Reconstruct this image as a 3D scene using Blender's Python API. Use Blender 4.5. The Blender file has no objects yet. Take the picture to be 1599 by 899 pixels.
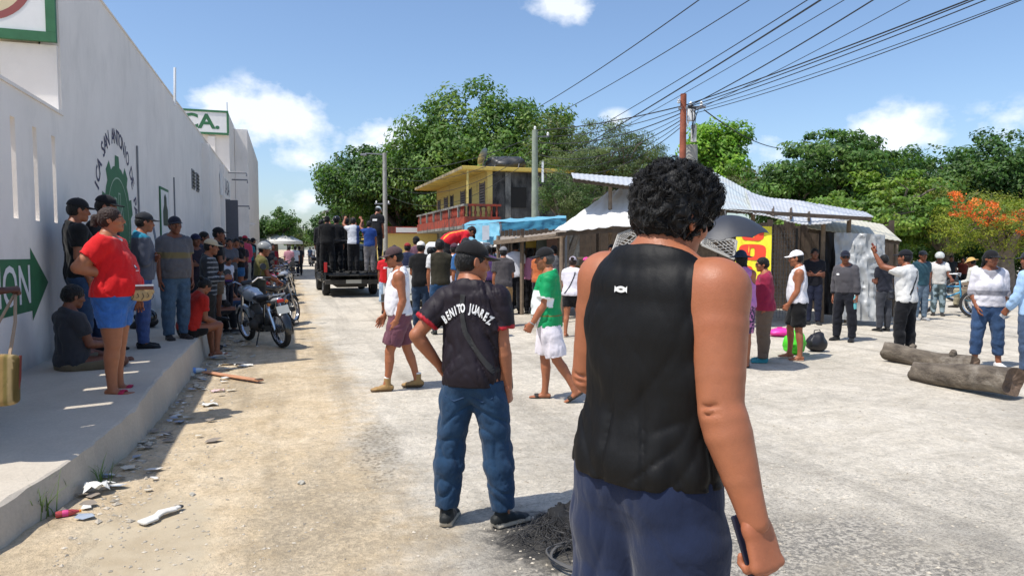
import bpy, bmesh, math, random
import numpy as np
from mathutils import Vector, Matrix, Euler

# ------------------------------------------------------------------ camera, sky, sun
SC = bpy.context.scene
COL = SC.collection
FPX, CX, CY, CAMH = 1080.0, 799.5, 449.5, 1.6
PHI = math.atan(61.5 / FPX)                          # pitched slightly down
TH = math.atan(352.5 * math.cos(PHI) / FPX)          # street runs along +Y, camera looks to the right of it
cam_d = bpy.data.cameras.new('camera')
cam = bpy.data.objects.new('camera', cam_d)
COL.objects.link(cam)
cam_d.sensor_width = 36.0
cam_d.lens = 36.0 * FPX / 1599.0
cam_d.clip_start = 0.05
cam_d.clip_end = 3000.0
cam.location = (0, 0, CAMH)
cam.rotation_euler = (math.pi / 2 - PHI, 0, -TH)
SC.camera = cam
SC.view_settings.view_transform = 'Standard'
SC.view_settings.look = 'None'
SC.view_settings.exposure = 0.38
SC.view_settings.gamma = 1.0

SUN_DIR = Vector((0.964, 0.265, 0)).normalized()     # the way the light travels on the ground
SUN_EL = math.radians(62.5)
Ldir = Vector((SUN_DIR.x * math.cos(SUN_EL), SUN_DIR.y * math.cos(SUN_EL), -math.sin(SUN_EL)))
sun_d = bpy.data.lights.new('sun', 'SUN')
sun_d.energy = 4.0
sun_d.angle = math.radians(0.5)
sun_d.color = (1.0, 0.955, 0.88)
sun = bpy.data.objects.new('sun', sun_d)
COL.objects.link(sun)
sun.rotation_euler = Ldir.to_track_quat('-Z', 'Y').to_euler()
sun.location = (-10, -5, 30)

FWD = Vector((math.sin(TH) * math.cos(PHI), math.cos(TH) * math.cos(PHI), -math.sin(PHI)))
RGT = Vector((math.cos(TH), -math.sin(TH), 0))
UPV = RGT.cross(FWD)
def ray(px, py):
    return FWD + RGT * ((px - CX) / FPX) - UPV * ((py - CY) / FPX)
def G(px, py, z=0.0):                                 # where a sight line meets the height z
    d = ray(px, py); t = (z - CAMH) / d.z
    return Vector((d.x * t, d.y * t, z))
def V(px, py, D):                                     # the point of a sight line D metres out
    d = ray(px, py)
    return Vector((d.x * D, d.y * D, CAMH + d.z * D))
def X(px, D, z=0.0):                                  # ground point at depth D under pixel column px
    p = V(px, 388, D); return Vector((p.x, p.y, z))
def zat(py, D):
    return V(CX, py, D).z

world = bpy.data.worlds.new('World')
SC.world = world
world.use_nodes = True
wn, wl = world.node_tree.nodes, world.node_tree.links
wn.clear()
w_out = wn.new('ShaderNodeOutputWorld')
w_bg = wn.new('ShaderNodeBackground')
w_sky = wn.new('ShaderNodeTexSky')
w_sky.sky_type = 'NISHITA'
w_sky.sun_disc = False
w_sky.sun_elevation = SUN_EL
w_sky.sun_rotation = math.atan2(-SUN_DIR.x, -SUN_DIR.y)
w_sky.air_density = 1.0; w_sky.dust_density = 1.3; w_sky.ozone_density = 4.5
w_bg.inputs['Strength'].default_value = 0.142
# cumulus: ragged noise, gathered round a few banks low over the horizon all the way round
w_tc = wn.new('ShaderNodeTexCoord')
def wmath(op, a, b=None, clamp=False):
    n = wn.new('ShaderNodeMath'); n.operation = op; n.use_clamp = clamp
    for i, v in enumerate((a, b)):
        if v is None: continue
        if isinstance(v, (int, float)): n.inputs[i].default_value = v
        else: wl.new(v, n.inputs[i])
    return n.outputs[0]
w_n1 = wn.new('ShaderNodeTexNoise'); w_n1.inputs['Scale'].default_value = 13.0; w_n1.inputs['Detail'].default_value = 12.0; w_n1.inputs['Roughness'].default_value = 0.58
w_map = wn.new('ShaderNodeMapping'); w_map.inputs['Scale'].default_value = (1, 1, 1.5)
wl.new(w_tc.outputs['Generated'], w_map.inputs['Vector']); wl.new(w_map.outputs[0], w_n1.inputs['Vector'])
acc = None
BANKS = [(425, 190, .10, 1.0), (360, 180, .07, .85), (470, 225, .06, .6), (610, 225, .065, .85), (640, 235, .04, .7), (872, 4, .05, .85), (905, 14, .035, .7), (1390, 215, .075, .9), (1420, 195, .05, .7), (1195, 235, .05, .55), (960, 190, .03, .75), (480, 315, .05, .5), (1560, 190, .05, .4), (300, 165, .03, .7), (1000, 60, .03, .25), (560, 200, .03, .3)]
rb = random.Random(4)
banks = [(ray(a, b).normalized(), r, s) for a, b, r, s in BANKS]
for i in range(9):                                   # the same kind of clouds where the camera does not look
    az = TH + math.radians(55 + 250 * (i + .5) / 9); el = rb.uniform(.06, .5)
    banks.append((Vector((math.sin(az) * math.cos(el), math.cos(az) * math.cos(el), math.sin(el))), rb.uniform(.04, .08), rb.uniform(.5, 1)))
for d, r, s in banks:
    vm = wn.new('ShaderNodeVectorMath'); vm.operation = 'SUBTRACT'; vm.inputs[1].default_value = d
    wl.new(w_tc.outputs['Generated'], vm.inputs[0])
    vs = wn.new('ShaderNodeVectorMath'); vs.operation = 'MULTIPLY'; vs.inputs[1].default_value = (1, 1, 1.6)
    wl.new(vm.outputs[0], vs.inputs[0])
    ln = wn.new('ShaderNodeVectorMath'); ln.operation = 'LENGTH'; wl.new(vs.outputs[0], ln.inputs[0])
    q = wmath('DIVIDE', ln.outputs['Value'], r * 1.15)
    g = wmath('MULTIPLY', wmath('SUBTRACT', 1.0, q, True), s)
    acc = g if acc is None else wmath('MAXIMUM', acc, g)
dens = wmath('ADD', wmath('MULTIPLY', acc, .95), wmath('MULTIPLY', wmath('SUBTRACT', w_n1.outputs['Fac'], .5), 2.3))
dens = wmath('MULTIPLY', wmath('SUBTRACT', dens, .22), 2.1, True)
dens = wmath('MULTIPLY', dens, wmath('MULTIPLY', acc, 4.5, True))
dens = wmath('MULTIPLY', dens, .72)
w_mix = wn.new('ShaderNodeMixRGB'); w_mix.inputs['Color2'].default_value = (6.6, 6.75, 7.0, 1)
wl.new(dens, w_mix.inputs['Fac']); wl.new(w_sky.outputs[0], w_mix.inputs['Color1'])
wl.new(w_mix.outputs[0], w_bg.inputs['Color']); wl.new(w_bg.outputs[0], w_out.inputs['Surface'])

# ------------------------------------------------------------------ helpers: colours, materials
def L(h):
    h = h.lstrip('#')
    out = []
    for i in (0, 2, 4):
        c = int(h[i:i + 2], 16) / 255
        out.append(c / 12.92 if c <= .04045 else ((c + .055) / 1.055) ** 2.4)
    return tuple(out)

class NT:                                             # a little node-tree shorthand
    def __init__(s, name):
        s.m = bpy.data.materials.new(name); s.m.use_nodes = True
        s.n, s.l = s.m.node_tree.nodes, s.m.node_tree.links
        s.b = s.n['Principled BSDF']
    def new(s, t, **kw):
        n = s.n.new(t)
        for k, v in kw.items(): setattr(n, k, v)
        return n
    def put(s, sock, v):
        if hasattr(v, 'is_output') or isinstance(v, bpy.types.NodeSocket): s.l.new(v, sock)
        elif isinstance(v, (int, float)): sock.default_value = v
        else: sock.default_value = tuple(v) + ((1,) if len(v) == 3 and sock.type == 'RGBA' else ())
    def set(s, **kw):
        for k, v in kw.items(): s.put(s.b.inputs[k.replace('_', ' ')], v)
        return s
    def coord(s, kind='Object', scale=(1, 1, 1), rot=(0, 0, 0), loc=(0, 0, 0)):
        if kind == 'Position': o = s.new('ShaderNodeNewGeometry').outputs['Position']
        else: o = s.new('ShaderNodeTexCoord').outputs[kind]
        mp = s.new('ShaderNodeMapping'); s.l.new(o, mp.inputs['Vector'])
        mp.inputs['Scale'].default_value = scale; mp.inputs['Rotation'].default_value = rot; mp.inputs['Location'].default_value = loc
        return mp.outputs[0]
    def noise(s, scale=5, detail=4, rough=.5, vec=None, dist=0.0, out='Fac'):
        n = s.new('ShaderNodeTexNoise'); n.inputs['Scale'].default_value = scale; n.inputs['Detail'].default_value = detail
        n.inputs['Roughness'].default_value = rough; n.inputs['Distortion'].default_value = dist
        if vec is not None: s.l.new(vec, n.inputs['Vector'])
        return n.outputs[out]
    def voro(s, scale, vec=None, feature='F1', out='Distance', rand=1.0):
        n = s.new('ShaderNodeTexVoronoi'); n.feature = feature; n.inputs['Scale'].default_value = scale; n.inputs['Randomness'].default_value = rand
        if vec is not None: s.l.new(vec, n.inputs['Vector'])
        return n.outputs[out]
    def ramp(s, f, stops, interp='LINEAR'):
        r = s.new('ShaderNodeValToRGB'); r.color_ramp.interpolation = interp
        e = r.color_ramp.elements
        while len(e) < len(stops): e.new(.5)
        for q, (p, c) in zip(e, stops):
            q.position = p
            q.color = (c, c, c, 1) if isinstance(c, (int, float)) else tuple(c) + (1,)
        s.l.new(f, r.inputs['Fac']); return r.outputs[0]
    def mix(s, f, a, b, mode='MIX'):
        m = s.new('ShaderNodeMixRGB', blend_type=mode)
        s.put(m.inputs['Fac'], f)
        for sock, v in ((m.inputs['Color1'], a), (m.inputs['Color2'], b)):
            if isinstance(v, (int, float)): v = (v, v, v)
            s.put(sock, v)
        return m.outputs[0]
    def math(s, op, a, b=None, clamp=False):
        m = s.new('ShaderNodeMath', operation=op, use_clamp=clamp)
        s.put(m.inputs[0], a)
        if b is not None: s.put(m.inputs[1], b)
        return m.outputs[0]
    def bump(s, h, strength=.3, dist=.01, nrm=None):
        b = s.new('ShaderNodeBump'); b.inputs['Strength'].default_value = strength; b.inputs['Distance'].default_value = dist
        s.l.new(h, b.inputs['Height'])
        if nrm is not None: s.l.new(nrm, b.inputs['Normal'])
        s.l.new(b.outputs[0], s.b.inputs['Normal']); return b.outputs[0]

MATS = {}
def plain(name, c, rough=.6, metal=0.0, var=.12, scale=6.0, bump=.0, spec=.5, dirt=None, coat=0.0):
    key = (name, tuple(c), rough, metal)
    if key in MATS: return MATS[key]
    t = NT(name); v = t.coord('Object')
    n = t.noise(scale, 6, .6, v)
    f = t.ramp(n, [(.3, 1 - var), (.7, 1 + var * .6)])
    colr = t.mix(1.0, c, f, 'MULTIPLY')
    if dirt is not None:
        d = t.ramp(t.noise(scale * .6, 8, .65, v, .4), [(.48, 0.0), (.72, .8)])
        colr = t.mix(d, colr, dirt)
    t.set(Base_Color=colr, Roughness=rough, Metallic=metal, Specular_IOR_Level=spec, Coat_Weight=coat)
    if bump: t.bump(t.noise(scale * 8, 6, .6, v), bump, .01)
    MATS[key] = t.m
    return t.m

def mat_attr(name, rough, bump_scale, bump_amt, skin=False, rmix=.06, sheen=.1):
    t = NT(name); at = t.new('ShaderNodeAttribute'); at.attribute_name = 'Col'
    v = t.coord('Object')
    n = t.noise(14 if not skin else 22, 5, .6, v)
    c = t.mix(1.0, at.outputs['Color'], t.ramp(n, [(.3, 1 - rmix * 1.5), (.7, 1 + rmix)]), 'MULTIPLY')
    t.set(Base_Color=c, Roughness=rough)
    if skin:
        t.set(Specular_IOR_Level=.42)
        blot = t.ramp(t.noise(7, 5, .6, v, .4), [(.35, 0), (.7, 1)]); c = t.mix(t.math('MULTIPLY', blot, .30), c, t.mix(1.0, c, (1.08, .82, .74), 'MULTIPLY'))
        t.set(Base_Color=c, Roughness=t.ramp(t.noise(40, 4, .6, v), [(.3, .40), (.7, .60)]))
        t.bump(t.math('ADD', t.noise(240, 4, .65, v), t.math('MULTIPLY', t.noise(30, 4, .6, v), 1.4)), .22, .003)
    else:
        t.set(Sheen_Weight=sheen, Sheen_Roughness=.5, Specular_IOR_Level=.25)
        h = t.math('ADD', t.noise(bump_scale, 4, .55, t.coord('Object', (1, 1, .5)), .35), t.math('MULTIPLY', t.noise(420, 2, .5, v), .05))
        t.bump(h, bump_amt, .03)
    return t.m
M_SKIN = mat_attr('skin', .5, 0, 0, True)
M_CLOTH = mat_attr('cloth', .88, 9, .4)
M_SATIN = mat_attr('sports_cloth', .6, 7, .3, sheen=0.0)
M_DENIM = mat_attr('denim', .92, 13, .45, rmix=.16)
M_HAIR = mat_attr('hair', .52, 60, .5, rmix=.2)
M_LEATHER = mat_attr('shoe_leather', .6, 30, .2)
M_GLOSS = mat_attr('glossy_shell', .2, 10, .0)

# ------------------------------------------------------------------ helpers: scene objects
def link(o, parent=None):
    COL.objects.link(o)
    if parent is not None: o.parent = parent
    return o
def tag(o, label=None, cat=None, group=None, kind=None):
    if label: o['label'] = label
    if cat: o['category'] = cat
    if group: o['group'] = group
    if kind: o['kind'] = kind
    return o
def empty(name, loc=(0, 0, 0), rz=0.0, label=None, cat=None, group=None, parent=None):
    o = bpy.data.objects.new(name, None); o.empty_display_size = .2
    link(o, parent); o.location = loc; o.rotation_euler = (0, 0, rz)
    return tag(o, label, cat, group)
def mesh_np(name, v, f, mat, parent=None, cols=None, smooth=True):
    me = bpy.data.meshes.new(name)
    me.from_pydata(np.asarray(v, np.float32), [], np.asarray(f, np.int32))
    if smooth: me.polygons.foreach_set('use_smooth', np.ones(len(me.polygons), bool))
    if cols is not None:
        a = me.color_attributes.new('Col', 'FLOAT_COLOR', 'POINT')
        c = np.ones((len(v), 4), np.float32); c[:, :3] = cols
        a.data.foreach_set('color', c.ravel())
    me.materials.append(mat)
    return link(bpy.data.objects.new(name, me), parent)

class MB:                                             # collects boxes, bars, tubes, lathes
    def __init__(s): s.v, s.f, s.m = [], [], []; s.mi = 0
    def raw(s, vs, fs):
        o = len(s.v); s.v += [tuple(p) for p in vs]; s.f += [tuple(o + i for i in q) for q in fs]; s.m += [s.mi] * len(fs); return s
    def hexa(s, p):                                   # 8 corners: bottom 4 ccw, top 4 ccw
        return s.raw(p, [(3, 2, 1, 0), (4, 5, 6, 7), (0, 1, 5, 4), (1, 2, 6, 5), (2, 3, 7, 6), (3, 0, 4, 7)])
    def box(s, c, d, rz=0.0, M=None):
        hx, hy, hz = d[0] / 2, d[1] / 2, d[2] / 2
        R = M if M is not None else Matrix.Rotation(rz, 3, 'Z')
        c = Vector(c)
        return s.hexa([c + R @ Vector(q) for q in [(-hx, -hy, -hz), (hx, -hy, -hz), (hx, hy, -hz), (-hx, hy, -hz), (-hx, -hy, hz), (hx, -hy, hz), (hx, hy, hz), (-hx, hy, hz)]])
    def bb(s, x0, x1, y0, y1, z0, z1):
        return s.box(((x0 + x1) / 2, (y0 + y1) / 2, (z0 + z1) / 2), (abs(x1 - x0), abs(y1 - y0), abs(z1 - z0)))
    def bar(s, a, b, w, h=None, up=(0, 0, 1)):
        a, b = Vector(a), Vector(b); h = h or w
        y = (b - a); ln = y.length
        if ln < 1e-6: return s
        y /= ln; x = y.cross(Vector(up))
        if x.length < 1e-4: x = y.cross(Vector((1, 0, 0)))
        x.normalize(); z = x.cross(y)
        return s.box((a + b) / 2, (w, ln, h), M=Matrix((x, y, z)).transposed())
    def tube(s, pts, r, n=8, cap=True, closed=False):
        P = [Vector(p) for p in pts]; m = len(P)
        rs = [r] * m if isinstance(r, (int, float)) else list(r)
        o = len(s.v); up = None
        for i, p in enumerate(P):
            t = (P[(i + 1) % m] - P[i - 1]) if closed else (P[min(i + 1, m - 1)] - P[max(i - 1, 0)])
            if t.length < 1e-9: t = Vector((0, 0, 1))
            t.normalize()
            if up is None: up = t.orthogonal().normalized()
            up = (up - t * up.dot(t))
            up = up.normalized() if up.length > 1e-5 else t.orthogonal().normalized()
            x = t.cross(up)
            for k in range(n):
                a = 2 * math.pi * k / n
                s.v.append(tuple(p + (up * math.cos(a) + x * math.sin(a)) * rs[i]))
        for i in range(m if closed else m - 1):
            j = (i + 1) % m
            for k in range(n):
                k2 = (k + 1) % n
                s.f.append((o + i * n + k, o + i * n + k2, o + j * n + k2, o + j * n + k)); s.m.append(s.mi)
        if cap and not closed:
            s.f.append(tuple(o + k for k in reversed(range(n)))); s.m.append(s.mi)
            s.f.append(tuple(o + (m - 1) * n + k for k in range(n))); s.m.append(s.mi)
        return s
    def lathe(s, prof, n=20, M=None, c=(0, 0, 0)):    # (r, z) pairs round z
        M = M or Matrix.Identity(3); c = Vector(c); o = len(s.v)
        for r, z in prof:
            for k in range(n):
                a = 2 * math.pi * k / n
                s.v.append(tuple(c + M @ Vector((r * math.cos(a), r * math.sin(a), z))))
        for i in range(len(prof) - 1):
            for k in range(n):
                k2 = (k + 1) % n
                s.f.append((o + i * n + k, o + i * n + k2, o + (i + 1) * n + k2, o + (i + 1) * n + k)); s.m.append(s.mi)
        return s
    def prism(s, poly, a, b, fn):                     # outline (u, v) pushed from a to b through fn(u, v, w)
        n = len(poly)
        vs = [fn(u, v, a) for u, v in poly] + [fn(u, v, b) for u, v in poly]
        return s.raw(vs, [tuple(range(n)), tuple(reversed(range(n, 2 * n)))] + [(i, n + i, n + (i + 1) % n, (i + 1) % n) for i in range(n)])
    def build(s, name, mat, parent=None, smooth=False, bevel=0.0, seg=2, fixn=True):
        me = bpy.data.meshes.new(name); me.from_pydata(s.v, [], s.f)
        mats = mat if isinstance(mat, (list, tuple)) else [mat]
        for q in mats: me.materials.append(q)
        if len(mats) > 1: me.polygons.foreach_set('material_index', s.m)
        if fixn:
            bm = bmesh.new(); bm.from_mesh(me); bmesh.ops.recalc_face_normals(bm, faces=bm.faces); bm.to_mesh(me); bm.free()
        if smooth:
            me.polygons.foreach_set('use_smooth', [True] * len(me.polygons))
            me.set_sharp_from_angle(angle=math.radians(smooth if smooth is not True else 40))
        o = link(bpy.data.objects.new(name, me), parent)
        if bevel:
            b = o.modifiers.new('bevel', 'BEVEL'); b.width = bevel; b.segments = seg; b.limit_method = 'ANGLE'; b.angle_limit = math.radians(35)
            b.harden_normals = False
        return o
def text_mesh(body, size, ext=0.0, bold=0.0):
    c = bpy.data.curves.new('t', 'FONT'); c.body = body; c.size = size; c.extrude = ext; c.offset = bold
    c.align_x = 'CENTER'; c.align_y = 'CENTER'; c.resolution_u = 3
    o = bpy.data.objects.new('t', c); COL.objects.link(o)
    bpy.context.view_layer.update()
    me = bpy.data.meshes.new_from_object(o.evaluated_get(bpy.context.evaluated_depsgraph_get()))
    bpy.data.objects.remove(o); bpy.data.curves.remove(c)
    v = np.array([q.co[:] for q in me.vertices]); f = [tuple(p.vertices) for p in me.polygons]
    bpy.data.meshes.remove(me)
    return v, f
# ------------------------------------------------------------------ a small distance-field modeller for figures
def vnoise(P, seed=0):
    P = np.asarray(P, np.float32); i = np.floor(P).astype(np.int64); f = (P - i).astype(np.float32); f = f * f * (3 - 2 * f)
    def h(dx, dy, dz):
        n = (i[:, 0] + dx) * 374761393 + (i[:, 1] + dy) * 668265263 + (i[:, 2] + dz) * 2147483647 + seed * 974634777
        n = (n ^ (n >> 13)) * 1274126177; n = n ^ (n >> 16)
        return (n & 0xffff).astype(np.float32) / 65535.0
    x, y, z = f[:, 0], f[:, 1], f[:, 2]
    a = h(0, 0, 0) * (1 - x) + h(1, 0, 0) * x; b = h(0, 1, 0) * (1 - x) + h(1, 1, 0) * x
    c = h(0, 0, 1) * (1 - x) + h(1, 0, 1) * x; d = h(0, 1, 1) * (1 - x) + h(1, 1, 1) * x
    a = a * (1 - y) + b * y; c = c * (1 - y) + d * y
    return a * (1 - z) + c * z
def A(*v): return np.array(v, np.float64)
def nrm(v): v = np.asarray(v, np.float64); return v / max(np.linalg.norm(v), 1e-9)

class Prim:
    __slots__ = ('k', 'a', 'b', 'R', 'r', 'n', 'lo', 'hi', 'clips', 'L')
def ecap(a, b, wa, da, wb=None, db=None, xr=(1, 0, 0), n=2.0, clips=()):
    p = Prim(); p.k = 0; p.a, p.b = A(*a), A(*b); wb = wa if wb is None else wb; db = da if db is None else db
    z = p.b - p.a; p.L = np.linalg.norm(z); z = z / p.L if p.L > 1e-6 else A(0, 0, 1)
    x = A(*xr); x = x - z * x.dot(z)
    if np.linalg.norm(x) < 1e-3: x = A(0, 1, 0) - z * z[1]
    x = nrm(x); y = np.cross(z, x); p.R = np.array([x, y, z]); p.r = (wa, da, wb, db); p.n = n; p.clips = clips
    m = max(p.r) ; p.lo = np.minimum(p.a, p.b) - m; p.hi = np.maximum(p.a, p.b) + m
    return p
def cap(a, b, ra, rb=None, clips=()): return ecap(a, b, ra, ra, rb, rb, clips=clips)
def ell(c, r, R=None, clips=()):
    p = Prim(); p.k = 1; p.a = A(*c); p.R = np.eye(3) if R is None else np.asarray(R); p.r = tuple(r); p.clips = clips
    m = max(r); p.lo = p.a - m; p.hi = p.a + m; return p
def xform(p, R, t, s=1.0):                            # rigid move of a primitive
    q = Prim(); q.k = p.k; q.a = R @ (p.a * s) + t; q.r = tuple(v * s for v in p.r); q.clips = tuple((R @ (np.asarray(c) * s) + t, R @ np.asarray(n)) for c, n in p.clips)
    m = max(q.r)
    if p.k == 0:
        q.b = R @ (p.b * s) + t; q.L = p.L * s; q.R = p.R @ R.T; q.n = p.n; q.lo = np.minimum(q.a, q.b) - m; q.hi = np.maximum(q.a, q.b) + m
    else:
        q.R = p.R @ R.T; q.lo = q.a - m; q.hi = q.a + m
    return q
def peval(p, Xc, Yc, Zc):
    x, y, z = Xc - np.float32(p.a[0]), Yc - np.float32(p.a[1]), Zc - np.float32(p.a[2])
    R = p.R.astype(np.float32)
    u = x * R[0, 0] + y * R[0, 1] + z * R[0, 2]; v = x * R[1, 0] + y * R[1, 1] + z * R[1, 2]; w = x * R[2, 0] + y * R[2, 1] + z * R[2, 2]
    if p.k == 0:
        t = np.clip(w / max(p.L, 1e-6), 0, 1); w = w - t * np.float32(p.L)
        wa, da, wb, db = p.r
        W = wa + (wb - wa) * t; D = da + (db - da) * t; m = np.minimum(W, D)
        if p.n == 2.0: d = (np.sqrt((u / W) ** 2 + (v / D) ** 2 + (w / m) ** 2) - 1) * m
        else: d = ((np.abs(u / W) ** p.n + np.abs(v / D) ** p.n + np.abs(w / m) ** p.n) ** (1 / p.n) - 1) * m
    else:
        m = min(p.r); d = (np.sqrt((u / p.r[0]) ** 2 + (v / p.r[1]) ** 2 + (w / p.r[2]) ** 2) - 1) * m
    return d
class Field:
    def __init__(s, prims, vox, pad=.03):
        lo = np.min([p.lo for p in prims], 0) - pad; hi = np.max([p.hi for p in prims], 0) + pad
        s.v = vox; s.lo = lo; s.n = np.ceil((hi - lo) / vox).astype(int) + 2
        s.f = np.full(s.n, .09, np.float32)
        s.ax = [(lo[i] + vox * np.arange(s.n[i])).astype(np.float32) for i in range(3)]
    def sl(s, lo, hi):
        a = np.clip(np.floor((lo - s.lo) / s.v).astype(int), 0, s.n); b = np.clip(np.ceil((hi - s.lo) / s.v).astype(int) + 1, 0, s.n)
        S = tuple(slice(a[i], b[i]) for i in range(3))
        return S, s.ax[0][S[0]][:, None, None], s.ax[1][S[1]][None, :, None], s.ax[2][S[2]][None, None, :]
    def add(s, p, k=.015, inf=0.0):
        m = .03 + s.v + max(inf, 0) + k
        S, x, y, z = s.sl(p.lo - m, p.hi + m)
        if s.f[S].size == 0: return s
        d = peval(p, x, y, z) - np.float32(inf)
        for c, n in p.clips: d = np.maximum(d, (x - np.float32(c[0])) * np.float32(n[0]) + (y - np.float32(c[1])) * np.float32(n[1]) + (z - np.float32(c[2])) * np.float32(n[2]))
        o = s.f[S]
        if k > 0:
            h = np.clip(.5 + .5 * (o - d) / k, 0, 1); s.f[S] = o + (d - o) * h - k * h * (1 - h)
        else: s.f[S] = np.minimum(o, d)
        return s
    def sub(s, p, k=.01, inf=0.0):
        m = .03 + s.v + k + max(inf, 0); S, x, y, z = s.sl(p.lo - m, p.hi + m)
        if s.f[S].size == 0: return s
        d = -(peval(p, x, y, z) - np.float32(inf)); o = s.f[S]
        if k > 0:
            h = np.clip(.5 - .5 * (o - d) / k, 0, 1); s.f[S] = o + (d - o) * h + k * h * (1 - h)
        else: s.f[S] = np.maximum(o, d)
        return s
    def clip(s, c, n):
        d = (s.ax[0][:, None, None] - np.float32(c[0])) * np.float32(n[0]) + (s.ax[1][None, :, None] - np.float32(c[1])) * np.float32(n[1]) + (s.ax[2][None, None, :] - np.float32(c[2])) * np.float32(n[2])
        s.f = np.maximum(s.f, d); return s
    def warp(s, fn, band=.03):                        # add fn(points) inside a band round the surface
        I = np.nonzero(np.abs(s.f) < band)
        P = np.stack([s.ax[i][I[i]] for i in range(3)], 1); s.f[I] += fn(P).astype(np.float32); return s
    def mesh(s):
        f = s.f; b = (f < 0); S = b.astype(np.int8)
        cnt = sum(S[i:S.shape[0] - 1 + i, j:S.shape[1] - 1 + j, k:S.shape[2] - 1 + k] for i in (0, 1) for j in (0, 1) for k in (0, 1))
        act = (cnt > 0) & (cnt < 8); idx = np.argwhere(act); N = len(idx)
        if N == 0: return np.zeros((0, 3)), np.zeros((0, 4), int)
        vid = np.full(act.shape, -1, np.int32); vid[act] = np.arange(N)
        off = np.array([(i, j, k) for i in (0, 1) for j in (0, 1) for k in (0, 1)])
        val = np.stack([f[idx[:, 0] + o[0], idx[:, 1] + o[1], idx[:, 2] + o[2]] for o in off], 1)
        acc = np.zeros((N, 3)); n = np.zeros(N)
        for a in range(8):
            for c in range(a + 1, 8):
                if np.abs(off[a] - off[c]).sum() != 1: continue
                m = (val[:, a] < 0) != (val[:, c] < 0); va, vc = val[m, a], val[m, c]
                t = (va / (va - vc))[:, None]; acc[m] += off[a] + t * (off[c] - off[a]); n[m] += 1
        verts = s.lo + s.v * (idx + acc / n[:, None]); Q = []
        for ax in range(3):
            o1, o2 = (ax + 1) % 3, (ax + 2) % 3
            sa = [slice(None)] * 3; sb = [slice(None)] * 3; sa[ax] = slice(0, -1); sb[ax] = slice(1, None)
            ba, bb_ = b[tuple(sa)], b[tuple(sb)]; ch = np.argwhere(ba != bb_)
            ch = ch[(ch[:, o1] > 0) & (ch[:, o2] > 0) & (ch[:, o1] < f.shape[o1] - 1) & (ch[:, o2] < f.shape[o2] - 1)]
            if len(ch) == 0: continue
            ins = ba[ch[:, 0], ch[:, 1], ch[:, 2]]
            def cell(d1, d2):
                c = ch.copy(); c[:, o1] += d1; c[:, o2] += d2; return vid[c[:, 0], c[:, 1], c[:, 2]]
            q = np.stack([cell(-1, -1), cell(0, -1), cell(0, 0), cell(-1, 0)], 1)
            q[~ins] = q[~ins][:, ::-1]; Q.append(q)
        Q = np.concatenate(Q); return verts, Q[(Q >= 0).all(1)]

# ------------------------------------------------------------------ templates: head, hair, hats, hands
def head_template(vox):
    P = [(ell((0, -.014, .033), (.075, .094, .082)), .0), (ell((0, .028, -.018), (.061, .064, .088)), .03), (ell((0, .042, -.074), (.046, .045, .036)), .03),
         (ell((0, .073, -.098), (.021, .018, .017)), .02), (cap((0, -.018, -.05), (0, -.04, -.165), .053, .056), .03),
         (cap((-.034, .081, .024), (.034, .081, .024), .012), .015), (cap((0, .088, .012), (0, .107, -.026), .009, .013), .01), (cap((-.012, .096, -.034), (.012, .096, -.034), .010), .006),
         (ell((.046, .056, -.022), (.022, .028, .022)), .02), (ell((-.046, .056, -.022), (.022, .028, .022)), .02)]
    F = Field([p for p, k in P] + [ell((0, .1, 0), (.1, .03, .1))], vox)
    for p, k in P: F.add(p, k)
    for sx in (-1, 1): F.sub(ell((sx * .033, .101, .004), (.019, .016, .012)), .012)
    for sx in (-1, 1):
        F.add(ell((sx * .0325, .077, .004), (.0135, .0135, .0115)), .003)
        e = Matrix.Rotation(sx * .35, 3, 'Z'); F.add(ell((sx * .079, -.008, -.006), (.009, .02, .033), np.array(e.transposed())), .008)
        F.sub(ell((sx * .089, -.002, -.004), (.006, .010, .016)), .005)
    F.add(ecap((-.02, .089, -.060), (.02, .089, -.060), .0065, .008), .005); F.add(ecap((-.017, .088, -.071), (.017, .088, -.071), .0075, .008), .005)
    F.sub(cap((-.024, .1005, -.0655), (.024, .1005, -.0655), .0022), .002)
    v, q = F.mesh(); tg = np.zeros(len(v), int)
    x, y, z = v.T
    tg[(np.abs(x) < .026) & (y > .082) & (z < -.053) & (z > -.08)] = 1
    for sx in (-1, 1):
        de = np.hypot((x - sx * .0325) / 1.25, z - .004)
        tg[(de < .0095) & (y > .075)] = 2; tg[(np.hypot(x - sx * .0325, z - .004) < .0055) & (y > .075)] = 3
    tg[(np.abs(np.abs(x) - .034) < .019) & (np.abs(z - .026 + .12 * np.abs(np.abs(x) - .03)) < .0055) & (y > .065)] = 4
    tg[(tg == 0) & (z < -.045) & (y > .02) & (z > -.13) & ~((np.abs(x) < .012) & (z > -.05))] = 5
    return v, q, tg
HEADS = {0: head_template(.0048), 1: head_template(.0095)}

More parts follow.
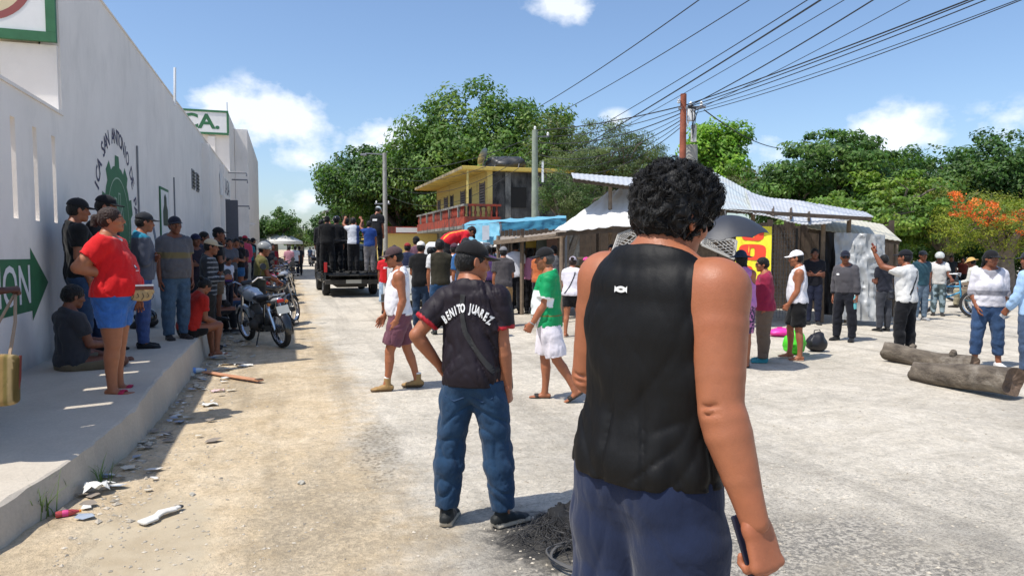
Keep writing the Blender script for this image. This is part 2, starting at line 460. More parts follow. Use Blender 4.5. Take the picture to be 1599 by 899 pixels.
def cran(o): return ell((0, -.014, .033), (.075 + o, .094 + o, .082 + o))
def hair_template(kind, vox, seed=1):
    o = {'short': .011, 'crop': .006, 'thick': .02, 'long': .014, 'pony': .011, 'bun': .011}[kind]
    F = Field([cran(o + .02), cap((0, -.09, .02), (0, -.13, -.28), .06)], vox)
    F.add(cran(o), 0); F.add(ell((0, -.03, -.01), (.073 + min(o, .012), .078 + min(o, .012), .07)), .02)
    if kind == 'thick':
        F.add(ell((0, .01, .075), (.085, .10, .068)), .02); F.add(ell((0, .055, .085), (.06, .055, .045)), .02)
    if kind == 'long':
        F.add(ecap((0, -.07, .02), (0, -.10, -.22), .075, .04, .085, .03), .03)
    if kind == 'pony':
        F.add(ell((0, -.125, .03), (.03, .03, .03)), .01); F.add(cap((0, -.14, .03), (.02, -.165, -.12), .032, .026), .015); F.add(cap((.02, -.165, -.1), (.0, -.14, -.22), .03, .012), .015)
    if kind == 'bun': F.add(ell((0, -.115, .085), (.042, .04, .036)), .01)
    F.sub(ell((0, .115, -.035), (.072, .07, .112)), .012)
    if kind != 'long':
        F.clip((0, -.06, -.075), nrm((0, -.25, -1)))
        for sx in (-1, 1): F.sub(ell((sx * .088, .005, -.055), (.03, .05, .06)), .01)
    else:
        for sx in (-1, 1): F.sub(ell((sx * .088, .03, -.05), (.03, .05, .07)), .01)
    am = {'thick': .009, 'crop': .0012}.get(kind, .003)
    F.warp(lambda P: am * (2.2 * (np.abs(vnoise(P * A(70, 70, 38), seed) - .5) * 2) - 1) + am * .8 * (vnoise(P * 120, seed + 3) - .5))
    return F.mesh()
def cap_template(vox, brim=True, back=False):
    F = Field([cran(.05), ell((0, .13, .05), (.09, .1, .05))], vox)
    F.add(ell((0, -.012, .045), (.086, .105, .088)), 0)
    F.clip((0, 0, .036), nrm((0, -.10, -1)))
    if brim:
        B = Field([cran(.05), ell((0, .13, .05), (.09, .1, .05))], vox)
        B.lo, B.ax, B.n = F.lo, F.ax, F.n; B.f = np.full(F.f.shape, .09, np.float32)
        X_, Y_, Z_ = F.ax[0][:, None, None], F.ax[1][None, :, None], F.ax[2][None, None, :]
        r = np.hypot(X_ / .082, (Y_ - .07) / .105) - 1
        zz = Z_ - (.047 - 2.6 * X_ ** 2 - .12 * (Y_ - .08))
        d = np.maximum(r * .08, np.abs(zz) - max(.0042, vox * .55))
        d = np.maximum(d, -(Y_ - .04)); F.f = np.minimum(F.f, d.astype(np.float32))
    F.add(ell((0, -.012, .133), (.008, .008, .006)), .002)
    return F.mesh()
def helmet_template(vox):
    F = Field([ell((0, -.01, .04), (.14, .16, .16))], vox)
    F.add(ell((0, -.012, .045), (.115, .135, .115)), 0); F.clip((0, 0, .01), nrm((0, .15, -1)))
    F.add(ecap((-.08, .10, .045), (.08, .10, .045), .012, .03), .01)
    return F.mesh()
def straw_template(vox):
    F = Field([ell((0, -.01, .05), (.2, .2, .12))], vox)
    F.add(ell((0, -.012, .05), (.088, .105, .09)), 0); F.clip((0, 0, .035), (0, 0, -1))
    X_, Y_, Z_ = F.ax[0][:, None, None], F.ax[1][None, :, None], F.ax[2][None, None, :]
    r = np.hypot(X_, Y_ + .01); d = np.maximum(r - .175, np.abs(Z_ - (.05 - .28 * (r - .09))) - max(.004, vox * .55))
    F.f = np.minimum(F.f, d.astype(np.float32)); return F.mesh()
HATS = {}
def hat(kind, lod):
    key = (kind, lod)
    if key not in HATS:
        vx = .005 if lod == 0 else .009
        HATS[key] = {'cap': lambda: cap_template(vx), 'helmet': lambda: helmet_template(vx), 'straw': lambda: straw_template(vx), 'beanie': lambda: cap_template(vx, False)}.get(kind, lambda: hair_template(kind, vx))()
    return HATS[key]
def hand_template(mode, vox):
    an = {'relax': (16, 40, 62), 'flat': (4, 10, 14), 'grip': (62, 125, 185), 'fist': (75, 160, 235)}[mode]
    P = [ecap((0, -.035, 0), (0, .012, 0), .025, .020, .028, .017), ecap((0, .012, 0), (0, .082, 0), .030, .016, .041, .0135, n=2.6), ell((-.024, .03, -.008), (.018, .034, .014))]
    K = [.012, .012, .012]
    for i, (bx, by, ln) in enumerate(((-.031, .083, .074), (-.0105, .088, .082), (.0105, .086, .076), (.030, .077, .060))):
        p = A(bx, by, 0); fx = (i - 1.5) * .06
        for j, fr in enumerate((.46, .30, .24)):
            a = math.radians(an[j] + i * 4); d = A(fx * math.cos(a), math.cos(a), -math.sin(a)); q = p + d * ln * fr
            r0 = (.0096, .0088, .0079)[j] * (1, 1.03, .98, .88)[i]; P.append(cap(p, q, r0, r0 * .93)); K.append(.006 if j == 0 else .003); p = q
    th = {'relax': [(-.026, .02, -.006), (-.047, .05, -.022), (-.050, .078, -.036), (-.046, .100, -.044)], 'flat': [(-.026, .02, -.004), (-.055, .048, -.010), (-.068, .075, -.014), (-.074, .097, -.016)],
          'grip': [(-.026, .02, -.008), (-.044, .05, -.032), (-.034, .074, -.048), (-.016, .088, -.054)], 'fist': [(-.026, .02, -.008), (-.042, .05, -.032), (-.026, .072, -.044), (-.004, .078, -.046)]}[mode]
    for j in range(3): P.append(cap(th[j], th[j + 1], (.0135, .0112, .0098)[j], (.0112, .0098, .0085)[j])); K.append(.006)
    F = Field(P, vox, .01)
    for p, k in zip(P, K): F.add(p, k)
    return F.mesh()
HANDS = {}
def hand(mode, lod):
    if (mode, lod) not in HANDS: HANDS[(mode, lod)] = hand_template(mode, (.0042, .0075)[lod])
    return HANDS[(mode, lod)]

def rot(ax, deg): return np.array(Matrix.Rotation(math.radians(deg), 3, ax))
def smooth01(t): t = min(max(t, 0), 1); return t * t * (3 - 2 * t)
# torso sections: height over the hips, half width, half depth, shift forward
TORSO_M = [(-.075, .075, .065, .0), (-.03, .150, .105, -.008), (.045, .166, .115, -.014), (.115, .156, .108, -.004), (.195, .146, .102, .004), (.295, .158, .112, .008), (.395, .168, .115, .004), (.47, .158, .098, -.006), (.53, .105, .075, -.014), (.565, .062, .06, -.014)]
TORSO_F = [(-.075, .08, .07, .0), (-.03, .160, .112, -.012), (.045, .178, .125, -.02), (.115, .158, .108, -.004), (.195, .136, .096, .006), (.295, .140, .102, .008), (.395, .150, .104, .002), (.47, .140, .09, -.008), (.53, .092, .07, -.014), (.565, .056, .055, -.014)]
ARM_U = [(0, .054), (.3, .056), (.7, .047), (1, .041)]
ARM_F = [(0, .042), (.22, .046), (.6, .037), (1, .026)]
LEG_T = [(0, .088), (.3, .085), (.7, .068), (1, .054)]
LEG_S = [(0, .053), (.28, .056), (.6, .043), (1, .034)]

def person(label, pos, height, head_deg, pose=None, shirt=None, legs=None, feet=None, hat_=None, skin='#8a5a3c', hair=('short', '#0b0a0a'), sex='m', bulk=1.0, belly=0.0, arm=1.0, leg=1.0, base=0.0, group=None, vox=None, lod=None, extras=None, rel=True, glasses=None, shoulders=1.0, beard=0.0, folds=1.0, seed=None, backpaint=None, skinpaint=None, muscle=False, hscale=1.0, neck=0.0):
    """pos: Vector on the ground; head_deg: 0 turned away from the viewer, 90 to the right"""
    pose = pose or {}; S = height / 1.70
    D = math.hypot(pos[0], pos[1]); seed = seed if seed is not None else abs(hash(label)) % 1000
    seed = sum(ord(c) for c in label) % 997 if True else seed
    vox = vox or min(max(D * .00135, .0085), .022); lod = lod if lod is not None else (0 if D < 9.5 else 1)
    bear = math.degrees(math.atan2(pos[0], pos[1])) if rel else 0
    root = empty('person', (pos[0], pos[1], base), -math.radians(bear + head_deg), label, 'person', group)
    # --- skeleton
    T = TORSO_F if sex == 'f' else TORSO_M
    lean, side, twist = pose.get('lean', 2), pose.get('side', 0), pose.get('twist', 0)
    hip = A(0, 0, 0)
    ptilt = pose.get('ptilt', 0)
    fr = []; p = A(0, 0, 0); pz = 0.0
    for z, w, d, yo in T:
        t = smooth01((z + .02) / .36); Rz = rot('Y', side * t) @ rot('X', -(ptilt + lean * t)) @ rot('Z', -twist * t)
        if not fr: p = Rz @ A(0, 0, z)
        else: p = p + Rz @ A(0, 0, z - pz)
        fr.append((p.copy(), Rz, w, d, yo)); pz = z
    def chest(z):                                     # centre line point and frame at height z
        for i in range(len(T) - 1):
            if T[i][0] <= z <= T[i + 1][0] or i == len(T) - 2:
                t = (z - T[i][0]) / (T[i + 1][0] - T[i][0]); return fr[i][0] * (1 - t) + fr[i + 1][0] * t, fr[i + 1][1]
    B = bulk
    def sect(off=0.0, drape=0.0, lo=-9, hi=9, n=2.3):
        P = []; W = [w * B + off for (_, _, w, _, _) in fr]; Dp = [d * (B * .5 + .5) + off for (_, _, _, d, _) in fr]; Y = [f_[4] for f_ in fr]
        for i, s_ in enumerate(T):                    # belly
            g = belly * math.exp(-((s_[0] - .13) / .14) ** 2); Dp[i] += g * .5; Y[i] += g * .5; W[i] += g * .35
        if drape:
            m = max(W[2:7]); md = max(Dp[2:7])
            for i in range(1, 6): W[i] = W[i] * (1 - drape) + m * drape; Dp[i] = Dp[i] * (1 - drape) + md * drape
        for i in range(len(T) - 1):
            if T[i + 1][0] < lo or T[i][0] > hi: continue
            a = fr[i][0] + fr[i][1] @ A(0, Y[i], 0); b = fr[i + 1][0] + fr[i + 1][1] @ A(0, Y[i + 1], 0)
            P.append(ecap(a, b, W[i], Dp[i], W[i + 1], Dp[i + 1], xr=fr[i][1] @ A(1, 0, 0), n=n))
        return P
    sw = .158 * shoulders * (.5 + .5 * B) * (.9 if sex == 'f' else 1)
    J = {}
    pc, Rc = chest(.485)
    for sd, sg in (('R', 1), ('L', -1)):
        a = pose.get(sd + 'A', ((.10, -.02, -1), (.04, .16, -1), 'relax', None))
        sh = pc + Rc @ A(sg * sw, -.008, a[4] if len(a) > 4 else 0.0)
        u = nrm(Rc @ A(a[0][0] * sg, a[0][1], a[0][2])); f_ = nrm(Rc @ A(a[1][0] * sg, a[1][1], a[1][2]))
        el = sh + u * .285; wr = el + f_ * .25
        J[sd + 'sh'], J[sd + 'el'], J[sd + 'wr'], J[sd + 'hd'] = sh, el, wr, f_
        J[sd + 'hm'] = a[2]; J[sd + 'hn'] = Rc @ A(*(a[3] if a[3] is not None else (-1, .15, 0))) if True else None
        if a[3] is not None: J[sd + 'hn'] = Rc @ A(a[3][0] * sg, a[3][1], a[3][2])
        else: J[sd + 'hn'] = Rc @ A(-sg, .15, 0)
        if len(a) > 5: J[sd + 'hd2'] = nrm(Rc @ A(a[5][0] * sg, a[5][1], a[5][2]))
        l_ = pose.get(sd + 'L', ((.03, .02, -1), (.01, -.02, -1), 8, 0))
        hj = A(sg * .086 * (B * .5 + .5), 0, -.005); kn = hj + nrm(A(l_[0][0] * sg, l_[0][1], l_[0][2])) * .42; an = kn + nrm(A(l_[1][0] * sg, l_[1][1], l_[1][2])) * .395
        J[sd + 'hj'], J[sd + 'kn'], J[sd + 'an'] = hj, kn, an
        yaw, pit = sg * l_[2], l_[3]; J[sd + 'ft'] = rot('Z', -yaw) @ rot('X', pit)   # foot frame: y forward, z up
    low = min((J[s + 'an'] + J[s + 'ft'] @ A(0, q, -.072))[2] for s in 'RL' for q in (-.06, .13))
    dz = -low if pose.get('pelvis') is None else pose['pelvis'] / S
    hy, hp, ht = pose.get('head', (0, 0, 0))
    pn, Rn = chest(.545)
    Rh = Rn @ rot('Z', -hy) @ rot('X', -hp) @ rot('Y', ht)
    Rn2 = Rn @ rot('X', -hp * .4 + lean * .35)
    hc = pn + Rn2 @ A(0, .03, .164 + neck)
    off = A(0, 0, dz)
    def fin(v): return ((v + off) * S).astype(np.float32)
    def prm(P): return P
    limb = {}
    for sd in 'RL':
        def chain(a, b, prof, m, bow=(0, 0, 0)):
            out = []
            for (t0, r0), (t1, r1) in zip(prof[:-1], prof[1:]):
                q0 = a + (b - a) * t0 + A(*bow) * math.sin(math.pi * t0); q1 = a + (b - a) * t1 + A(*bow) * math.sin(math.pi * t1)
                out.append(((q0, q1, r0 * m, r1 * m), t0, t1))
            return out
        lb = 1 + (B - 1) * .7
        limb[sd + 'u'] = chain(J[sd + 'sh'], J[sd + 'el'], ARM_U, arm * lb); limb[sd + 'f'] = chain(J[sd + 'el'], J[sd + 'wr'], ARM_F, (arm * .6 + .4) * (lb * .6 + .4))
        sdv = nrm(np.cross(J[sd + 'an'] - J[sd + 'kn'], A(1, 0, 0)))
        bw = sdv * (-.012 if sdv[1] > 0 else .012)
        limb[sd + 't'] = chain(J[sd + 'hj'], J[sd + 'kn'], LEG_T, leg * lb); limb[sd + 's'] = chain(J[sd + 'kn'], J[sd + 'an'], LEG_S, (leg * .7 + .3) * (lb * .6 + .4), bw)
    # --- body
    bp = [(p, .006) for p in sect()]
    for sd, sg in (('R', 1), ('L', -1)):
        pa, _ = chest(.555); bp.append((cap(pa + Rc @ A(sg * .03, -.02, .016), J[sd + 'sh'] + Rc @ A(-sg * .035, -.01, .008), .034 * B, .042 * B), .04))
        bp.append((ell(J[sd + 'sh'] + Rc @ A(0, 0, -.005), (.058 * arm * B,) * 3), .03))
        for part in 'ufts':
            for (q0, q1, r0, r1), t0, t1 in limb[sd + part]: bp.append((cap(q0, q1, r0, r1), .03 if part in 'ut' and t0 == 0 else (.01 if t0 == 0 else .003)))
        if sex == 'f': 
            pb, Rb = chest(.33); bp.append((ell(pb + Rb @ A(sg * .066, .085 * (B * .5 + .5), 0), (.058 * B, .05 * B, .056 * B)), .03))
        pb, Rb = chest(-.01); bp.append((ell(pb + Rb @ A(sg * .07, -.055 * (B * .5 + .5), .0), (.075 * B, .07 * B, .078)), .03))
        fa, ft = J[sd + 'an'], J[sd + 'ft']
        foot = [(ecap((0, -.045, -.042), (0, .05, -.045), .030, .026, .036, .024), .02), (ecap((0, .05, -.048), (0, .115, -.057), .036, .024, .043, .013), .02), (cap((0, 0, .02), (0, .01, -.03), .033, .034), .02)]
        for i, tx in enumerate((-.030, -.011, .004, .018, .030) if not (feet and feet.get('kind', 'shoe') == 'shoe') else ()):
            ln = (.172, .168, .16, .15, .138)[i]; foot.append((cap((-sg * tx * -1 if False else sg * tx, .11, -.058), (sg * tx * 1.05, ln, -.061), .0105 if i else .0125), .008))
        for q, k in foot: bp.append((xform(q, ft, fa), k))
    bp.append((cap(pn + Rn @ A(0, -.012, -.03), hc + Rh @ A(0, -.03, -.05), .054, .05), .03))
    if muscle:
        for sd, sg in (('R', 1), ('L', -1)):
            sh, el, wr = J[sd + 'sh'], J[sd + 'el'], J[sd + 'wr']; u = nrm(el - sh); f_ = J[sd + 'hd']; out = nrm(Rc @ A(sg, 0, 0) - u * u.dot(Rc @ A(sg, 0, 0))); bk = nrm(Rc @ A(0, -1, 0) - u * u.dot(Rc @ A(0, -1, 0)))
            bp += [(ecap(sh + u * .0 + out * .012, sh + u * .13 + out * .006, .058, .054, .04, .036), .02), (ecap(sh + u * .08 + bk * .02, sh + u * .22 + bk * .012, .043, .04, .034, .03), .015), (ecap(sh + u * .1 - bk * .018, sh + u * .22 - bk * .014, .04, .04, .032, .03), .015), (ell(el + bk * .016 + f_ * .004, (.03, .03, .034)), .015), (ecap(el + f_ * .02 + out * .014, el + f_ * .12 + out * .006, .042, .04, .033, .03), .018), (ecap(el + f_ * .03 - out * .01, el + f_ * .11 - out * .006, .04, .038, .032, .03), .018), (ecap(wr - f_ * .05, wr, .030, .024, .031, .024, xr=J[sd + 'hn']), .012)]
    F = Field([p for p, k in bp], vox)
    for p, k in bp: F.add(p, k)
    if muscle:
        for sd in 'RL':
            el = J[sd + 'el']; u = nrm(el - J[sd + 'sh']); bk = nrm(Rc @ A(0, -1, 0) - u * u.dot(Rc @ A(0, -1, 0))); o2 = np.cross(u, bk)
            for dz_ in (-.012, .006): F.sub(ecap(el + bk * .047 - o2 * .022 + u * dz_, el + bk * .047 + o2 * .018 + u * (dz_ + .004), .004, .0035), .006)
    bv, bq = F.mesh(); sk = np.array(L(skin)); cols = np.tile(sk, (len(bv), 1))
    if skinpaint is not None: cols = skinpaint(bv, cols)
    VV, QQ, CC = [fin(bv)], [bq], [cols]; n = len(bv)
    hs = (.96 if sex == 'f' else 1.0) * hscale
    hv, hq, tg = HEADS[lod]
    hm = hv * hs
    w_ = fin(hm @ Rh.T + hc); hcol = np.tile(sk, (len(hv), 1)); hcl = np.array(L(hair[1]) if hair else (.01, .01, .01))
    hcol[tg == 1] = sk * A(.82, .55, .52); hcol[tg == 2] = sk * .45 + A(.14, .13, .12); hcol[tg == 3] = (.012, .008, .006); hcol[tg == 4] = hcl * .5 + sk * .18
    if sex == 'm' and not beard: beard = .13
    if beard: hcol[tg == 5] = hcol[tg == 5] * (1 - beard) + hcl * beard
    VV.append(w_); QQ.append(hq + n); CC.append(hcol); n += len(hv)
    for sd, sg in (('R', 1), ('L', -1)):
        tv, tq = hand(J[sd + 'hm'], lod); tv = tv * (.95 if sex == 'f' else 1.05) * (arm * .4 + .6)
        Y_ = J.get(sd + 'hd2', J[sd + 'hd']); Z_ = -J[sd + 'hn']; Z_ = nrm(Z_ - Y_ * Z_.dot(Y_)); X_ = np.cross(Y_, Z_)
        if sg < 0: tv = tv * A(-1, 1, 1); tq = tq[:, ::-1]
        R = np.stack([X_, Y_, Z_], 1); J[sd + 'hR'] = R
        VV.append(fin(tv @ R.T + J[sd + 'wr'])); QQ.append(tq + n); CC.append(np.tile(sk * A(.97, .93, .92), (len(tv), 1))); n += len(tv)
    body = mesh_np('body', np.concatenate(VV), np.concatenate(QQ), M_SKIN, root, np.concatenate(CC))
    def garment(name, F, col, mat, paint=None, amp=.006, fr_=(9, 9, 5), parent=None, fold_fn=None, top_mask=None, post=()):
        if fold_fn is not None: F.warp(fold_fn)
        if amp and folds:
            am = amp * folds
            def wf(P):
                w1 = vnoise(P * 4 + 7, seed) * 1.7
                Pz = P.copy(); Pz[:, 2] += .7 * np.abs(P[:, 0]) + .25 * P[:, 1]; Pz[:, 0] += .22 * P[:, 2]
                q = Pz * np.array(fr_) + w1[:, None]; a = np.abs(vnoise(q, seed + 1) - .5) * 2
                q2 = Pz * np.array(fr_) * 2.3 + w1[:, None] * 2; b = np.abs(vnoise(q2, seed + 2) - .5) * 2
                w = am * (1.9 * (1 - a) ** 5 - 1.0) + am * .8 * (1 - b) ** 6 + am * .9 * (vnoise(P * 6, seed + 5) - .5)
                return w if top_mask is None else w * np.clip((top_mask - P[:, 2]) / .10, 0, 1)
            F.warp(wf)
        for c_, n_ in post: F.clip(c_, n_)
        v, q = F.mesh(); c = np.tile(np.array(L(col)), (len(v), 1))
        if paint is not None: c = paint(v, c)
        return mesh_np(name, fin(v), q, mat, parent or root, c)
    env = dict(J=J, chest=chest, fin=fin, hc=hc, Rh=Rh, root=root, S=S, body=body, garment=garment, off=off, lod=lod, vox=vox, sect=sect, hs=hs)
    # --- shirt
    if shirt:
        env['sl'] = shirt.get('sleeve', .62)
        so = max(shirt.get('off', .015), .015); sl = shirt.get('sleeve', .62); hem = shirt.get('hem', -.02); dr = shirt.get('drape', .55)
        pr = sect(so, dr, lo=hem - .09, hi=.6); own = [(p, .006) for p in pr]
        if sex == 'f':
            for sg in (1, -1): pb, Rb = chest(.33); own.append((ell(pb + Rb @ A(sg * .064, .085 * (B * .5 + .5), 0), (.062 * B + so * .7, .05 * B + so, .062 * B + so)), .045))
        tank = shirt.get('tank')
        for sd, sg in (('R', 1), ('L', -1)):
            pa, _ = chest(.555)
            if tank: own.append((cap(pa + Rc @ A(sg * .045, -.012, -.008), J[sd + 'sh'] + Rc @ A(-sg * .06, -.006, .0), .036 * B + so * .8, .046 * B + so * .6), .03))
            else:
                own.append((cap(pa + Rc @ A(sg * .05, -.016, -.008), J[sd + 'sh'] + Rc @ A(-sg * .03, -.01, .01), .037 * B + so * .8, .046 * B + so), .04))
                own.append((ell(J[sd + 'sh'] + Rc @ A(0, 0, -.005), (.06 * arm * B + so,) * 3), .03))
        if not tank:
            for sd in 'RL':
                full = sl > 1.0; u = nrm(J[sd + 'el'] - J[sd + 'sh']); fl = shirt.get('flare', .014)
                for (q0, q1, r0, r1), t0, t1 in limb[sd + 'u']:
                    if not full and t0 > sl: continue
                    cl = () if full else ((J[sd + 'sh'] + u * .285 * sl, u),)
                    own.append((cap(q0, q1, r0 + so + (0 if full else fl * t0), r1 + so + (0 if full else fl * min(t1, sl)), clips=cl), .025 if t0 == 0 else .015))
                if full:
                    fd = J[sd + 'hd']
                    for (q0, q1, r0, r1), t0, t1 in limb[sd + 'f']:
                        if t0 > sl - 1: continue
                        own.append((cap(q0, q1, r0 + so * .9, r1 + so, clips=((J[sd + 'el'] + fd * .25 * (sl - 1), fd),)), .015))
        F = Field([p for p, k in own], vox)
        for p, k in own: F.add(p, k)
        ph, Rp = chest(max(hem, -.07)); F.clip(ph, Rp @ A(0, 0, -1))
        pk, Rk = chest(.54); nk = shirt.get('neck', (0, .45, 1)); F.clip(pk + Rk @ A(0, 0, shirt.get('neckz', .03)), Rk @ nrm(nk))
        F.sub(cap(pk + Rk @ A(0, .014, -.02), hc, .057 + shirt.get('wide', 0), .075), .006)
        if tank:
            for sd, sg in (('R', 1), ('L', -1)): F.sub(ell(J[sd + 'sh'] + Rc @ A(sg * (.028 + tank), -.004, -.045), (.075, .12, .125), (Rc @ rot('Y', sg * 12)).T), .01)
        sh_o = garment('shirt', F, shirt['col'], shirt.get('mat', M_CLOTH), (lambda v, c: shirt['paint'](v, c, env)) if shirt.get('paint') else None, shirt.get('amp', .0065), shirt.get('freq', (9, 9, 5)), fold_fn=shirt.get('fold'), post=[(ph, Rp @ A(0, 0, -1))])
        env['shirt'] = sh_o
    # --- trousers, shorts
    if legs:
        lo_ = legs.get('off', .012); ln = legs.get('len', 2.0); top = legs.get('top', .10)
        if shirt and not legs.get('tuck'): top = min(top, max(shirt.get('hem', -.02), -.07) + .03)
        lw = lo_ * .8 if legs.get('tuck') else max(lo_ * .3, .006); own = [(p, .02) for p in sect(lw, 0, lo=-.08, hi=top + .02)]
        for sd in 'RL':
            pb, Rb = chest(-.01); sg = 1 if sd == 'R' else -1
            own.append((ell(pb + Rb @ A(sg * .07, -.055 * (B * .5 + .5), 0), (.075 * B + lw, .07 * B + lw, .078 + lo_)), .03))
            u = nrm(J[sd + 'kn'] - J[sd + 'hj']); s_ = nrm(J[sd + 'an'] - J[sd + 'kn']); fl = legs.get('flare', .01)
            for (q0, q1, r0, r1), t0, t1 in limb[sd + 't']:
                if ln < 1 and t0 > ln: continue
                cl = ((J[sd + 'hj'] + u * .42 * ln, u),) if ln < 1 else ()
                own.append((cap(q0, q1, r0 + lo_ + fl * t0, r1 + lo_ + fl * t1, clips=cl), .03 if t0 == 0 else .02))
            if ln > 1:
                for (q0, q1, r0, r1), t0, t1 in limb[sd + 's']:
                    if t0 > ln - 1: continue
                    e0, e1 = fl + legs.get('boot', .004) * t0, fl + legs.get('boot', .004) * t1
                    own.append((cap(q0, q1, r0 + lo_ + e0, r1 + lo_ + e1, clips=((J[sd + 'kn'] + s_ * .395 * (ln - 1), s_),)), .02))
        F = Field([p for p, k in own], vox)
        for p, k in own: F.add(p, k)
        pt, Rt = chest(top); F.clip(pt, Rt @ A(0, 0, 1))
        nm = 'trousers' if ln > 1 else 'shorts'
        env['legs'] = garment(nm, F, legs['col'], legs.get('mat', M_CLOTH), (lambda v, c: legs['paint'](v, c, env)) if legs.get('paint') else None, legs.get('amp', .006), legs.get('freq', (11, 11, 9)), fold_fn=legs.get('fold'), top_mask=None if legs.get('tuck') or not shirt else shirt.get('hem', -.02) + .02)
    # --- footwear
    if feet:
        for sd, sg in (('R', 1), ('L', -1)):
            fa, ft = J[sd + 'an'], J[sd + 'ft']; kd = feet.get('kind', 'shoe')
            if kd == 'sandal':
                P = [(ecap((0, -.055, -.071), (0, .05, -.071), .034, .011, .037, .011, n=3), .01), (ecap((0, .05, -.071), (0, .15, -.071), .037, .011, .043, .011, n=3), .01)]
                st = [(-.044, .085, -.062), (-.036, .09, -.036), (-.012, .098, -.026), (.014, .098, -.027), (.037, .09, -.04), (.044, .085, -.062)] if not feet.get('thong') else [(-.040, .04, -.062), (-.03, .07, -.036), (-.008 * sg, .125, -.036), (.03, .07, -.036), (.040, .04, -.062)]
                for a, b in zip(st[:-1], st[1:]): P.append((ecap(a, b, .007 if feet.get('thong') else .030, .007 if feet.get('thong') else .006, xr=(0, 1, 0)), .004))
            else:
                hgt = feet.get('high', 0.0)
                P = [(ecap((0, -.05, -.040), (0, .05, -.044), .037, .037, .041, .035, n=2.4), .02), (ecap((0, .05, -.046), (0, .12, -.055), .041, .035, .049, .026, n=2.4), .02), (ecap((0, .12, -.055), (0, .172, -.060), .049, .026, .038, .020), .02), (cap((0, -.012, .0 + hgt), (0, -.005, -.03), .041, .044), .02), (ecap((0, -.05, -.072), (0, .17, -.072), .043, .014, .05, .014, n=3), .006)]
            P = [(xform(q, ft, fa), k) for q, k in P]
            F = Field([p for p, k in P], min(vox, .01) if D < 10 else min(vox, .014))
            for p, k in P: F.add(p, k)
            F.clip(fa + ft @ A(0, 0, -.0735 - (.008 if kd == 'sandal' else .008)), ft @ A(0, 0, -1))
            if kd != 'sandal': F.clip(fa + ft @ A(0, 0, feet.get('high', 0) + .012), ft @ A(0, -.2, 1))
            v, q = F.mesh(); c = np.tile(np.array(L(feet['col'])), (len(v), 1))
            lz = (v - fa) @ ft
            if feet.get('sole'): c[lz[:, 2] < -.052] = L(feet['sole'])
            if feet.get('sock') and kd != 'sandal': c[lz[:, 2] > feet.get('high', 0) - .004] = L(feet['sock'])
            mesh_np(kd, fin(v), q, M_LEATHER, root, c)
    # --- hair and hats
    if hair:
        if hat_ and hair[0] == 'short': hair = ('crop', hair[1])
        v, q = hat(hair[0], lod); c = np.tile(np.array(L(hair[1])), (len(v), 1))
        if hat_ and hat_[0] != 'none':                # flattened under the hat
            z = v[:, 2]; k = np.where(z > .03, .955, 1.0)[:, None]; v = (v - A(0, -.014, .033)) * k + A(0, -.014, .033)
        env['hair'] = mesh_np('hair', fin((v * hs) @ Rh.T + hc), q, M_HAIR, root, c)
    if hat_:
        kd, hcol_ = hat_[0], hat_[1]; back = hat_[2] if len(hat_) > 2 and isinstance(hat_[2], (int, float)) else 0
        v, q = hat(kd, lod); c = np.tile(np.array(L(hcol_)), (len(v), 1))
        if kd == 'cap' and len(hat_) > 3: c[v[:, 1] > .085 * 1.0 + .0] = L(hat_[3])
        if kd == 'cap' and lod == 0: c[(np.abs(np.abs(np.arctan2(v[:, 0], v[:, 1] + .012)) % (math.pi / 3) - math.pi / 6) < .02) & (v[:, 2] > .05)] *= .6
        Rb_ = rot('Z', back)
        o = mesh_np('helmet' if kd == 'helmet' else ('hat' if kd == 'straw' else 'cap'), fin(((v * hs * 1.02) @ Rb_.T) @ Rh.T + hc), q, M_GLOSS if kd == 'helmet' else M_CLOTH, root, c)
        env['hat'] = o
    if glasses:
        mb = MB()
        for sx in (-1, 1):
            pts = [(sx * .034 + .026 * math.cos(a) * (1 if True else 1), .100 - .35 * (abs(sx * .034 + .026 * math.cos(a))) ** 1.5, .004 + .019 * math.sin(a)) for a in np.linspace(0, 2 * math.pi, 14)[:-1]]
            ctr = (sx * .034, .0995 - .35 * .034 ** 1.5 + .004, .004)
            n0 = len(mb.v); mb.v += [ctr] + pts; mb.f += [(n0, n0 + 1 + i, n0 + 1 + (i + 1) % 13) for i in range(13)]; mb.m += [0] * 13
            mb.tube(pts + [pts[0]], .0022, 5); mb.tube([(sx * .06, .093, .012), (sx * .079, .05, .013), (sx * .081, -.005, .012)], .0028, 5)
        mb.tube([(-.01, .1, .008), (.01, .1, .008)], .0024, 5)
        v = np.array(mb.v) * hs
        mb.v = [tuple(r) for r in fin(v @ Rh.T + hc)]
        mb.build('sunglasses' if glasses != 'clear' else 'glasses', plain('lens', (.006, .006, .008) if glasses != 'clear' else (.02, .02, .02), .08, 0, .02), root, fixn=True)
    if extras: extras(env)
    return env

# ready poses (vectors: x outwards from the body, y forward, z up)
HANG = ((.12, -.04, -1), (.05, .18, -1), 'relax', None)
HANG2 = ((.16, .05, -1), (.0, .35, -1), 'relax', None)
BACKH = ((.25, -.35, -1), (-.55, -.35, -.7), 'relax', (0, -1, .2))
AKIMBO = ((.62, -.42, -.72), (-.62, .42, -.55), 'flat', (-.9, .1, -.3))
FRONT = ((.12, .15, -1), (-.45, .9, .12), 'grip', (-1, 0, 0))
PHONE = ((.08, .25, -1), (-.25, .9, .42), 'grip', (-.6, -.3, .6))
CROSS = ((.10, .12, -1), (-.95, .45, .15), 'flat', (0, -1, 0))
STAND = ((.05, .0, -1), (.02, -.03, -1), 10, 0)
STEPF = ((.03, .36, -1), (.0, .04, -1), 4, 0)
STEPB = ((.03, -.22, -1), (.0, -.55, -1), 6, -28)
SIT_T = ((.16, 1, -.05), (.02, .1, -1), 8, 0)
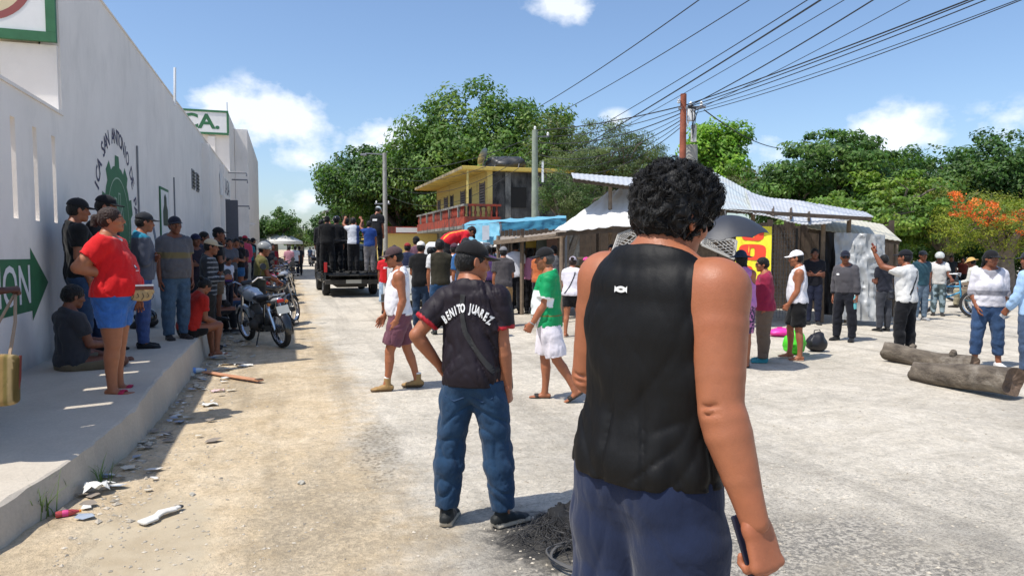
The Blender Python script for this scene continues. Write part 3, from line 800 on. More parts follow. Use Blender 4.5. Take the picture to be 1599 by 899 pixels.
def P2(**k): return k
# ------------------------------------------------------------------ ground
WX, EX, YC = -2.55, -1.2, 9.75                        # wall plane, kerb line, corner where the tall wall starts
HT, HL = 5.25, 3.2
def gnoise(x, y, s, seed): return vnoise(np.stack([x * s, y * s, np.full_like(x, .37)], 1), seed) - .5
def gz(x, y):
    x = np.asarray(x, float); y = np.asarray(y, float)
    near = np.exp(-(np.hypot(x - 2, y - 7) / 14) ** 2)
    z = near * (.022 * gnoise(x, y, .8, 1) + .014 * gnoise(x, y, 3.1, 2) + .007 * gnoise(x, y, 9, 3)) - .008
    z += -.022 * np.exp(-(((x + .25) / .7) ** 2 + ((y - 3.6) / .8) ** 2))       # shallow puddle hollow
    return z
def axis(lo, hi, a, b, fine, grow):
    m = list(np.arange(a, b + 1e-6, fine)); s = fine; p = b
    while p < hi: s *= grow; p += s; m.append(min(p, hi))
    s = fine; p = a; l = []
    while p > lo: s *= grow; p -= s; l.append(max(p, lo))
    return np.array(l[::-1] + m)
gx, gy = axis(-600, 600, -2.4, 8.5, .045, 1.12), axis(-300, 900, 2.2, 13, .045, 1.12)
GX, GY = np.meshgrid(gx, gy); nx, ny = len(gx), len(gy)
gv = np.stack([GX.ravel(), GY.ravel(), gz(GX.ravel(), GY.ravel())], 1)
ii = (np.arange(ny - 1)[:, None] * nx + np.arange(nx - 1)[None, :]).ravel()
gq = np.stack([ii, ii + 1, ii + nx + 1, ii + nx], 1)
def m_ground():
    t = NT('dusty_ground'); p = t.coord('Position'); g = t.new('ShaderNodeNewGeometry')
    sx = t.new('ShaderNodeSeparateXYZ'); t.l.new(g.outputs['Position'], sx.inputs[0]); x, y = sx.outputs[0], sx.outputs[1]
    big = t.noise(.5, 6, .6, p); mid = t.noise(2.6, 8, .65, p, .3); fine = t.noise(34, 6, .7, p); grit = t.noise(130, 3, .6, p)
    tan = t.mix(t.ramp(mid, [(.3, 0), (.7, 1)]), (.50, .385, .24), (.64, .525, .37))
    pale = t.mix(t.ramp(mid, [(.3, 0), (.7, 1)]), (.53, .475, .385), (.62, .565, .475))
    side = t.ramp(t.math('ADD', t.math('ADD', x, t.math('MULTIPLY', t.math('SUBTRACT', big, .5), 1.6)), t.math('MULTIPLY', t.math('SUBTRACT', t.noise(5, 7, .7, p), .5), .9)), [(.42, 0), (.86, 1)])
    c = t.mix(side, tan, pale)
    c = t.mix(1.0, c, t.ramp(t.noise(.55, 7, .68, t.coord('Position', (1, 1, 1), (0, 0, .4), (3, 8, 0)), .5), [(.34, .78), (.56, 1.04)]), 'MULTIPLY')
    rut = t.noise(2.1, 5, .6, t.coord('Position', (1, .07, 1), (0, 0, .06)), .15)
    c = t.mix(1.0, c, t.ramp(rut, [(.36, .80), (.5, 1.02)]), 'MULTIPLY')
    c = t.mix(1.0, c, t.ramp(fine, [(.3, .74), (.62, 1.07)]), 'MULTIPLY')
    c = t.mix(1.0, c, t.ramp(t.noise(8, 7, .7, p, .4), [(.32, .80), (.58, 1.05)]), 'MULTIPLY')
    c = t.mix(1.0, c, t.ramp(grit, [(.25, .87), (.55, 1.02)]), 'MULTIPLY')
    # grey grit trodden in: strong round the burnt patch and right of it, streaked along the cross street
    st = t.noise(1.0, 7, .7, t.coord('Position', (1.3, 4.2, 1), (0, 0, .25)), .5)
    def spot(px, py, rx, ry, a=0.0):
        w = G(px, py); m = t.new('ShaderNodeMapping'); m.vector_type = 'TEXTURE'
        t.l.new(g.outputs['Position'], m.inputs['Vector']); m.inputs['Location'].default_value = (w.x, w.y, 0); m.inputs['Rotation'].default_value = (0, 0, a); m.inputs['Scale'].default_value = (rx, ry, 1)
        ln = t.new('ShaderNodeVectorMath', operation='LENGTH'); mm = t.new('ShaderNodeVectorMath', operation='MULTIPLY'); mm.inputs[1].default_value = (1, 1, 0)
        t.l.new(m.outputs[0], mm.inputs[0]); t.l.new(mm.outputs[0], ln.inputs[0]); return ln.outputs['Value']
    sp1 = spot(1330, 810, 3.0, 1.9, -TH); sp0 = spot(890, 838, .50, .42, -TH); sp3 = spot(1150, 870, 1.7, .85, -TH)
    speck = t.ramp(t.noise(46, 5, .75, t.coord('Position', (1, 2.2, 1), (0, 0, .1))), [(.50, 0), (.60, 1)])
    k1 = t.math('MULTIPLY', t.ramp(t.math('SUBTRACT', t.math('ADD', t.math('SUBTRACT', 1.0, sp1), t.math('MULTIPLY', t.math('SUBTRACT', st, .5), 2.2)), 0.0), [(.0, 0), (.55, 1)]), speck)
    c = t.mix(t.math('MULTIPLY', k1, .6), c, (.13, .125, .112))
    k3 = t.math('MULTIPLY', t.ramp(t.math('ADD', t.math('SUBTRACT', 1.1, sp3), t.math('MULTIPLY', t.math('SUBTRACT', st, .5), 1.2)), [(.0, 0), (.5, 1)]), t.ramp(fine, [(.42, 0), (.56, 1)]))
    c = t.mix(t.math('MULTIPLY', k3, .7), c, (.05, .05, .05))
    k0 = t.ramp(t.math('ADD', t.math('SUBTRACT', 1.15, sp0), t.math('MULTIPLY', t.math('SUBTRACT', t.noise(7, 6, .75, p, .6), .5), 1.3)), [(.12, 0), (.42, 1)])
    c = t.mix(t.math('MULTIPLY', k0, .93), c, t.mix(grit, (.012, .012, .013), (.07, .068, .065)))
    # old tyre track and streaks of grey along the cross street
    tr = spot(590, 700, .22, 1.15, -.12); tre = t.voro(26, t.coord('Position', (1, 1, 1)), 'F1')
    c = t.mix(t.math('MULTIPLY', t.math('MULTIPLY', t.ramp(t.math('SUBTRACT', 1.0, tr), [(.0, 0), (.35, .95)]), t.ramp(tre, [(.25, 1), (.5, .25)])), t.ramp(fine, [(.35, .4), (.6, 1)])), c, (.16, .135, .098))
    gd = t.ramp(t.math('ADD', t.math('SUBTRACT', 1.0, spot(500, 800, .62, 1.3, -.1)), t.math('MULTIPLY', t.math('SUBTRACT', mid, .5), 1.2)), [(.1, 0), (.6, .75)])
    c = t.mix(t.math('MULTIPLY', gd, t.ramp(fine, [(.36, 1), (.62, .25)])), c, (.27, .225, .16))
    sw = t.ramp(t.noise(.9, 8, .72, t.coord('Position', (.5, 3.2, 1), (0, 0, .12)), .4), [(.54, 0), (.68, .55)])
    c = t.mix(t.math('MULTIPLY', sw, t.ramp(x, [(.3, .25), (.6, 1.0)])), c, (.33, .295, .235))
    # damp mud by the puddle
    wet = t.ramp(t.math('ADD', t.math('SUBTRACT', 1.0, spot(235, 838, .42, .95, .12)), t.math('MULTIPLY', t.math('SUBTRACT', mid, .5), .9)), [(.05, 0), (.35, 1)])
    c = t.mix(t.math('MULTIPLY', wet, .85), c, t.mix(t.ramp(mid, [(.4, 0), (.6, 1)]), (.37, .30, .20), (.43, .36, .25)))
    t.set(Base_Color=c, Roughness=t.math('SUBTRACT', .95, t.math('MULTIPLY', wet, .42)), Specular_IOR_Level=.25)
    h = t.math('ADD', t.math('MULTIPLY', fine, .6), t.math('MULTIPLY', t.noise(9, 6, .65, p), 1.0))
    h = t.math('ADD', h, t.math('MULTIPLY', grit, .22))
    t.bump(t.math('MULTIPLY', h, t.math('SUBTRACT', 1.0, t.math('MULTIPLY', wet, .8))), .95, .026)
    return t.m
ground = mesh_np('ground', gv, gq, m_ground()); tag(ground, kind='structure')
rg = random.Random(11)
def gh(x, y): return float(gz(np.array([x]), np.array([y]))[0])

# loose stones trodden into the dirt, far too many to count
sv, sq, scol = [], [], []
base_s = np.array([(1, 0, 0), (0, 1, 0), (-1, 0, 0), (0, -1, 0), (.2, .1, .8), (-.1, .1, -.6)], float)
fs = [(0, 1, 4), (1, 2, 4), (2, 3, 4), (3, 0, 4), (1, 0, 5), (2, 1, 5), (3, 2, 5), (0, 3, 5)]
for i in range(5200):
    if i < 1500: x, y, s = EX + abs(rg.gauss(0, .4)) + .02, rg.uniform(3.5, 22), rg.uniform(.004, .016)
    elif i < 1640: x, y, s = EX + abs(rg.gauss(0, .16)) + .03, rg.uniform(4.5, 14), rg.uniform(.012, .034)
    else:
        D = 2.8 * math.exp(rg.uniform(0, 1.7)); q = X(rg.uniform(150, 1599), D); x, y, s = q.x, q.y, rg.uniform(.003, .013)
        if x < EX + .05: continue
    a = rg.uniform(0, 6.3); R = np.array([[math.cos(a), -math.sin(a), 0], [math.sin(a), math.cos(a), 0], [0, 0, 1]])
    b = base_s * A(s * rg.uniform(.7, 1.4), s * rg.uniform(.6, 1.1), s * rg.uniform(.4, .8)) * (1 + .25 * np.array([[rg.uniform(-1, 1)] for _ in range(6)]))
    o = len(sv); sv += list(b @ R.T + A(x, y, gh(x, y) + s * .15)); sq += [tuple(o + k for k in f) for f in fs]
    g = rg.uniform(.30, .56); scol += [(g, g * .88, g * .70)] * 6
MATS_STONE = mat_attr('stone', .9, 20, .3)
me_s = mesh_np('loose_stones', np.array(sv), np.array(sq), MATS_STONE, None, np.array(scol), False)
tag(me_s, 'small pale stones and grit lying over the dirt street', None, kind='stuff')

# ------------------------------------------------------------------ pavement
def swz(y): return .215 + (.36 - .215) * smooth01((y - 4.2) / 4.2)
def swx(y): return float(np.interp(y, [2.0, 3.4, 4.3, 5.3, 6.3, 8, 60], [-2.1, -1.78, -1.52, -1.33, -1.22, EX, EX]))
yy = np.concatenate([np.arange(2.0, 14, .11), np.arange(14, 42, .6)])
pv, pf = [], []
for y in yy:
    e = swx(y) + .022 * (vnoise(np.array([[y * 5, 0, 3]]), 5)[0] - .5) + .02 * (vnoise(np.array([[y * 17, 0, 3]]), 6)[0] - .5); z = swz(y) + .006 * (vnoise(np.array([[y * 9, 2, 3]]), 7)[0] - .5)
    ch = .012 + .035 * max(0, vnoise(np.array([[y * 11, 4, 3]]), 9)[0] - .55)
    pv += [(WX - .3, y, z + .002), (-2.0, y, z + .003), (e - .12, y, z), (e - ch, y, z - .004), (e + .004, y, z - ch), (e + .025, y, z * .45), (e + .05, y, -.05)]
m = 7
for i in range(len(yy) - 1):
    for k in range(m - 1): pf.append((i * m + k, i * m + k + 1, (i + 1) * m + k + 1, (i + 1) * m + k))
pv += [(WX - .3, yy[0], -.05)]; pf.append(tuple([len(pv) - 1] + list(range(0, 7)))[::-1])
def m_conc(name, c1, c2, sc=1.0, bump=.35, stain=(.25, .23, .2)):
    t = NT(name); p = t.coord('Position')
    n = t.noise(1.6 * sc, 8, .65, p, .3); f = t.noise(45 * sc, 5, .7, p)
    c = t.mix(t.ramp(n, [(.3, 0), (.7, 1)]), c1, c2)
    c = t.mix(1.0, c, t.ramp(f, [(.3, .88), (.7, 1.06)]), 'MULTIPLY')
    c = t.mix(t.ramp(t.noise(.9 * sc, 9, .7, t.coord('Position', (1, 1, .35))), [(.55, 0), (.75, .4)]), c, stain)
    t.set(Base_Color=c, Roughness=.9, Specular_IOR_Level=.25); t.bump(t.math('ADD', f, t.math('MULTIPLY', n, .6)), bump, .01); return t.m
pave = mesh_np('pavement', np.array(pv), [list(f) for f in pf] if False else np.array([f for f in pf if len(f) == 4]), m_conc('pavement_concrete', (.45, .395, .32), (.55, .49, .405)), None, None, False)
tag(pave, kind='structure')

# ------------------------------------------------------------------ the white walls on the left
def m_paint(name, c, stain=(.50, .47, .43), amt=.32):
    t = NT(name); p = t.coord('Position'); n = t.noise(1.1, 8, .62, p); f = t.noise(28, 5, .65, p)
    c1 = t.mix(1.0, c, t.ramp(n, [(.3, .92), (.7, 1.03)]), 'MULTIPLY')
    dr = t.noise(1.3, 8, .7, t.coord('Position', (1.4, 1.4, .6)), .5)
    c1 = t.mix(t.math('MULTIPLY', t.ramp(dr, [(.50, 0), (.74, 1)]), amt), c1, stain)
    g = t.new('ShaderNodeNewGeometry'); s = t.new('ShaderNodeSeparateXYZ'); t.l.new(g.outputs['Position'], s.inputs[0])
    low = t.ramp(t.math('ADD', s.outputs[2], t.math('MULTIPLY', t.math('SUBTRACT', n, .5), .9)), [(.36, 1), (.62, 0)])
    c1 = t.mix(t.math('MULTIPLY', low, .5), c1, (.36, .33, .29))          # splashed mud along the foot
    t.set(Base_Color=c1, Roughness=.82, Specular_IOR_Level=.3); t.bump(t.math('ADD', f, t.math('MULTIPLY', n, 2)), .28, .012); return t.m
M_WHITE = m_paint('white_wall_paint', (.85, .80, .745))
M_CREAM = m_paint('cream_wall_paint', (.72, .66, .52))
M_GREEN = plain('green_paint', (.035, .155, .065), .6, var=.2, scale=5)
M_NAVY = plain('navy_paint', (.05, .045, .10), .6)
M_SIGNW = plain('sign_white', (.78, .78, .77), .5, var=.05)
M_GREY = plain('grey_metal', (.22, .225, .24), .5, .3)
M_DARKM = plain('dark_metal', (.035, .036, .04), .5, .4)
M_STEEL = plain('galvanised_steel', (.42, .43, .44), .42, .7)

slots = [YC - .39 - .63 * i for i in range(7)]
low_w = empty('perimeter_wall', (WX, 7.3, 0), 0, 'low white wall pierced by tall narrow slots at the left edge', 'wall')
mb = MB(); x0, x1 = -.18, 0.0; oy = 7.3
mb.bb(x0, x1, 4.9 - oy, YC - oy, -.1, 1.9); mb.bb(x0, x1, 4.9 - oy, YC - oy, 2.9, HL)
ed = [4.9] + [v for s in sorted(slots) for v in (s - .065, s + .065)] + [YC]
for a, b in zip(ed[0::2], ed[1::2]): mb.bb(x0, x1, a - oy, b - oy, 1.9, 2.9)
mb.build('wall', M_WHITE, low_w)
mb = MB().bb(x0 - .02, x1 + .02, 4.9 - oy, YC - oy, HL, HL + .035); mb.build('coping', M_WHITE, low_w)
def onwall(y, z, d=.004): return (WX + d, y, z)
def flat(name, polys, mat, parent, d=.004, off=(0, 0, 0)):
    mb = MB()
    for poly in polys: mb.raw([(WX + d - off[0], y - off[1], z - off[2]) for y, z in poly], [tuple(range(len(poly)))])
    return mb.build(name, mat, parent, fixn=False)
OFF = (WX, 7.3, 0)
arr = flat('painted_arrow', [[(5.2, .93), (8.45, .95), (8.45, 1.49), (5.2, 1.52)], [(8.45, .84), (8.99, 1.225), (8.45, 1.61)]], M_GREEN, low_w, .003, OFF)
v, f = text_mesh('ION', .56, 0, .006)
v[:, 0] *= .88
MB().raw([(.007, 7.98 - oy + a, 1.21 + b) for a, b, c in v], f).build('lettering', M_SIGNW, arr, fixn=False)

tall = empty('painted_wall', (WX, 20, 0), 0, 'long tall white wall with green gear emblem painted on it', 'wall')
T0 = (WX, 20, 0)
MB().bb(-.2, 0, YC - 20, 36.6 - 20, -.1, HT).build('wall', M_WHITE, tall)
MB().bb(-.22, .02, YC - 20 - .02, 36.6 - 20, HT, HT + .03).build('coping', M_WHITE, tall)
MB().bb(0, .22, 24.6 - 20, 25.2 - 20, 0, HT - .25).build('pilaster', M_WHITE, tall)
MB().bb(0, .16, 31.0 - 20, 31.4 - 20, 0, HT - .2).build('pilaster', M_WHITE, tall)
# gear emblem
ec_y, ec_z = 12.55, 1.98
def circ(r, n=64, a0=0, a1=2 * math.pi): return [(ec_y + r * math.sin(a0 + (a1 - a0) * i / n), ec_z + r * math.cos(a0 + (a1 - a0) * i / n)) for i in range(n + (0 if abs(a1 - a0 - 2 * math.pi) < 1e-6 else 1))]
gear = []
for k in range(10):
    a = 2 * math.pi * k / 10
    for da, r in ((-.17, .93), (-.12, 1.10), (.12, 1.10), (.17, .93)):
        gear.append((ec_y + r * math.sin(a + da), ec_z + r * math.cos(a + da)))
    gear.append((ec_y + .94 * math.sin(a + math.pi / 10), ec_z + .94 * math.cos(a + math.pi / 10)))
em = flat('painted_gear', [gear], M_GREEN, tall, .003, T0)
def line(name, pts, w, mat, parent, d):
    mb = MB()
    for i in range(len(pts) - 1):
        a, b = Vector((pts[i][0], pts[i][1])), Vector((pts[i + 1][0], pts[i + 1][1])); t = (b - a); n = Vector((-t.y, t.x)).normalized() * w / 2; e = t.normalized() * w * .3
        mb.raw([(WX + d - T0[0], q.x - T0[1], q.y) for q in (a - n - e, b - n + e, b + n + e, a + n - e)], [(0, 1, 2, 3)])
    return mb.build(name, mat, parent, fixn=False)
M_PALEG = plain('pale_green_paint', (.42, .55, .42), .6)
line('gear_outline', circ(.74, 64) + circ(.74, 64)[:1], .025, M_PALEG, em, .0075)
cr = [(-.5, .05), (-.36, .22), (-.28, .1), (-.25, .42), (-.12, .4), (-.08, .16), (0, .22), (.02, .5), (.14, .5), (.16, .16), (.26, .3), (.34, .1), (.5, .02)]
line('gear_outline', [(ec_y + a, ec_z + b) for a, b in cr], .025, M_PALEG, em, .0075)
word = 'ICA SAN ANTONIO DE PA'
mid_i = word.index('ANTONIO') + 1.3
for i, ch in enumerate(word):
    if ch == ' ': continue
    a = (i - mid_i) * .128; v, f = text_mesh(ch, .33, 0, .006); ca, sa = math.cos(a), math.sin(a); r = 1.38
    pts = [(.004, ec_y + r * sa + u * ca * .95 + w * sa - 20, ec_z + r * ca - u * sa * .95 + w * ca) for u, w, _ in v]
    MB().raw(pts, f).build('painted_letter', M_NAVY, tall, fixn=False)
# poster, conduits, vents, rod
po = empty('wall_poster', (WX + .01, 16.9, 2.3), 0, 'narrow framed green poster hanging on the tall white wall', 'poster')
MB().bb(0, .02, -.55, .55, -.62, .62).build('frame', M_GREEN, po); MB().bb(.02, .026, -.49, .49, -.56, .56).build('sheet', M_SIGNW, po)
mb = MB().raw([(.03, u, w) for u, w in [(-.3, -.2), (.3, -.2), (.32, .15), (.18, .25), (.16, .42), (0, .5), (-.14, .42), (-.16, .25), (-.32, .1)]], [tuple(range(9))]); mb.build('print', plain('poster_ink', (.03, .06, .04), .6), po, fixn=False)
for y, z0, z1 in ((14.1, 1.2, 3.45), (18.4, 1.4, 3.3)):
    o = MB().tube([(WX + .02, y, z0), (WX + .02, y, z1)], .018, 6).build('conduit_pipe', M_GREY, None); tag(o, 'thin grey conduit running up the white wall ' + ('just past the gear emblem' if y < 16 else 'beyond the framed poster'), 'pipe')
for y in (22.1, 23.1):
    r = empty('wall_vent', (WX + .0, y, 3.6), 0, 'small dark louvred vent in the tall wall, ' + ('nearer of the pair' if y < 22.5 else 'farther of the pair'), 'vent')
    MB().bb(0, .03, -.28, .28, -.28, .28).build('frame', M_GREY, r)
    for k in range(5): MB().box((.035, 0, -.2 + .1 * k), (.03, .48, .05)).build('slat', M_DARKM, r)
rod = MB().tube([V(257, 452, 12.6), V(239, 352, 13.0)], .02, 7).build('metal_rod', M_GREY); tag(rod, 'long grey rod leaning against the white wall beside the standing man', 'rod')
# sign on brackets, open gate leaf, pipe brackets
sb = empty('wall_sign', (WX, 33, 4.2), 0, 'small white signboard with dark lettering fixed along the tall wall', 'sign')
MB().bb(.02, .1, -2.2, 2.2, -.42, .48).build('board', M_SIGNW, sb)
v, f = text_mesh('CASA', .95); MB().raw([(.106, a * 1.3, b + .05) for a, b, c in v], f).build('lettering', M_NAVY, sb, fixn=False)
gt = empty('gate_leaf', (WX, 31.9, .36), 0, 'dark grey sheet metal gate leaf standing open from the wall', 'gate')
MB().bb(0, .62, -.03, .03, 0, 3.3).build('panel', plain('gate_grey', (.10, .10, .115), .6), gt, bevel=.01)
MB().tube([(.0, -.08, 0), (.0, -.08, 3.4)], .05, 8).build('post', M_GREY, gt)
for i, (px, py, D) in enumerate(((376, 270, 33), (378, 281, 35), (381, 322, 36), (381, 338, 38), (349, 312, 30))):
    p = V(px, py, D); o = MB().tube([(WX - .02, p.y, p.z), (p.x + .25, p.y, p.z), (p.x + .25, p.y, p.z - .16)], .035, 6).build('pipe_bracket', M_GREY)
    tag(o, 'grey pipe bracket sticking out of the far white wall, ' + ['topmost of five', 'second from the top of five', 'fourth from the top of five', 'lowest of five', 'beside the small signboard'][i], 'bracket', 'pipe brackets on the wall')
# upper building with the big sign, projecting bay, wall beyond
ub = empty('white_building', (-5.5, 39, 0), 0, 'white building rising behind the tall wall and jutting into the street', 'building')
MB().bb(-1.5, 2.95, -2.35, 16, 0, 8.15).build('wall', M_WHITE, ub)
MB().bb(2.96, 3.62, 1.2, 16, 0, 8.0).build('bay', M_WHITE, ub, bevel=.02)
for x in (.1, 1.2, 2.0): MB().bb(x, x + .32, -2.5, -2.352, 4.4, 7.0).build('pilaster', M_WHITE, ub)
MB().bb(1.52, 1.98, -2.40, -2.352, 5.3, 6.2).build('window', plain('dim_glass', (.06, .07, .08), .15), ub)
MB().bb(2.5, 3.9, 1.6, 1.7, 2.9, 3.0).build('ledge', M_WHITE, ub)
sg = empty('roof_sign', (-3.9, 36.5, 7.65), 0, 'white roof sign with green border and green letters above the tall wall', 'sign')
MB().bb(-4.0, 1.35, -.05, .05, -.55, .55).build('board', M_SIGNW, sg)
mb = MB()
for a in ((-4.0, 1.35, .48, .58), (-4.0, 1.35, -.58, -.48)): mb.bb(a[0], a[1], -.075, -.03, a[2], a[3])
mb.bb(1.27, 1.37, -.075, -.03, -.478, .478); mb.build('border', M_GREEN, sg)
v, f = text_mesh('ICA.', 1.05, .0, .03); MB().raw([(a * 1.02 - .02, -.056, b * .9) for a, b, c in v], f).build('lettering', M_GREEN, sg, fixn=False)
v, f = text_mesh('A', .5, .0, .01); MB().raw([(a - .75, 36.62 - 36.5 - .1, b - .92) for a, b, c in v], f).build('small_letter', M_NAVY, sg, fixn=False)
MB().tube([(1.7 - .4, 0, -.6), (1.7 - .4, 0, 1.0)], .02, 6).build('mast', M_STEEL, sg)
ant = MB().tube([V(273, 165, 15.5), V(273, 106, 15.5)], .03, 6).build('antenna_mast', M_SIGNW); tag(ant, 'thin white antenna mast standing up behind the tall wall', 'mast')
fw = empty('boundary_wall', (WX, 75, 0), 0, 'cream boundary wall running on down the far street', 'wall')
MB().bb(-.2, 0, -17, 45, 0, 4.3).build('wall', M_CREAM, fw)
for k in range(6): MB().bb(0, .12, -16 + k * 7, -15.5 + k * 7, 0, 4.45).build('pier', M_CREAM, fw)
# cream block behind the low wall, with the big sign on its face
cb = empty('cream_building', (-5.5, YC + 1.5, 0), 0, 'cream building end behind the low slotted wall at the upper left', 'building')
MB().bb(-4, 2.72, -1.48, 1.5, 0, 5.55).build('wall', M_CREAM, cb)
MB().bb(2.35, 2.93, -1.56, -1.485, 3.0, 4.02).build('pilaster', M_WHITE, cb)
bs = empty('emblem_sign', (-3.4, YC - .03, 5.1), 0, 'large white sign with green border and round emblem at the top left corner', 'sign')
MB().bb(-2.6, .82, -.09, -.02, -1.0, .7).build('board', M_SIGNW, bs)
mb = MB().bb(-2.6, .85, -.115, -.06, -1.06, -.95); mb.bb(.75, .85, -.115, -.06, -.948, .7); mb.build('border', M_GREEN, bs)
def disc(r0, r1, y, n=40, c=(0, 0)):
    m_ = MB()
    for k in range(n):
        a, b = 2 * math.pi * k / n, 2 * math.pi * (k + 1) / n
        q = [(c[0] + r1 * math.cos(a), y, c[1] + r1 * math.sin(a)), (c[0] + r1 * math.cos(b), y, c[1] + r1 * math.sin(b))]
        if r0 > 0: m_.raw([(c[0] + r0 * math.cos(a), y, c[1] + r0 * math.sin(a))] + q + [(c[0] + r0 * math.cos(b), y, c[1] + r0 * math.sin(b))], [(0, 1, 2, 3)])
        else: m_.raw([(c[0], y, c[1])] + q, [(0, 1, 2)])
    return m_
disc(.43, .51, -.094, c=(.12, -.36)).build('ring', plain('emblem_ring', (.30, .08, .07), .5), bs)
disc(0, .43, -.0935, c=(.12, -.36)).build('emblem_field', plain('emblem_cream', (.66, .56, .36), .5), bs)
MB().raw([(.30, -.096, -.55), (.45, -.096, -.52), (.52, -.096, -.3), (.34, -.096, -.2)], [(0, 1, 2, 3)]).build('emblem_patch', plain('emblem_blue', (.2, .45, .6), .5), bs, fixn=False)
# ------------------------------------------------------------------ trees
def m_leaf(name, trans=.28, rough=.5):
    t = NT(name); at = t.new('ShaderNodeAttribute'); at.attribute_name = 'Col'
    t.set(Base_Color=at.outputs['Color'], Roughness=rough, Specular_IOR_Level=.35)
    tr = t.new('ShaderNodeBsdfTranslucent'); c = t.mix(1.0, at.outputs['Color'], (1.5, 1.6, .6), 'MULTIPLY'); t.l.new(c, tr.inputs['Color'])
    mx = t.new('ShaderNodeMixShader'); mx.inputs[0].default_value = trans
    t.l.new(t.b.outputs[0], mx.inputs[1]); t.l.new(tr.outputs[0], mx.inputs[2]); t.l.new(mx.outputs[0], t.n['Material Output'].inputs['Surface']); return t.m
M_LEAF = m_leaf('foliage', .34)
M_BARK = plain('bark', (.17, .14, .11), .9, var=.35, scale=9, bump=.6)
def leaves(rs, centers, rad, per, size, cols, flat_=.7, out_c=None, up=.5, asp=.5):
    """per leaf one folded blade: 4 corners, two faces"""
    n = len(centers) * per
    C = np.repeat(centers, per, 0); d = rs.normal(size=(n, 3)); d *= (rs.uniform(.2, 1, (n, 1)) ** .5) / np.linalg.norm(d, axis=1, keepdims=True)
    R = np.repeat(np.asarray(rad).reshape(-1, 1) * np.ones((len(centers), 1)), per, 0)
    P = C + d * R * A(1, 1, flat_)
    N = d + A(0, 0, up) + rs.normal(size=(n, 3)) * .55
    if out_c is not None:
        o = P - out_c; N += .6 * o / np.maximum(np.linalg.norm(o, axis=1, keepdims=True), 1e-6)
    N /= np.linalg.norm(N, axis=1, keepdims=True); t = rs.normal(size=(n, 3)); t -= N * (t * N).sum(1, keepdims=True); t /= np.linalg.norm(t, axis=1, keepdims=True); b = np.cross(N, t)
    s = size * rs.uniform(.6, 1.3, (n, 1))
    v = np.stack([P - t * s * .5, P + b * s * asp * .5 - N * s * .10, P + t * s * .5 - N * s * .06, P - b * s * asp * .5 - N * s * .10], 1).reshape(-1, 3)
    i = np.arange(n)[:, None] * 4; q = np.concatenate([i + A(0, 1, 2).astype(int), i + A(0, 2, 3).astype(int)], 0)
    cl = np.array(cols) * A(1.85, 1.72, 1.5); ci = rs.integers(0, len(cl), len(centers)); base = np.repeat(cl[ci], per, 0) * rs.uniform(.7, 1.3, (n, 1)) * (1 + rs.normal(size=(n, 3)) * .06)
    return v, q, np.repeat(np.clip(base, .003, 1), 4, 0)
def tree(label, pos, h, crown, trunk_h, seed, cols, n_cl=260, per=55, size=.34, rad=.9, lobes=9, group='trees behind the street', fl=.75, trunk_r=.28, shape=1.0, cat='tree', asp=.55, fill=.25, name='tree', lob=None):
    rs = np.random.default_rng(seed); root = empty(name, pos, 0, label, cat, group)
    rx, ry, rz = crown; c0 = A(0, 0, h - rz)
    if lob is None:
        L_ = [(c0 + A(0, 0, rz * .15), A(rx * .62, ry * .62, rz * .8))]
        for k in range(lobes):
            a = 2 * math.pi * (k + rs.uniform(-.3, .3)) / lobes; e = rs.uniform(-.45, .6)
            L_.append((c0 + A(math.cos(a) * rx * .58, math.sin(a) * ry * .58, e * rz * .75), A(rx, ry, rz) * A(.42, .42, .40) * rs.uniform(.75, 1.2)))
    else: L_ = [(A(*c), A(*r)) for c, r in lob]
    vol = np.array([(r[0] * r[1] * r[2]) ** .667 for _, r in L_]); pick = rs.choice(len(L_), n_cl, p=vol / vol.sum())
    d = rs.normal(size=(n_cl, 3)); d /= np.linalg.norm(d, axis=1, keepdims=True); u = np.where(rs.uniform(size=(n_cl, 1)) < fill, rs.uniform(.3, .9, (n_cl, 1)), rs.uniform(.86, 1.1, (n_cl, 1)))
    C = np.array([L_[i][0] for i in pick]) + d * u * np.array([L_[i][1] for i in pick])
    C = C[C[:, 2] > max(.3, trunk_h * .55)]
    R = rad * rs.uniform(.5, 1.25, len(C))
    v, q, col = leaves(rs, C, R, int(per * 1.6), size * .74, cols, fl, c0, asp=asp)
    cr = mesh_np('crown', v, q, M_LEAF, root, col, False)
    mb = MB(); r0 = trunk_r; base_p = Vector((0, 0, -.1)); top = Vector((rs.uniform(-.3, .3), rs.uniform(-.3, .3), trunk_h))
    midp = (base_p + top) / 2 + Vector((rs.uniform(-.12, .12), rs.uniform(-.12, .12), 0))
    mb.tube([base_p, base_p + Vector((0, 0, .4)), midp, top], [r0 * 1.5, r0 * 1.1, r0 * .95, r0 * .8], 9)
    for c, r in L_[:12]:
        e = Vector(c); mp = top.lerp(e, .5) + Vector((rs.uniform(-.3, .3), rs.uniform(-.3, .3), rs.uniform(0, .4)))
        mb.tube([top, mp, e], [r0 * .6, r0 * .36, r0 * .1], 6)
        for k in range(4):
            dd = Vector(rs.normal(size=3)); dd.normalize(); e2 = e + Vector([dd[i] * r[i] * .85 for i in range(3)]); mb.tube([mp.lerp(e, .5), e.lerp(e2, .5), e2], [r0 * .2, r0 * .12, r0 * .04], 5)
    mb.build('trunk', M_BARK, root, True, fixn=False)
    return root
g_dark = [(.024, .060, .014), (.034, .078, .017), (.018, .045, .012), (.046, .092, .022)]
g_mid = [(.045, .095, .020), (.062, .120, .026), (.032, .072, .018), (.080, .135, .032)]
g_olive = [(.055, .085, .035), (.045, .072, .030), (.075, .105, .045)]
g_lime = [(.085, .175, .020), (.12, .22, .03), (.06, .13, .018)]
def zt(py, D): return zat(py, D)
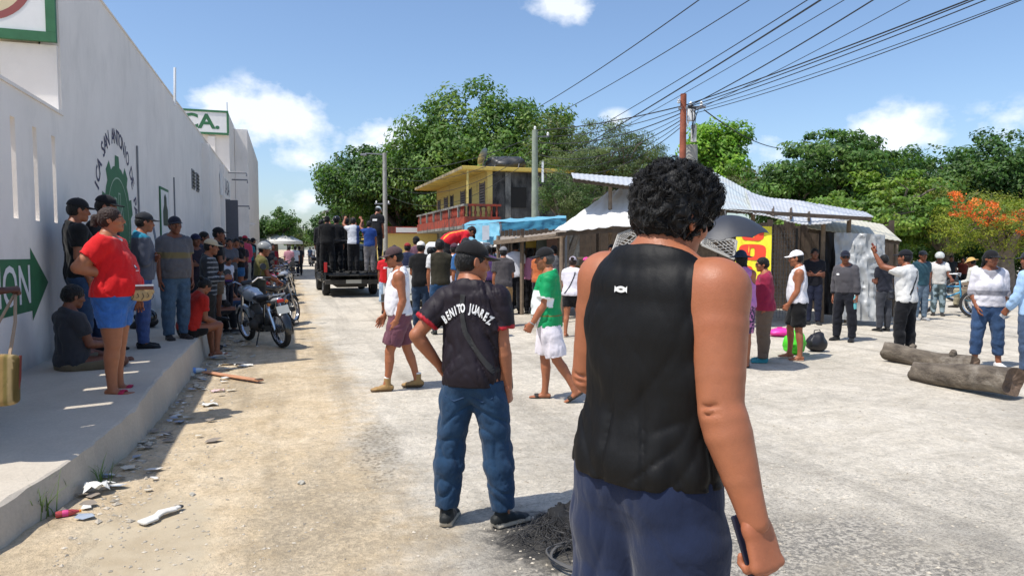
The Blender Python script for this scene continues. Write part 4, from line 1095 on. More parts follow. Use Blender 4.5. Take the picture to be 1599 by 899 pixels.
# the big tree behind the yellow house
p = X(745, 52); tree('huge dense green tree towering behind the yellow house', p, zt(138, 52), (6.9, 6, 5.6), 3.2, 3, g_mid, 720, 60, .44, 1.15, 14, trunk_r=.5)
p = X(628, 54); tree('broad dark green tree leaning over the far street end of the yellow house', p, zt(222, 54), (5.6, 5, 4.4), 2.6, 4, g_dark + g_mid[:2], 480, 55, .42, 1.05, 11, trunk_r=.4)
p = X(548, 60); tree('rounded dark tree at the left end of the tree row by the street', p, zt(252, 60), (2.9, 3, 3.1), 2.8, 5, g_dark, 150, 50, .44, .9, 7)
p = X(858, 40); tree('thin light topped tree beside the green utility pole', p, zt(180, 40), (2.0, 2, 2.9), 2.5, 8, g_olive + g_mid[:1], 110, 40, .30, .75, 7)
p = X(955, 36); tree('feathery grey green tree behind the white stall roof', p, zt(193, 36), (3.4, 3, 2.9), 2.2, 9, g_olive, 420, 70, .17, .62, 11, fl=.5, asp=.35, fill=.4)
p = X(890, 30); tree('low feathery bush in front of the derelict house side', p, zt(262, 30), (1.7, 1.6, 1.5), .9, 19, g_olive + g_mid[2:3], 150, 60, .15, .5, 6, fl=.55, asp=.35, fill=.4)
p = X(1118, 40); tree('bright lime green tree right of the rusty pole', p, zt(184, 40), (1.9, 1.9, 2.6), 2.8, 10, g_lime, 130, 55, .36, .75, 7)
p = X(1290, 33); tree('large spreading almond tree behind the market stall', p, zt(205, 33), (4.1, 3.6, 2.9), 1.7, 12, g_dark + g_mid[:2], 430, 55, .30, .75, 11, fl=.35, trunk_r=.35)
p = X(1360, 26); tree('yellowish green almond tree with layered branches behind the tarp', p, zt(262, 26), (2.9, 2.6, 2.0), 1.6, 13, [(.07, .13, .022), (.10, .16, .03), (.05, .1, .02)], 230, 50, .25, .6, 9, fl=.3)
p = X(1415, 40); tree('dark round tree far behind the almond trees', p, zt(236, 40), (3.6, 3, 3.2), 1.8, 14, g_dark, 280, 50, .34, .8, 8)
p = X(1560, 34); tree('tall dense dark tree at the right edge', p, zt(208, 34), (4.6, 4, 3.4), 1.8, 15, g_dark + g_mid[2:3], 460, 55, .29, .8, 11, trunk_r=.35)
p = X(1205, 38); tree('grey brown half bare tree between the lime tree and the almond tree', p, zt(254, 38), (2.6, 2, 1.5), 1.6, 16, [(.085, .08, .05), (.07, .085, .04)], 170, 45, .16, .55, 8, fill=.5)
p = X(1480, 26); tree('olive green broad tree behind the cyclist', p, zt(278, 26), (2.5, 2.2, 1.5), 1.3, 17, [(.09, .12, .02), (.06, .09, .02), (.12, .14, .03)], 220, 55, .15, .5, 9, fill=.4, asp=.4)
fl_p = X(1570, 22)
fr_ = tree('flame tree with orange blossom on its upper branches', fl_p, zt(306, 22), (2.1, 1.9, 1.15), 1.3, 18, [(.085, .125, .018), (.13, .16, .02), (.06, .10, .02)], 200, 60, .11, .42, 9, fill=.4, asp=.4)
rs = np.random.default_rng(5)
cc = []
for _ in range(105):
    bx = rs.uniform(1488, 1640); cc.append(V(bx, 306 + (bx - 1490) * .28 + rs.uniform(-5, 30), 21.2 + rs.uniform(-.8, .8)) - fl_p)
cc = np.array(cc)
v, q, c_ = leaves(rs, cc, .2, 22, .075, [(.36, .085, .02), (.42, .13, .03), (.3, .07, .02)], .5, asp=.7)
mesh_np('blossom', v, q, M_LEAF, fr_, c_, False)
for i, (px, D, py, w) in enumerate(((1430, 30, 345, 2.2), (1510, 29, 352, 2.4), (1590, 28, 350, 2.4), (1380, 34, 330, 2.0), (1665, 30, 330, 2.6))):
    q = X(px, D); tree('dark leafy undergrowth bush ' + ['behind the man photographing', 'behind the straw hat', 'behind the striped blouse', 'between tarp and almond tree', 'past the right edge of the view'][i], q, zt(py, D), (w, 1.3, 1.1), .3, 40 + i, g_dark, 110, 50, .2, .5, 6, group='undergrowth at the right', cat='bush', trunk_r=.08, name='bush')
p = X(432, 62); tree('round dark tree at the end of the far street wall', p, zt(320, 62), (1.75, 1.9, 1.9), 1.9, 21, g_dark + g_mid[:1], 110, 50, .30, .55, 7)
p = X(452, 95); tree('thin pale tree far down the street', p, zt(345, 95), (1.9, 2, 1.7), 1.5, 22, g_olive, 70, 40, .4, .7, 6)
p = X(472, 130); tree('pale green tree closing the end of the street', p, zt(357, 130), (3.2, 3, 2.2), 1.6, 23, g_olive + g_mid[:1], 90, 40, .55, .9, 6)
p = X(515, 90); tree('dark tree behind the pale apartment block', p, zt(330, 90), (2.6, 2.5, 2.6), 2, 24, g_dark, 90, 40, .5, .9, 6)
for i, (px, D, py) in enumerate(((600, 75, 290), (690, 70, 262))):
    q = X(px, D); tree('background tree seen through the gap ' + ['left of the lamp post', 'left of the big tree'][i], q, zt(py, D), (4.6, 4, 3.6), 2, 30 + i, g_dark, 150, 45, .6, 1.2, 7)

# ------------------------------------------------------------------ far woodland strip and low skyline
rs = np.random.default_rng(77); cc = []
for k in range(900):
    t = rs.uniform(); q = X(float(-300 + 2300 * t), float(150 + rs.uniform(0, 40))); cc.append((q.x, q.y, rs.uniform(.3, 5.2)))
cc = np.array([c for c in cc if not (-6 < c[0] < 12)])
v, q, c_ = leaves(rs, cc, 2.2, 26, 1.3, g_dark + g_olive, .8); wood = mesh_np('far_woodland', v, q, M_LEAF, None, c_, False); tag(wood, 'far off strip of green woodland behind the houses', kind='stuff')

# ------------------------------------------------------------------ the yellow house
def m_weather(name, base, dark, amt=.6, sc=1.2, streak=.25):
    t = NT(name); p = t.coord('Position'); n = t.noise(sc, 9, .68, p, .4); d = t.noise(sc * 2.2, 9, .7, t.coord('Position', (1, 1, streak)), .3)
    k = t.math('MULTIPLY', t.ramp(t.math('ADD', t.math('MULTIPLY', n, .5), t.math('MULTIPLY', d, .5)), [(.60 - amt * .28, 0), (.66 - amt * .1, 1)]), .92)
    c = t.mix(1.0, base, t.ramp(t.noise(20, 5, .6, p), [(.3, .85), (.7, 1.08)]), 'MULTIPLY')
    t.set(Base_Color=t.mix(k, c, dark), Roughness=.9, Specular_IOR_Level=.2); t.bump(t.noise(30, 6, .65, p), .3, .02); return t.m
M_YEL = m_weather('yellow_plaster', (.74, .58, .20), (.46, .35, .14), .12)
M_YEL2 = m_weather('yellow_eave', (.66, .48, .12), (.14, .12, .09), .3)
M_RED = m_weather('red_oxide_plaster', (.36, .065, .04), (.07, .055, .05), .55)
M_BLK = m_weather('blackened_block', (.20, .19, .175), (.022, .022, .023), .95, .9)
M_GRYB = m_weather('grey_block', (.27, .26, .235), (.06, .06, .058), .55)
hx, hy = 9.4, 32.7
ho = empty('yellow_house', (hx, hy, 0), 0, 'two storey yellow house with red balcony and blackened side wall', 'house')
zF, zR = 2.72, zat(268, 34)
MB().bb(0, 7.5, 0, 12, 0, zF - .15).build('ground_floor_wall', M_GRYB, ho)
MB().bb(.0, .25, .0, 12, zF, zR).build('front_wall', M_YEL, ho)
MB().bb(.252, 7.5, .0, .25, zF, zR).build('side_wall', M_BLK, ho)
MB().bb(.252, 7.5, 11.75, 12, zF, zR).build('back_wall', M_GRYB, ho)
mb = MB()
for x in (.9, 2.4, 4.1): mb.bb(x, x + .28, -.06, -.003, zF, zR - .05)
mb.build('side_pier', M_GRYB, ho)
MB().bb(-1.35, 7.6, -.35, 12.4, zR, zR + .18).build('roof_slab', M_YEL2, ho, bevel=.02)
MB().bb(-1.37, -1.352, -.35, 12.4, zR + .02, zR + .16).build('roof_edge', m_weather('stained_edge', (.42, .34, .2), (.07, .06, .05), .6), ho)
MB().bb(-1.25, 7.5, -.3, 12.3, zF - .148, zF - .002).build('balcony_slab', M_GRYB, ho)
bal = MB(); bal.bb(-1.25, -1.1, -.3, 12.3, zF, zF + .42); bal.bb(-1.098, .6, -.3, -.16, zF, zF + .42); bal_o = bal.build('balcony_parapet', M_RED, ho)
MB().bb(-1.27, -1.08, -.32, 12.32, zF + .93, zF + 1.03).build('balcony_rail', M_GRYB, ho); MB().bb(-1.078, .6, -.32, -.14, zF + .93, zF + 1.03).build('balcony_rail', M_RED, ho)
me_b = None
for i in range(42):
    if i % 7 == 3: o = MB().bb(-1.27, -1.08, -.08, .08, zF + .42, zF + .93).build('baluster_pier', M_GRYB, ho); o.location.y = .1 + i * .29; continue
    if me_b is None: o = MB().lathe([(.045, zF + .42), (.05, zF + .5), (.075, zF + .62), (.035, zF + .8), (.05, zF + .93)], 7).build('baluster', M_RED, ho, True); me_b = o.data
    else: o = link(bpy.data.objects.new('baluster', me_b), ho)
    o.location = (-1.175, .1 + i * .29, 0)
for i in range(6):
    o = link(bpy.data.objects.new('baluster', me_b), ho); o.location = (-.95 + i * .27, -.23, 0)
M_SHUT = plain('louvre_grey', (.20, .17, .15), .7)
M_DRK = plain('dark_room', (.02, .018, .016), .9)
for i, (y, w, z0, z1, dk) in enumerate(((.9, .9, .95, 2.15, 0), (3.4, .75, .15, 2.05, 1), (4.9, .95, .85, 2.05, 0), (7.6, .7, .15, 2.0, 1), (9.2, .9, .85, 2.0, 0), (11.2, .7, .85, 1.95, 0))):
    wdw = MB().bb(-.012, .0, y - w / 2, y + w / 2, zF + z0, zF + z1).build('window' if not dk else 'doorway', M_DRK, ho)
    if not dk:
        for k in range(9): MB().box((-.03, y, zF + z0 + (k + .5) * (z1 - z0) / 9), (.03, w * .94, (z1 - z0) / 9 * .6)).build('louvre', M_SHUT, wdw)
    fm = MB(); [fm.bb(-.045, -.013, a, b, zF + z0 - .05, zF + z1 + .05) for a, b in ((y - w / 2 - .05, y - w / 2), (y + w / 2, y + w / 2 + .05))]; fm.build('frame', M_SHUT, wdw)
for k in range(12): MB().bb(-.006, -.001, .0, 12, zF + .1 + k * .22, zF + .115 + k * .22).build('plaster_joint', M_YEL2, ho)
for x, a, b in ((1.2, .9, 1.9), (3.0, .8, 2.0), (5.0, .7, 1.9)): MB().bb(x, x + .8, -.03, -.002, zF + a, zF + b).build('blocked_window', M_DRK, ho)
MB().bb(-1.1, -1.02, -.26, -.18, zF + 1.03, zR).build('yellow_post', M_YEL, ho)
# things on the roof
dish = empty('satellite_dish', V(757, 246, 35), .9, 'grey satellite dish on the edge of the house roof', 'dish')
MB().lathe([(.0, .0), (.25, .04), (.45, .13), (.46, .14), (.25, .06), (.0, .02)], 18, Matrix.Rotation(math.radians(-65), 3, 'X')).build('reflector', M_STEEL, dish, True)
MB().tube([(0, 0, 0), (0, .1, -.3), (0, .1, -.52)], .03, 6).build('mount', M_GREY, dish); MB().tube([(0, 0, -.1), (0, -.55, .1)], .015, 5).build('arm', M_GREY, dish)
tk = V(790, 258, 35.5)
F = Field([ell((0, 0, 0), (1.1, .8, .7))], .06); F.add(ell((-.15, 0, 0), (.95, .6, .42)), .1); F.add(ell((.55, 0, .06), (.5, .5, .34)), .1); F.add(ell((-.7, 0, -.1), (.4, .4, .3)), .1)
F.warp(lambda P: .12 * (vnoise(P * 3, 3) - .5), .1); F.clip((0, 0, -.33), (0, 0, -1)); v, q = F.mesh()
tc = empty('covered_water_tank', tk, -TH, 'black tarpaulin covered heap on the flat house roof', 'tank'); mesh_np('cover', v, q, plain('black_tarp', (.03, .032, .034), .45, bump=.3), tc)
for a in (-.6, 0, .6): MB().tube([(a, -.62, -.32), (a + .15, -.3, .38), (a + .2, .3, .36), (a, .6, -.3)], .02, 5).build('rope', M_GREY, tc)
MB().bb(-1, 1.1, -.4, .4, -.55, -.33).build('plinth', M_GRYB, tc)
# low yellow shop further along, far apartment block
ys = empty('yellow_shop', (7.3, 38, 0), 0, 'low yellow shop with red parapet beyond the pickup', 'building')
MB().bb(-1.6, 4, 8, 16, 0, 2.6).build('wall', M_YEL, ys); MB().bb(-1.75, 4.1, 7.85, 16.1, 2.6, 3.05).build('parapet', M_RED, ys)
MB().bb(-1.9, -1.76, 8.6, 15.4, 2.25, 2.5).build('awning', M_YEL2, ys)
for y in (9, 11.6, 14): MB().bb(-1.612, -1.598, y, y + 1.4, .1, 2.1).build('doorway', M_DRK, ys)
MB().bb(-.4, 1.2, 7.8, 7.848, 2.66, 2.98).build('signboard', M_SIGNW, ys)
ab = empty('apartment_block', (6.4, 108, 0), 0, 'pale beige apartment block with balconies far down the street', 'building')
MB().bb(0, 12, 0, 16, 0, 7.1).build('wall', m_weather('beige_plaster', (.56, .49, .38), (.3, .26, .2), .3), ab)
for st in range(3):
    MB().bb(-.7, 0, -.1, 16, 1.9 + st * 2.1, 2.1 + st * 2.1).build('balcony', M_SIGNW, ab); MB().bb(-.7, -.62, -.1, 16, 2.1 + st * 2.1, 2.8 + st * 2.1).build('balcony_wall', M_CREAM, ab)
    for y in (1, 4, 7, 10): MB().bb(-.01, 0, y, y + 1.3, 2.2 + st * 2.1, 3.7 + st * 2.1).build('window', M_DRK, ab)
    for x in (1.2, 3.6): MB().bb(x, x + 1.2, -.012, -.001, 2.6 + st * 2.1, 3.7 + st * 2.1).build('window', M_DRK, ab)
MB().bb(-.9, 12.2, -.3, 16.2, 7.1, 7.35).build('roof', M_GRYB, ab)
yb = empty('yellow_corner_house', (5.2, 84, 0), 0, 'small cream and yellow house in front of the apartment block', 'house')
MB().bb(0, 6, 0, 10, 0, 3.2).build('wall', M_YEL, yb); MB().bb(-.2, 6.2, -.2, 10.2, 3.2, 3.4).build('roof', M_GRYB, yb); MB().bb(-.012, 0, 2, 3.2, 1, 2.3).build('window', M_DRK, yb); MB().bb(-.012, 0, 5, 6.2, .1, 2.3).build('doorway', M_DRK, yb)

# ------------------------------------------------------------------ poles and wires
M_POLEG = plain('mossy_pole', (.27, .30, .23), .9, var=.25, scale=4, bump=.3)
M_RUST = plain('rusty_pole', (.33, .095, .05), .85, var=.45, scale=3.5, bump=.4, dirt=(.12, .06, .045))
M_CONC = plain('pole_concrete', (.36, .35, .31), .9, var=.25, scale=5, bump=.4)
def pole(label, p, h, r, mat, parts=None):
    o = empty('utility_pole', p, -TH, label, 'pole', 'utility poles'); MB().tube([(0, 0, -.1), (0, 0, h * .5), (0, 0, h)], [r * 1.12, r, r * .86], 10).build('shaft', mat, o, True)
    if parts: parts(o, h)
    return o
def ins(o, pts):
    for q in pts: MB().lathe([(.02, -.08), (.055, -.05), (.03, -.02), (.055, .01), (.03, .05), (.0, .08)], 8, None, q).build('insulator', M_SIGNW, o, True)
DA = 20.5; zA = zat(150, DA)
def partsA(o, h):
    MB().bar((-.15, -.02, h - .42), (.62, -.12, h - .40), .07, .07).build('cross_arm', M_GREY, o); ins(o, [(.2, -.07, h - .3), (.5, -.1, h - .3), (-.14, -.03, h - .2)])
    MB().bar((.25, -.07, h - .42), (.1, 0, h - .95), .05, .05).build('brace', M_SIGNW, o)
    MB().box((.22, -.05, h - .62), (.22, .16, .34)).build('junction_box', M_SIGNW, o, bevel=.02); MB().box((.3, -.05, h - 1.15), (.16, .1, .5)).build('cable_guard', plain('white_guard', (.62, .62, .6), .6, dirt=(.3, .28, .25)), o, bevel=.02)
    for k in range(5):
        a = k * 1.3; MB().tube([(.1, -.1, h - .35), (.3 + .1 * math.cos(a), -.14, h - .5 + .12 * math.sin(a)), (.25, -.12, h - .9 - .1 * k)], .012, 5).build('cable_loop', M_DARKM, o)
pole('rusty red pole wrapped with cables and white insulators above the stall', X(1064, DA), zA, .105, M_RUST, partsA)
pole('pale concrete pole standing right behind the rusty one', X(1078, 21.2), zat(228, 21.2), .2, M_CONC)
DB = 27.0; zB = zat(205, DB)
def partsB(o, h):
    MB().bar((0, 0, h - .25), (.55, 0, h - .25), .05, .05).build('cross_arm', M_GREY, o); ins(o, [(.5, 0, h - .15), (.0, 0, h + .08)]); MB().box((.3, -.02, h - 1.6), (.08, .08, .8)).build('cable_guard', M_SIGNW, o)
pole('mossy green pole in front of the derelict house side', X(835, DB), zB, .13, M_POLEG, partsB)
DC = 40.0; zC = zat(240, DC)
def partsC(o, h):
    MB().bar((.05, 0, h - .1), (-1.1, 0, h - .02), .08, .06).build('lamp_arm', M_GREY, o); MB().box((-1.2, 0, h - .1), (.35, .16, .12)).build('lamp_head', M_GREY, o, bevel=.02)
    MB().bar((-.6, 0, h - 2.9), (.3, 0, h - 2.9), .06, .06).build('cross_arm', M_GREY, o); ins(o, [(-.5, 0, h - 2.8), (.2, 0, h - 2.8)])
pole('tall street lamp pole behind the pickup', X(602, DC), zC, .13, M_CONC, partsC)
for px, D, py, lb in ((524, 85, 318, 'far dark pole with cross arm over the pickup crowd'), (474, 150, 352, 'tiny far pole at the end of the street')):
    h = zat(py, D)
    def partsD(o, hh):
        MB().bar((-1.0, 0, hh - .5), (1.0, 0, hh - .5), .14, .14).build('cross_arm', M_DARKM, o)
    pole(lb, X(px, D), h, .17, M_DARKM, partsD)
def W(px, py, z): return G(px, py, z)
M_WIRE = plain('black_cable', (.018, .018, .02), .6)
wires = []
def wire(a, b, sag, r, label):
    a, b = Vector(a), Vector(b); pts = [a.lerp(b, t) - Vector((0, 0, sag * 4 * t * (1 - t))) for t in np.linspace(0, 1, 25)]
    o = MB().tube(pts, r, 5).build('overhead_cable', M_WIRE, None, True, fixn=False); tag(o, label, 'cable', 'overhead cables')
def ext(a, b, k): return Vector(a) + (Vector(b) - Vector(a)) * k
pa = V(1066, 166, DA)
thick = [((1480, 2), 6.0, .022), ((1470, 2), 6.0, .018), ((1460, 6), 6.0, .016), ((1492, 2), 5.9, .012), ((1440, 20), 5.9, .014)]
nth = ['uppermost', 'second', 'third', 'lowest', 'thin loose']
for i, ((qx, qy), z, r) in enumerate(thick):
    wire(pa + Vector((.05 * i, 0, -.06 * i)), ext(pa, W(qx, qy, z), 1.9), .12 + .05 * i, r * .7, nth[i] + ' cable of the bundle from the rusty pole to the upper right')
for i, (s, e, zs, ze, r) in enumerate((((845, 165), (1078, 0), 6.9, 6.9, .013), ((870, 178), (1155, 0), 6.7, 6.9, .012), ((892, 222), (1245, 0), 6.2, 6.7, .012), ((1064, 172), (1346, 0), 5.75, 6.3, .015), ((890, 240), (1265, 0), 6.0, 6.5, .02), ((905, 235), (1300, 0), 5.9, 6.3, .009), ((1064, 182), (1400, 0), 5.6, 6.0, .008))):
    a, b = W(*s, zs), W(*e, ze)
    wire(ext(b, a, 1.0) if i < 3 else a, ext(a, b, 1.5), .15, r, ['outermost thin wire crossing the sky left of the rusty pole', 'second thin wire crossing the sky left of the rusty pole', 'third wire slanting up from the green tree to the top', 'single cable rising from the rusty pole top', 'heavy cable passing left over the rusty pole', 'hair thin wire beside the heavy left cable', 'hair thin wire beside the right bundle'][i])
pb = V(835, 212, DB)
for i in range(7):
    wire(pa + Vector((-.03, 0, -.10 * i)), pb + Vector((0, 0, -.22 * i + .2)), .12 + .12 * i, (.018, .012, .016, .01, .014, .01, .012)[i], 'cable sagging between the rusty pole and the mossy pole, ' + ['top', 'second', 'third', 'fourth', 'fifth', 'sixth', 'lowest'][i] + ' of seven')
pcv = V(602, 262, DC)
for i in range(4):
    wire(pb + Vector((0, 0, -.25 * i)), pcv + Vector((0, 0, -.5 * i)), .5 + .25 * i, (.016, .012, .012, .01)[i], 'cable drooping from the mossy pole to the lamp pole, ' + ['top', 'second', 'third', 'lowest'][i] + ' of four')
wire(V(1100, 172, DA), V(1222, 232, 33), .25, .018, 'single cable falling from the rusty pole to the right hand tree')
# ------------------------------------------------------------------ market stalls
M_WOOD = plain('weathered_wood', (.22, .165, .115), .9, var=.35, scale=7, bump=.5)
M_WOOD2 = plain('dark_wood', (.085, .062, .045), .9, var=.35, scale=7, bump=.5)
M_TIN = plain('zinc_sheet', (.62, .63, .64), .42, .25, var=.12, scale=3, dirt=(.5, .47, .42))
M_TIN2 = plain('cream_sheet', (.60, .56, .44), .5, .1, var=.14, scale=3)
M_TARPW = plain('white_tarp', (.70, .69, .66), .6, var=.1, scale=4, bump=.5)
M_TARPG = plain('grey_tarp', (.36, .37, .37), .45, .1, var=.12, scale=3, bump=.4)
M_TARPB = plain('light_blue_tarp', (.15, .40, .53), .55, var=.25, scale=3, bump=.3)
M_BLACKP = plain('black_plastic', (.018, .018, .02), .5, var=.2, scale=4, bump=.4)
def sheet(c00, c10, c11, c01, nu, nv, fn=None, th=.012, rag=0.0, seed=0):
    """a bowed or corrugated sheet between four corners, with thickness"""
    c = [Vector(q) for q in (c00, c10, c11, c01)]; n0 = (c[1] - c[0]).cross(c[3] - c[0]).normalized()
    mb = MB(); top = []
    for j in range(nv + 1):
        for i in range(nu + 1):
            u, v = i / nu, j / nv
            p = c[0].lerp(c[1], u).lerp(c[3].lerp(c[2], u), v)
            if rag and j == 0: p = p + (c[0] - c[3]).normalized() * rag * (vnoise(np.array([[u * 11, seed, 1]]), 3)[0])
            if fn: p = p + n0 * fn(u, v)
            top.append(p)
    N = len(top); vs = top + [p - n0 * th for p in top]; fs = []; w = nu + 1
    for j in range(nv):
        for i in range(nu):
            a = j * w + i; fs.append((a, a + 1, a + w + 1, a + w)); fs.append((N + a, N + a + w, N + a + w + 1, N + a + 1))
    for i in range(nu): fs.append((i, N + i, N + i + 1, i + 1)); a = nv * w + i; fs.append((a, a + 1, N + a + 1, N + a))
    for j in range(nv): a = j * w; fs.append((a, a + w, N + a + w, N + a)); a = j * w + nu; fs.append((a, N + a, N + a + w, a + w))
    return mb.raw(vs, fs)
def corr(amp, waves, bow=0.0): return lambda u, v: amp * math.sin(u * waves * 2 * math.pi) - bow * 4 * u * (1 - u)
def crump(amp, sc, seed): return lambda u, v: amp * (1 - abs(2 * float(vnoise(np.array([[u * sc, v * sc * .6 + u * 2, seed]]), seed)[0]) - 1)) ** 2 * .8 + amp * .5 * (1 - abs(2 * float(vnoise(np.array([[u * sc * 2.3 + v * 3, v * sc * 1.7, seed]]), seed + 1)[0]) - 1)) ** 3
def rel(o, p): return Vector(p) - o.location
S0 = X(1180, 15.5)
st = empty('market_stall', S0, 0, 'large open market stall under white corrugated metal roofs', 'stall')
def SV(px, py, D): return V(px, py, D) - S0
def roof(name, pts, nu, nv, fn, mat, th=.012, rag=0.0, par=None, o=None):
    o = o or st; q = [V(*p) - o.location for p in pts]
    return sheet(*q, nu, nv, fn, th, rag).build(name, mat, o, 50)
roof('roof_sheet', [(1080, 320, 14.0), (1196, 334, 14.2), (1172, 299, 17.0), (1086, 253, 17.8)], 80, 4, lambda u, v: .006 * math.sin(u * 118) - .09 * math.sin(math.pi * v) * (.4 + u), plain('pale_sheet', (.58, .64, .64), .45, .2, var=.14, scale=2, dirt=(.5, .46, .4)))
roof('roof_sheet', [(1176, 334, 14.1), (1298, 349, 14.2), (1284, 319, 16.8), (1164, 297, 16.9)], 90, 4, lambda u, v: .006 * math.sin(u * 126) - .05 * math.sin(math.pi * u) + .03 * math.sin(7 * u + 3 * v), M_TIN, rag=.06)
roof('roof_sheet', [(1285, 347, 14.3), (1364, 338, 14.6), (1352, 331, 16.6), (1278, 318, 16.8)], 60, 3, corr(.006, 12), M_TIN, rag=.08)
roof('roof_sheet', [(895, 278, 15.0), (1092, 304, 15.0), (1090, 285, 17.0), (892, 270, 17.0)], 110, 3, corr(.006, 26), M_TIN)
roof('roof_sheet', [(1262, 356, 15.2), (1408, 376, 15.0), (1378, 350, 18.0), (1256, 330, 18.0)], 80, 3, corr(.006, 18), M_TIN2)
roof('tarp_roof', [(866, 363, 14.6), (1004, 353, 14.5), (992, 292, 16.6), (950, 302, 16.8)], 26, 14, crump(.06, 7, 4), M_TARPW)
roof('tarp_flap', [(990, 296, 16.5), (1004, 354, 14.5), (1060, 352, 15.2), (1030, 300, 17.0)], 10, 10, crump(.1, 5, 6), plain('grey_flap', (.2, .2, .2), .6))
for px, pt, D in ((877, 362, 15.0), (953, 288, 15.4), (1176, 330, 14.8), (1286, 350, 14.9), (1326, 342, 14.9), (1000, 352, 15.0), (1400, 374, 16.2)):
    t = SV(px, pt, D); b = Vector((t.x, t.y, 0)); MB().tube([b, (b + t) / 2 + Vector((.01, .02, 0)), t], [.055, .05, .045], 8).build('post', M_WOOD, st, True)
for a, b in (((1080, 326, 14.1), (1360, 342, 14.5)), ((868, 366, 14.7), (1004, 357, 14.6)), ((895, 281, 15.1), (1092, 307, 15.1)), ((1262, 360, 15.3), (1404, 379, 15.1)), ((1090, 312, 16.6), (1280, 330, 16.6))):
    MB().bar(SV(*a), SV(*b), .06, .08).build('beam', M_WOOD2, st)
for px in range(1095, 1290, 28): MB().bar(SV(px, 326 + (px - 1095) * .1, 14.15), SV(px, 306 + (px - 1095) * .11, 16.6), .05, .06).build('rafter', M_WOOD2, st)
# back wall planks, one by one
rp = random.Random(8)
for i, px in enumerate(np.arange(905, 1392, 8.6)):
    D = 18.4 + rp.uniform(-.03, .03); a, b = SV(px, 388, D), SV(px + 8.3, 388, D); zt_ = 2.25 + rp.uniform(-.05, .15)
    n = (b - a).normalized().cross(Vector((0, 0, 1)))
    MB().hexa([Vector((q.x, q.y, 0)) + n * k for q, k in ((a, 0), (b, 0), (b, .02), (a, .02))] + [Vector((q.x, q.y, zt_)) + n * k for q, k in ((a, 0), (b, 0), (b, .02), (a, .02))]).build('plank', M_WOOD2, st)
# counter with shelves of goods
for z, D in ((.85, 16.6), (1.35, 17.6)):
    a, b = SV(890, 388, D), SV(1010, 388, D); MB().bar(Vector((a.x, a.y, z)), Vector((b.x, b.y, z)), .5, .05).build('shelf', M_WOOD, st)
for i, (px, c) in enumerate(((902, '#6d5a30'), (925, '#7a3428'), (945, '#3b4a3a'), (966, '#85714a'), (985, '#333844'))):
    p = X(px, 16.6); o = MB().box((p.x, p.y, .875 + .16), (.3, .3, .32), rz=.2 * i).build('cardboard_box', plain('box_' + c[1:], L(c), .8), None, bevel=.01); tag(o, ['tan', 'brick red', 'dark green', 'pale tan', 'slate'][i] + ' box on the shaded stall counter', 'box', 'boxes on the stall counter')
def lattice(label, p00, p10, p11, p01, n, mat):
    c = [V(*q) for q in (p00, p10, p11, p01)]; o = empty('lattice_crate', Vector((c[0].x, c[0].y, c[0].z)), 0, label, 'crate'); q = [k - o.location for k in c]
    def at(u, v): return q[0].lerp(q[1], u).lerp(q[3].lerp(q[2], u), v)
    for k in range(1, n):
        t = k / n
        for s in (0, 1):
            a, b = (at(t, 0), at(0, t)) if not s else (at(1 - t, 0), at(1, t)); 
            off_ = Vector((0, -.012 * s, 0)); MB().bar(a + off_, b + off_, .016, .010, up=(0, 1, 0)).build('slat', mat, o)
            a, b = (at(t, 1), at(1, t)) if not s else (at(1 - t, 1), at(0, t)); MB().bar(a + off_, b + off_, .016, .010, up=(0, 1, 0)).build('slat', mat, o)
    for a, b in ((0, 1), (1, 2), (2, 3), (3, 0)): MB().bar(q[a], q[b], .045, .03, up=(0, 1, 0)).build('rim', mat, o)
M_LATT = plain('pale_lattice', (.42, .40, .36), .7)
lattice('pale lattice crate tilted under the tarp roof left of the tank top man', (957, 392, 14.2), (1010, 378, 14.2), (1004, 352, 14.6), (966, 366, 14.6), 6, M_LATT)
lattice('pale lattice crate under the black umbrella', (1096, 382, 13.6), (1146, 404, 13.6), (1150, 376, 13.8), (1098, 366, 13.8), 6, M_LATT)
# wire rack
wr = empty('wire_rack', X(1222, 15.4), -TH, 'rusty wire mesh rack standing at the stall front', 'rack')
for k in range(10): MB().tube([(-.3 + k * .0667, 0, .05), (-.3 + k * .0667, 0, 2.0)], .006, 5).build('upright_wire', M_GREY, wr)
for k in range(22): MB().tube([(-.3, .008, .08 + k * .088), (.3, .008, .08 + k * .088)], .005, 5).build('cross_wire', M_GREY, wr)
for sx in (-.31, .31): MB().bar((sx, 0, 0), (sx, 0, 2.05), .04, .04).build('rack_post', M_DARKM, wr)
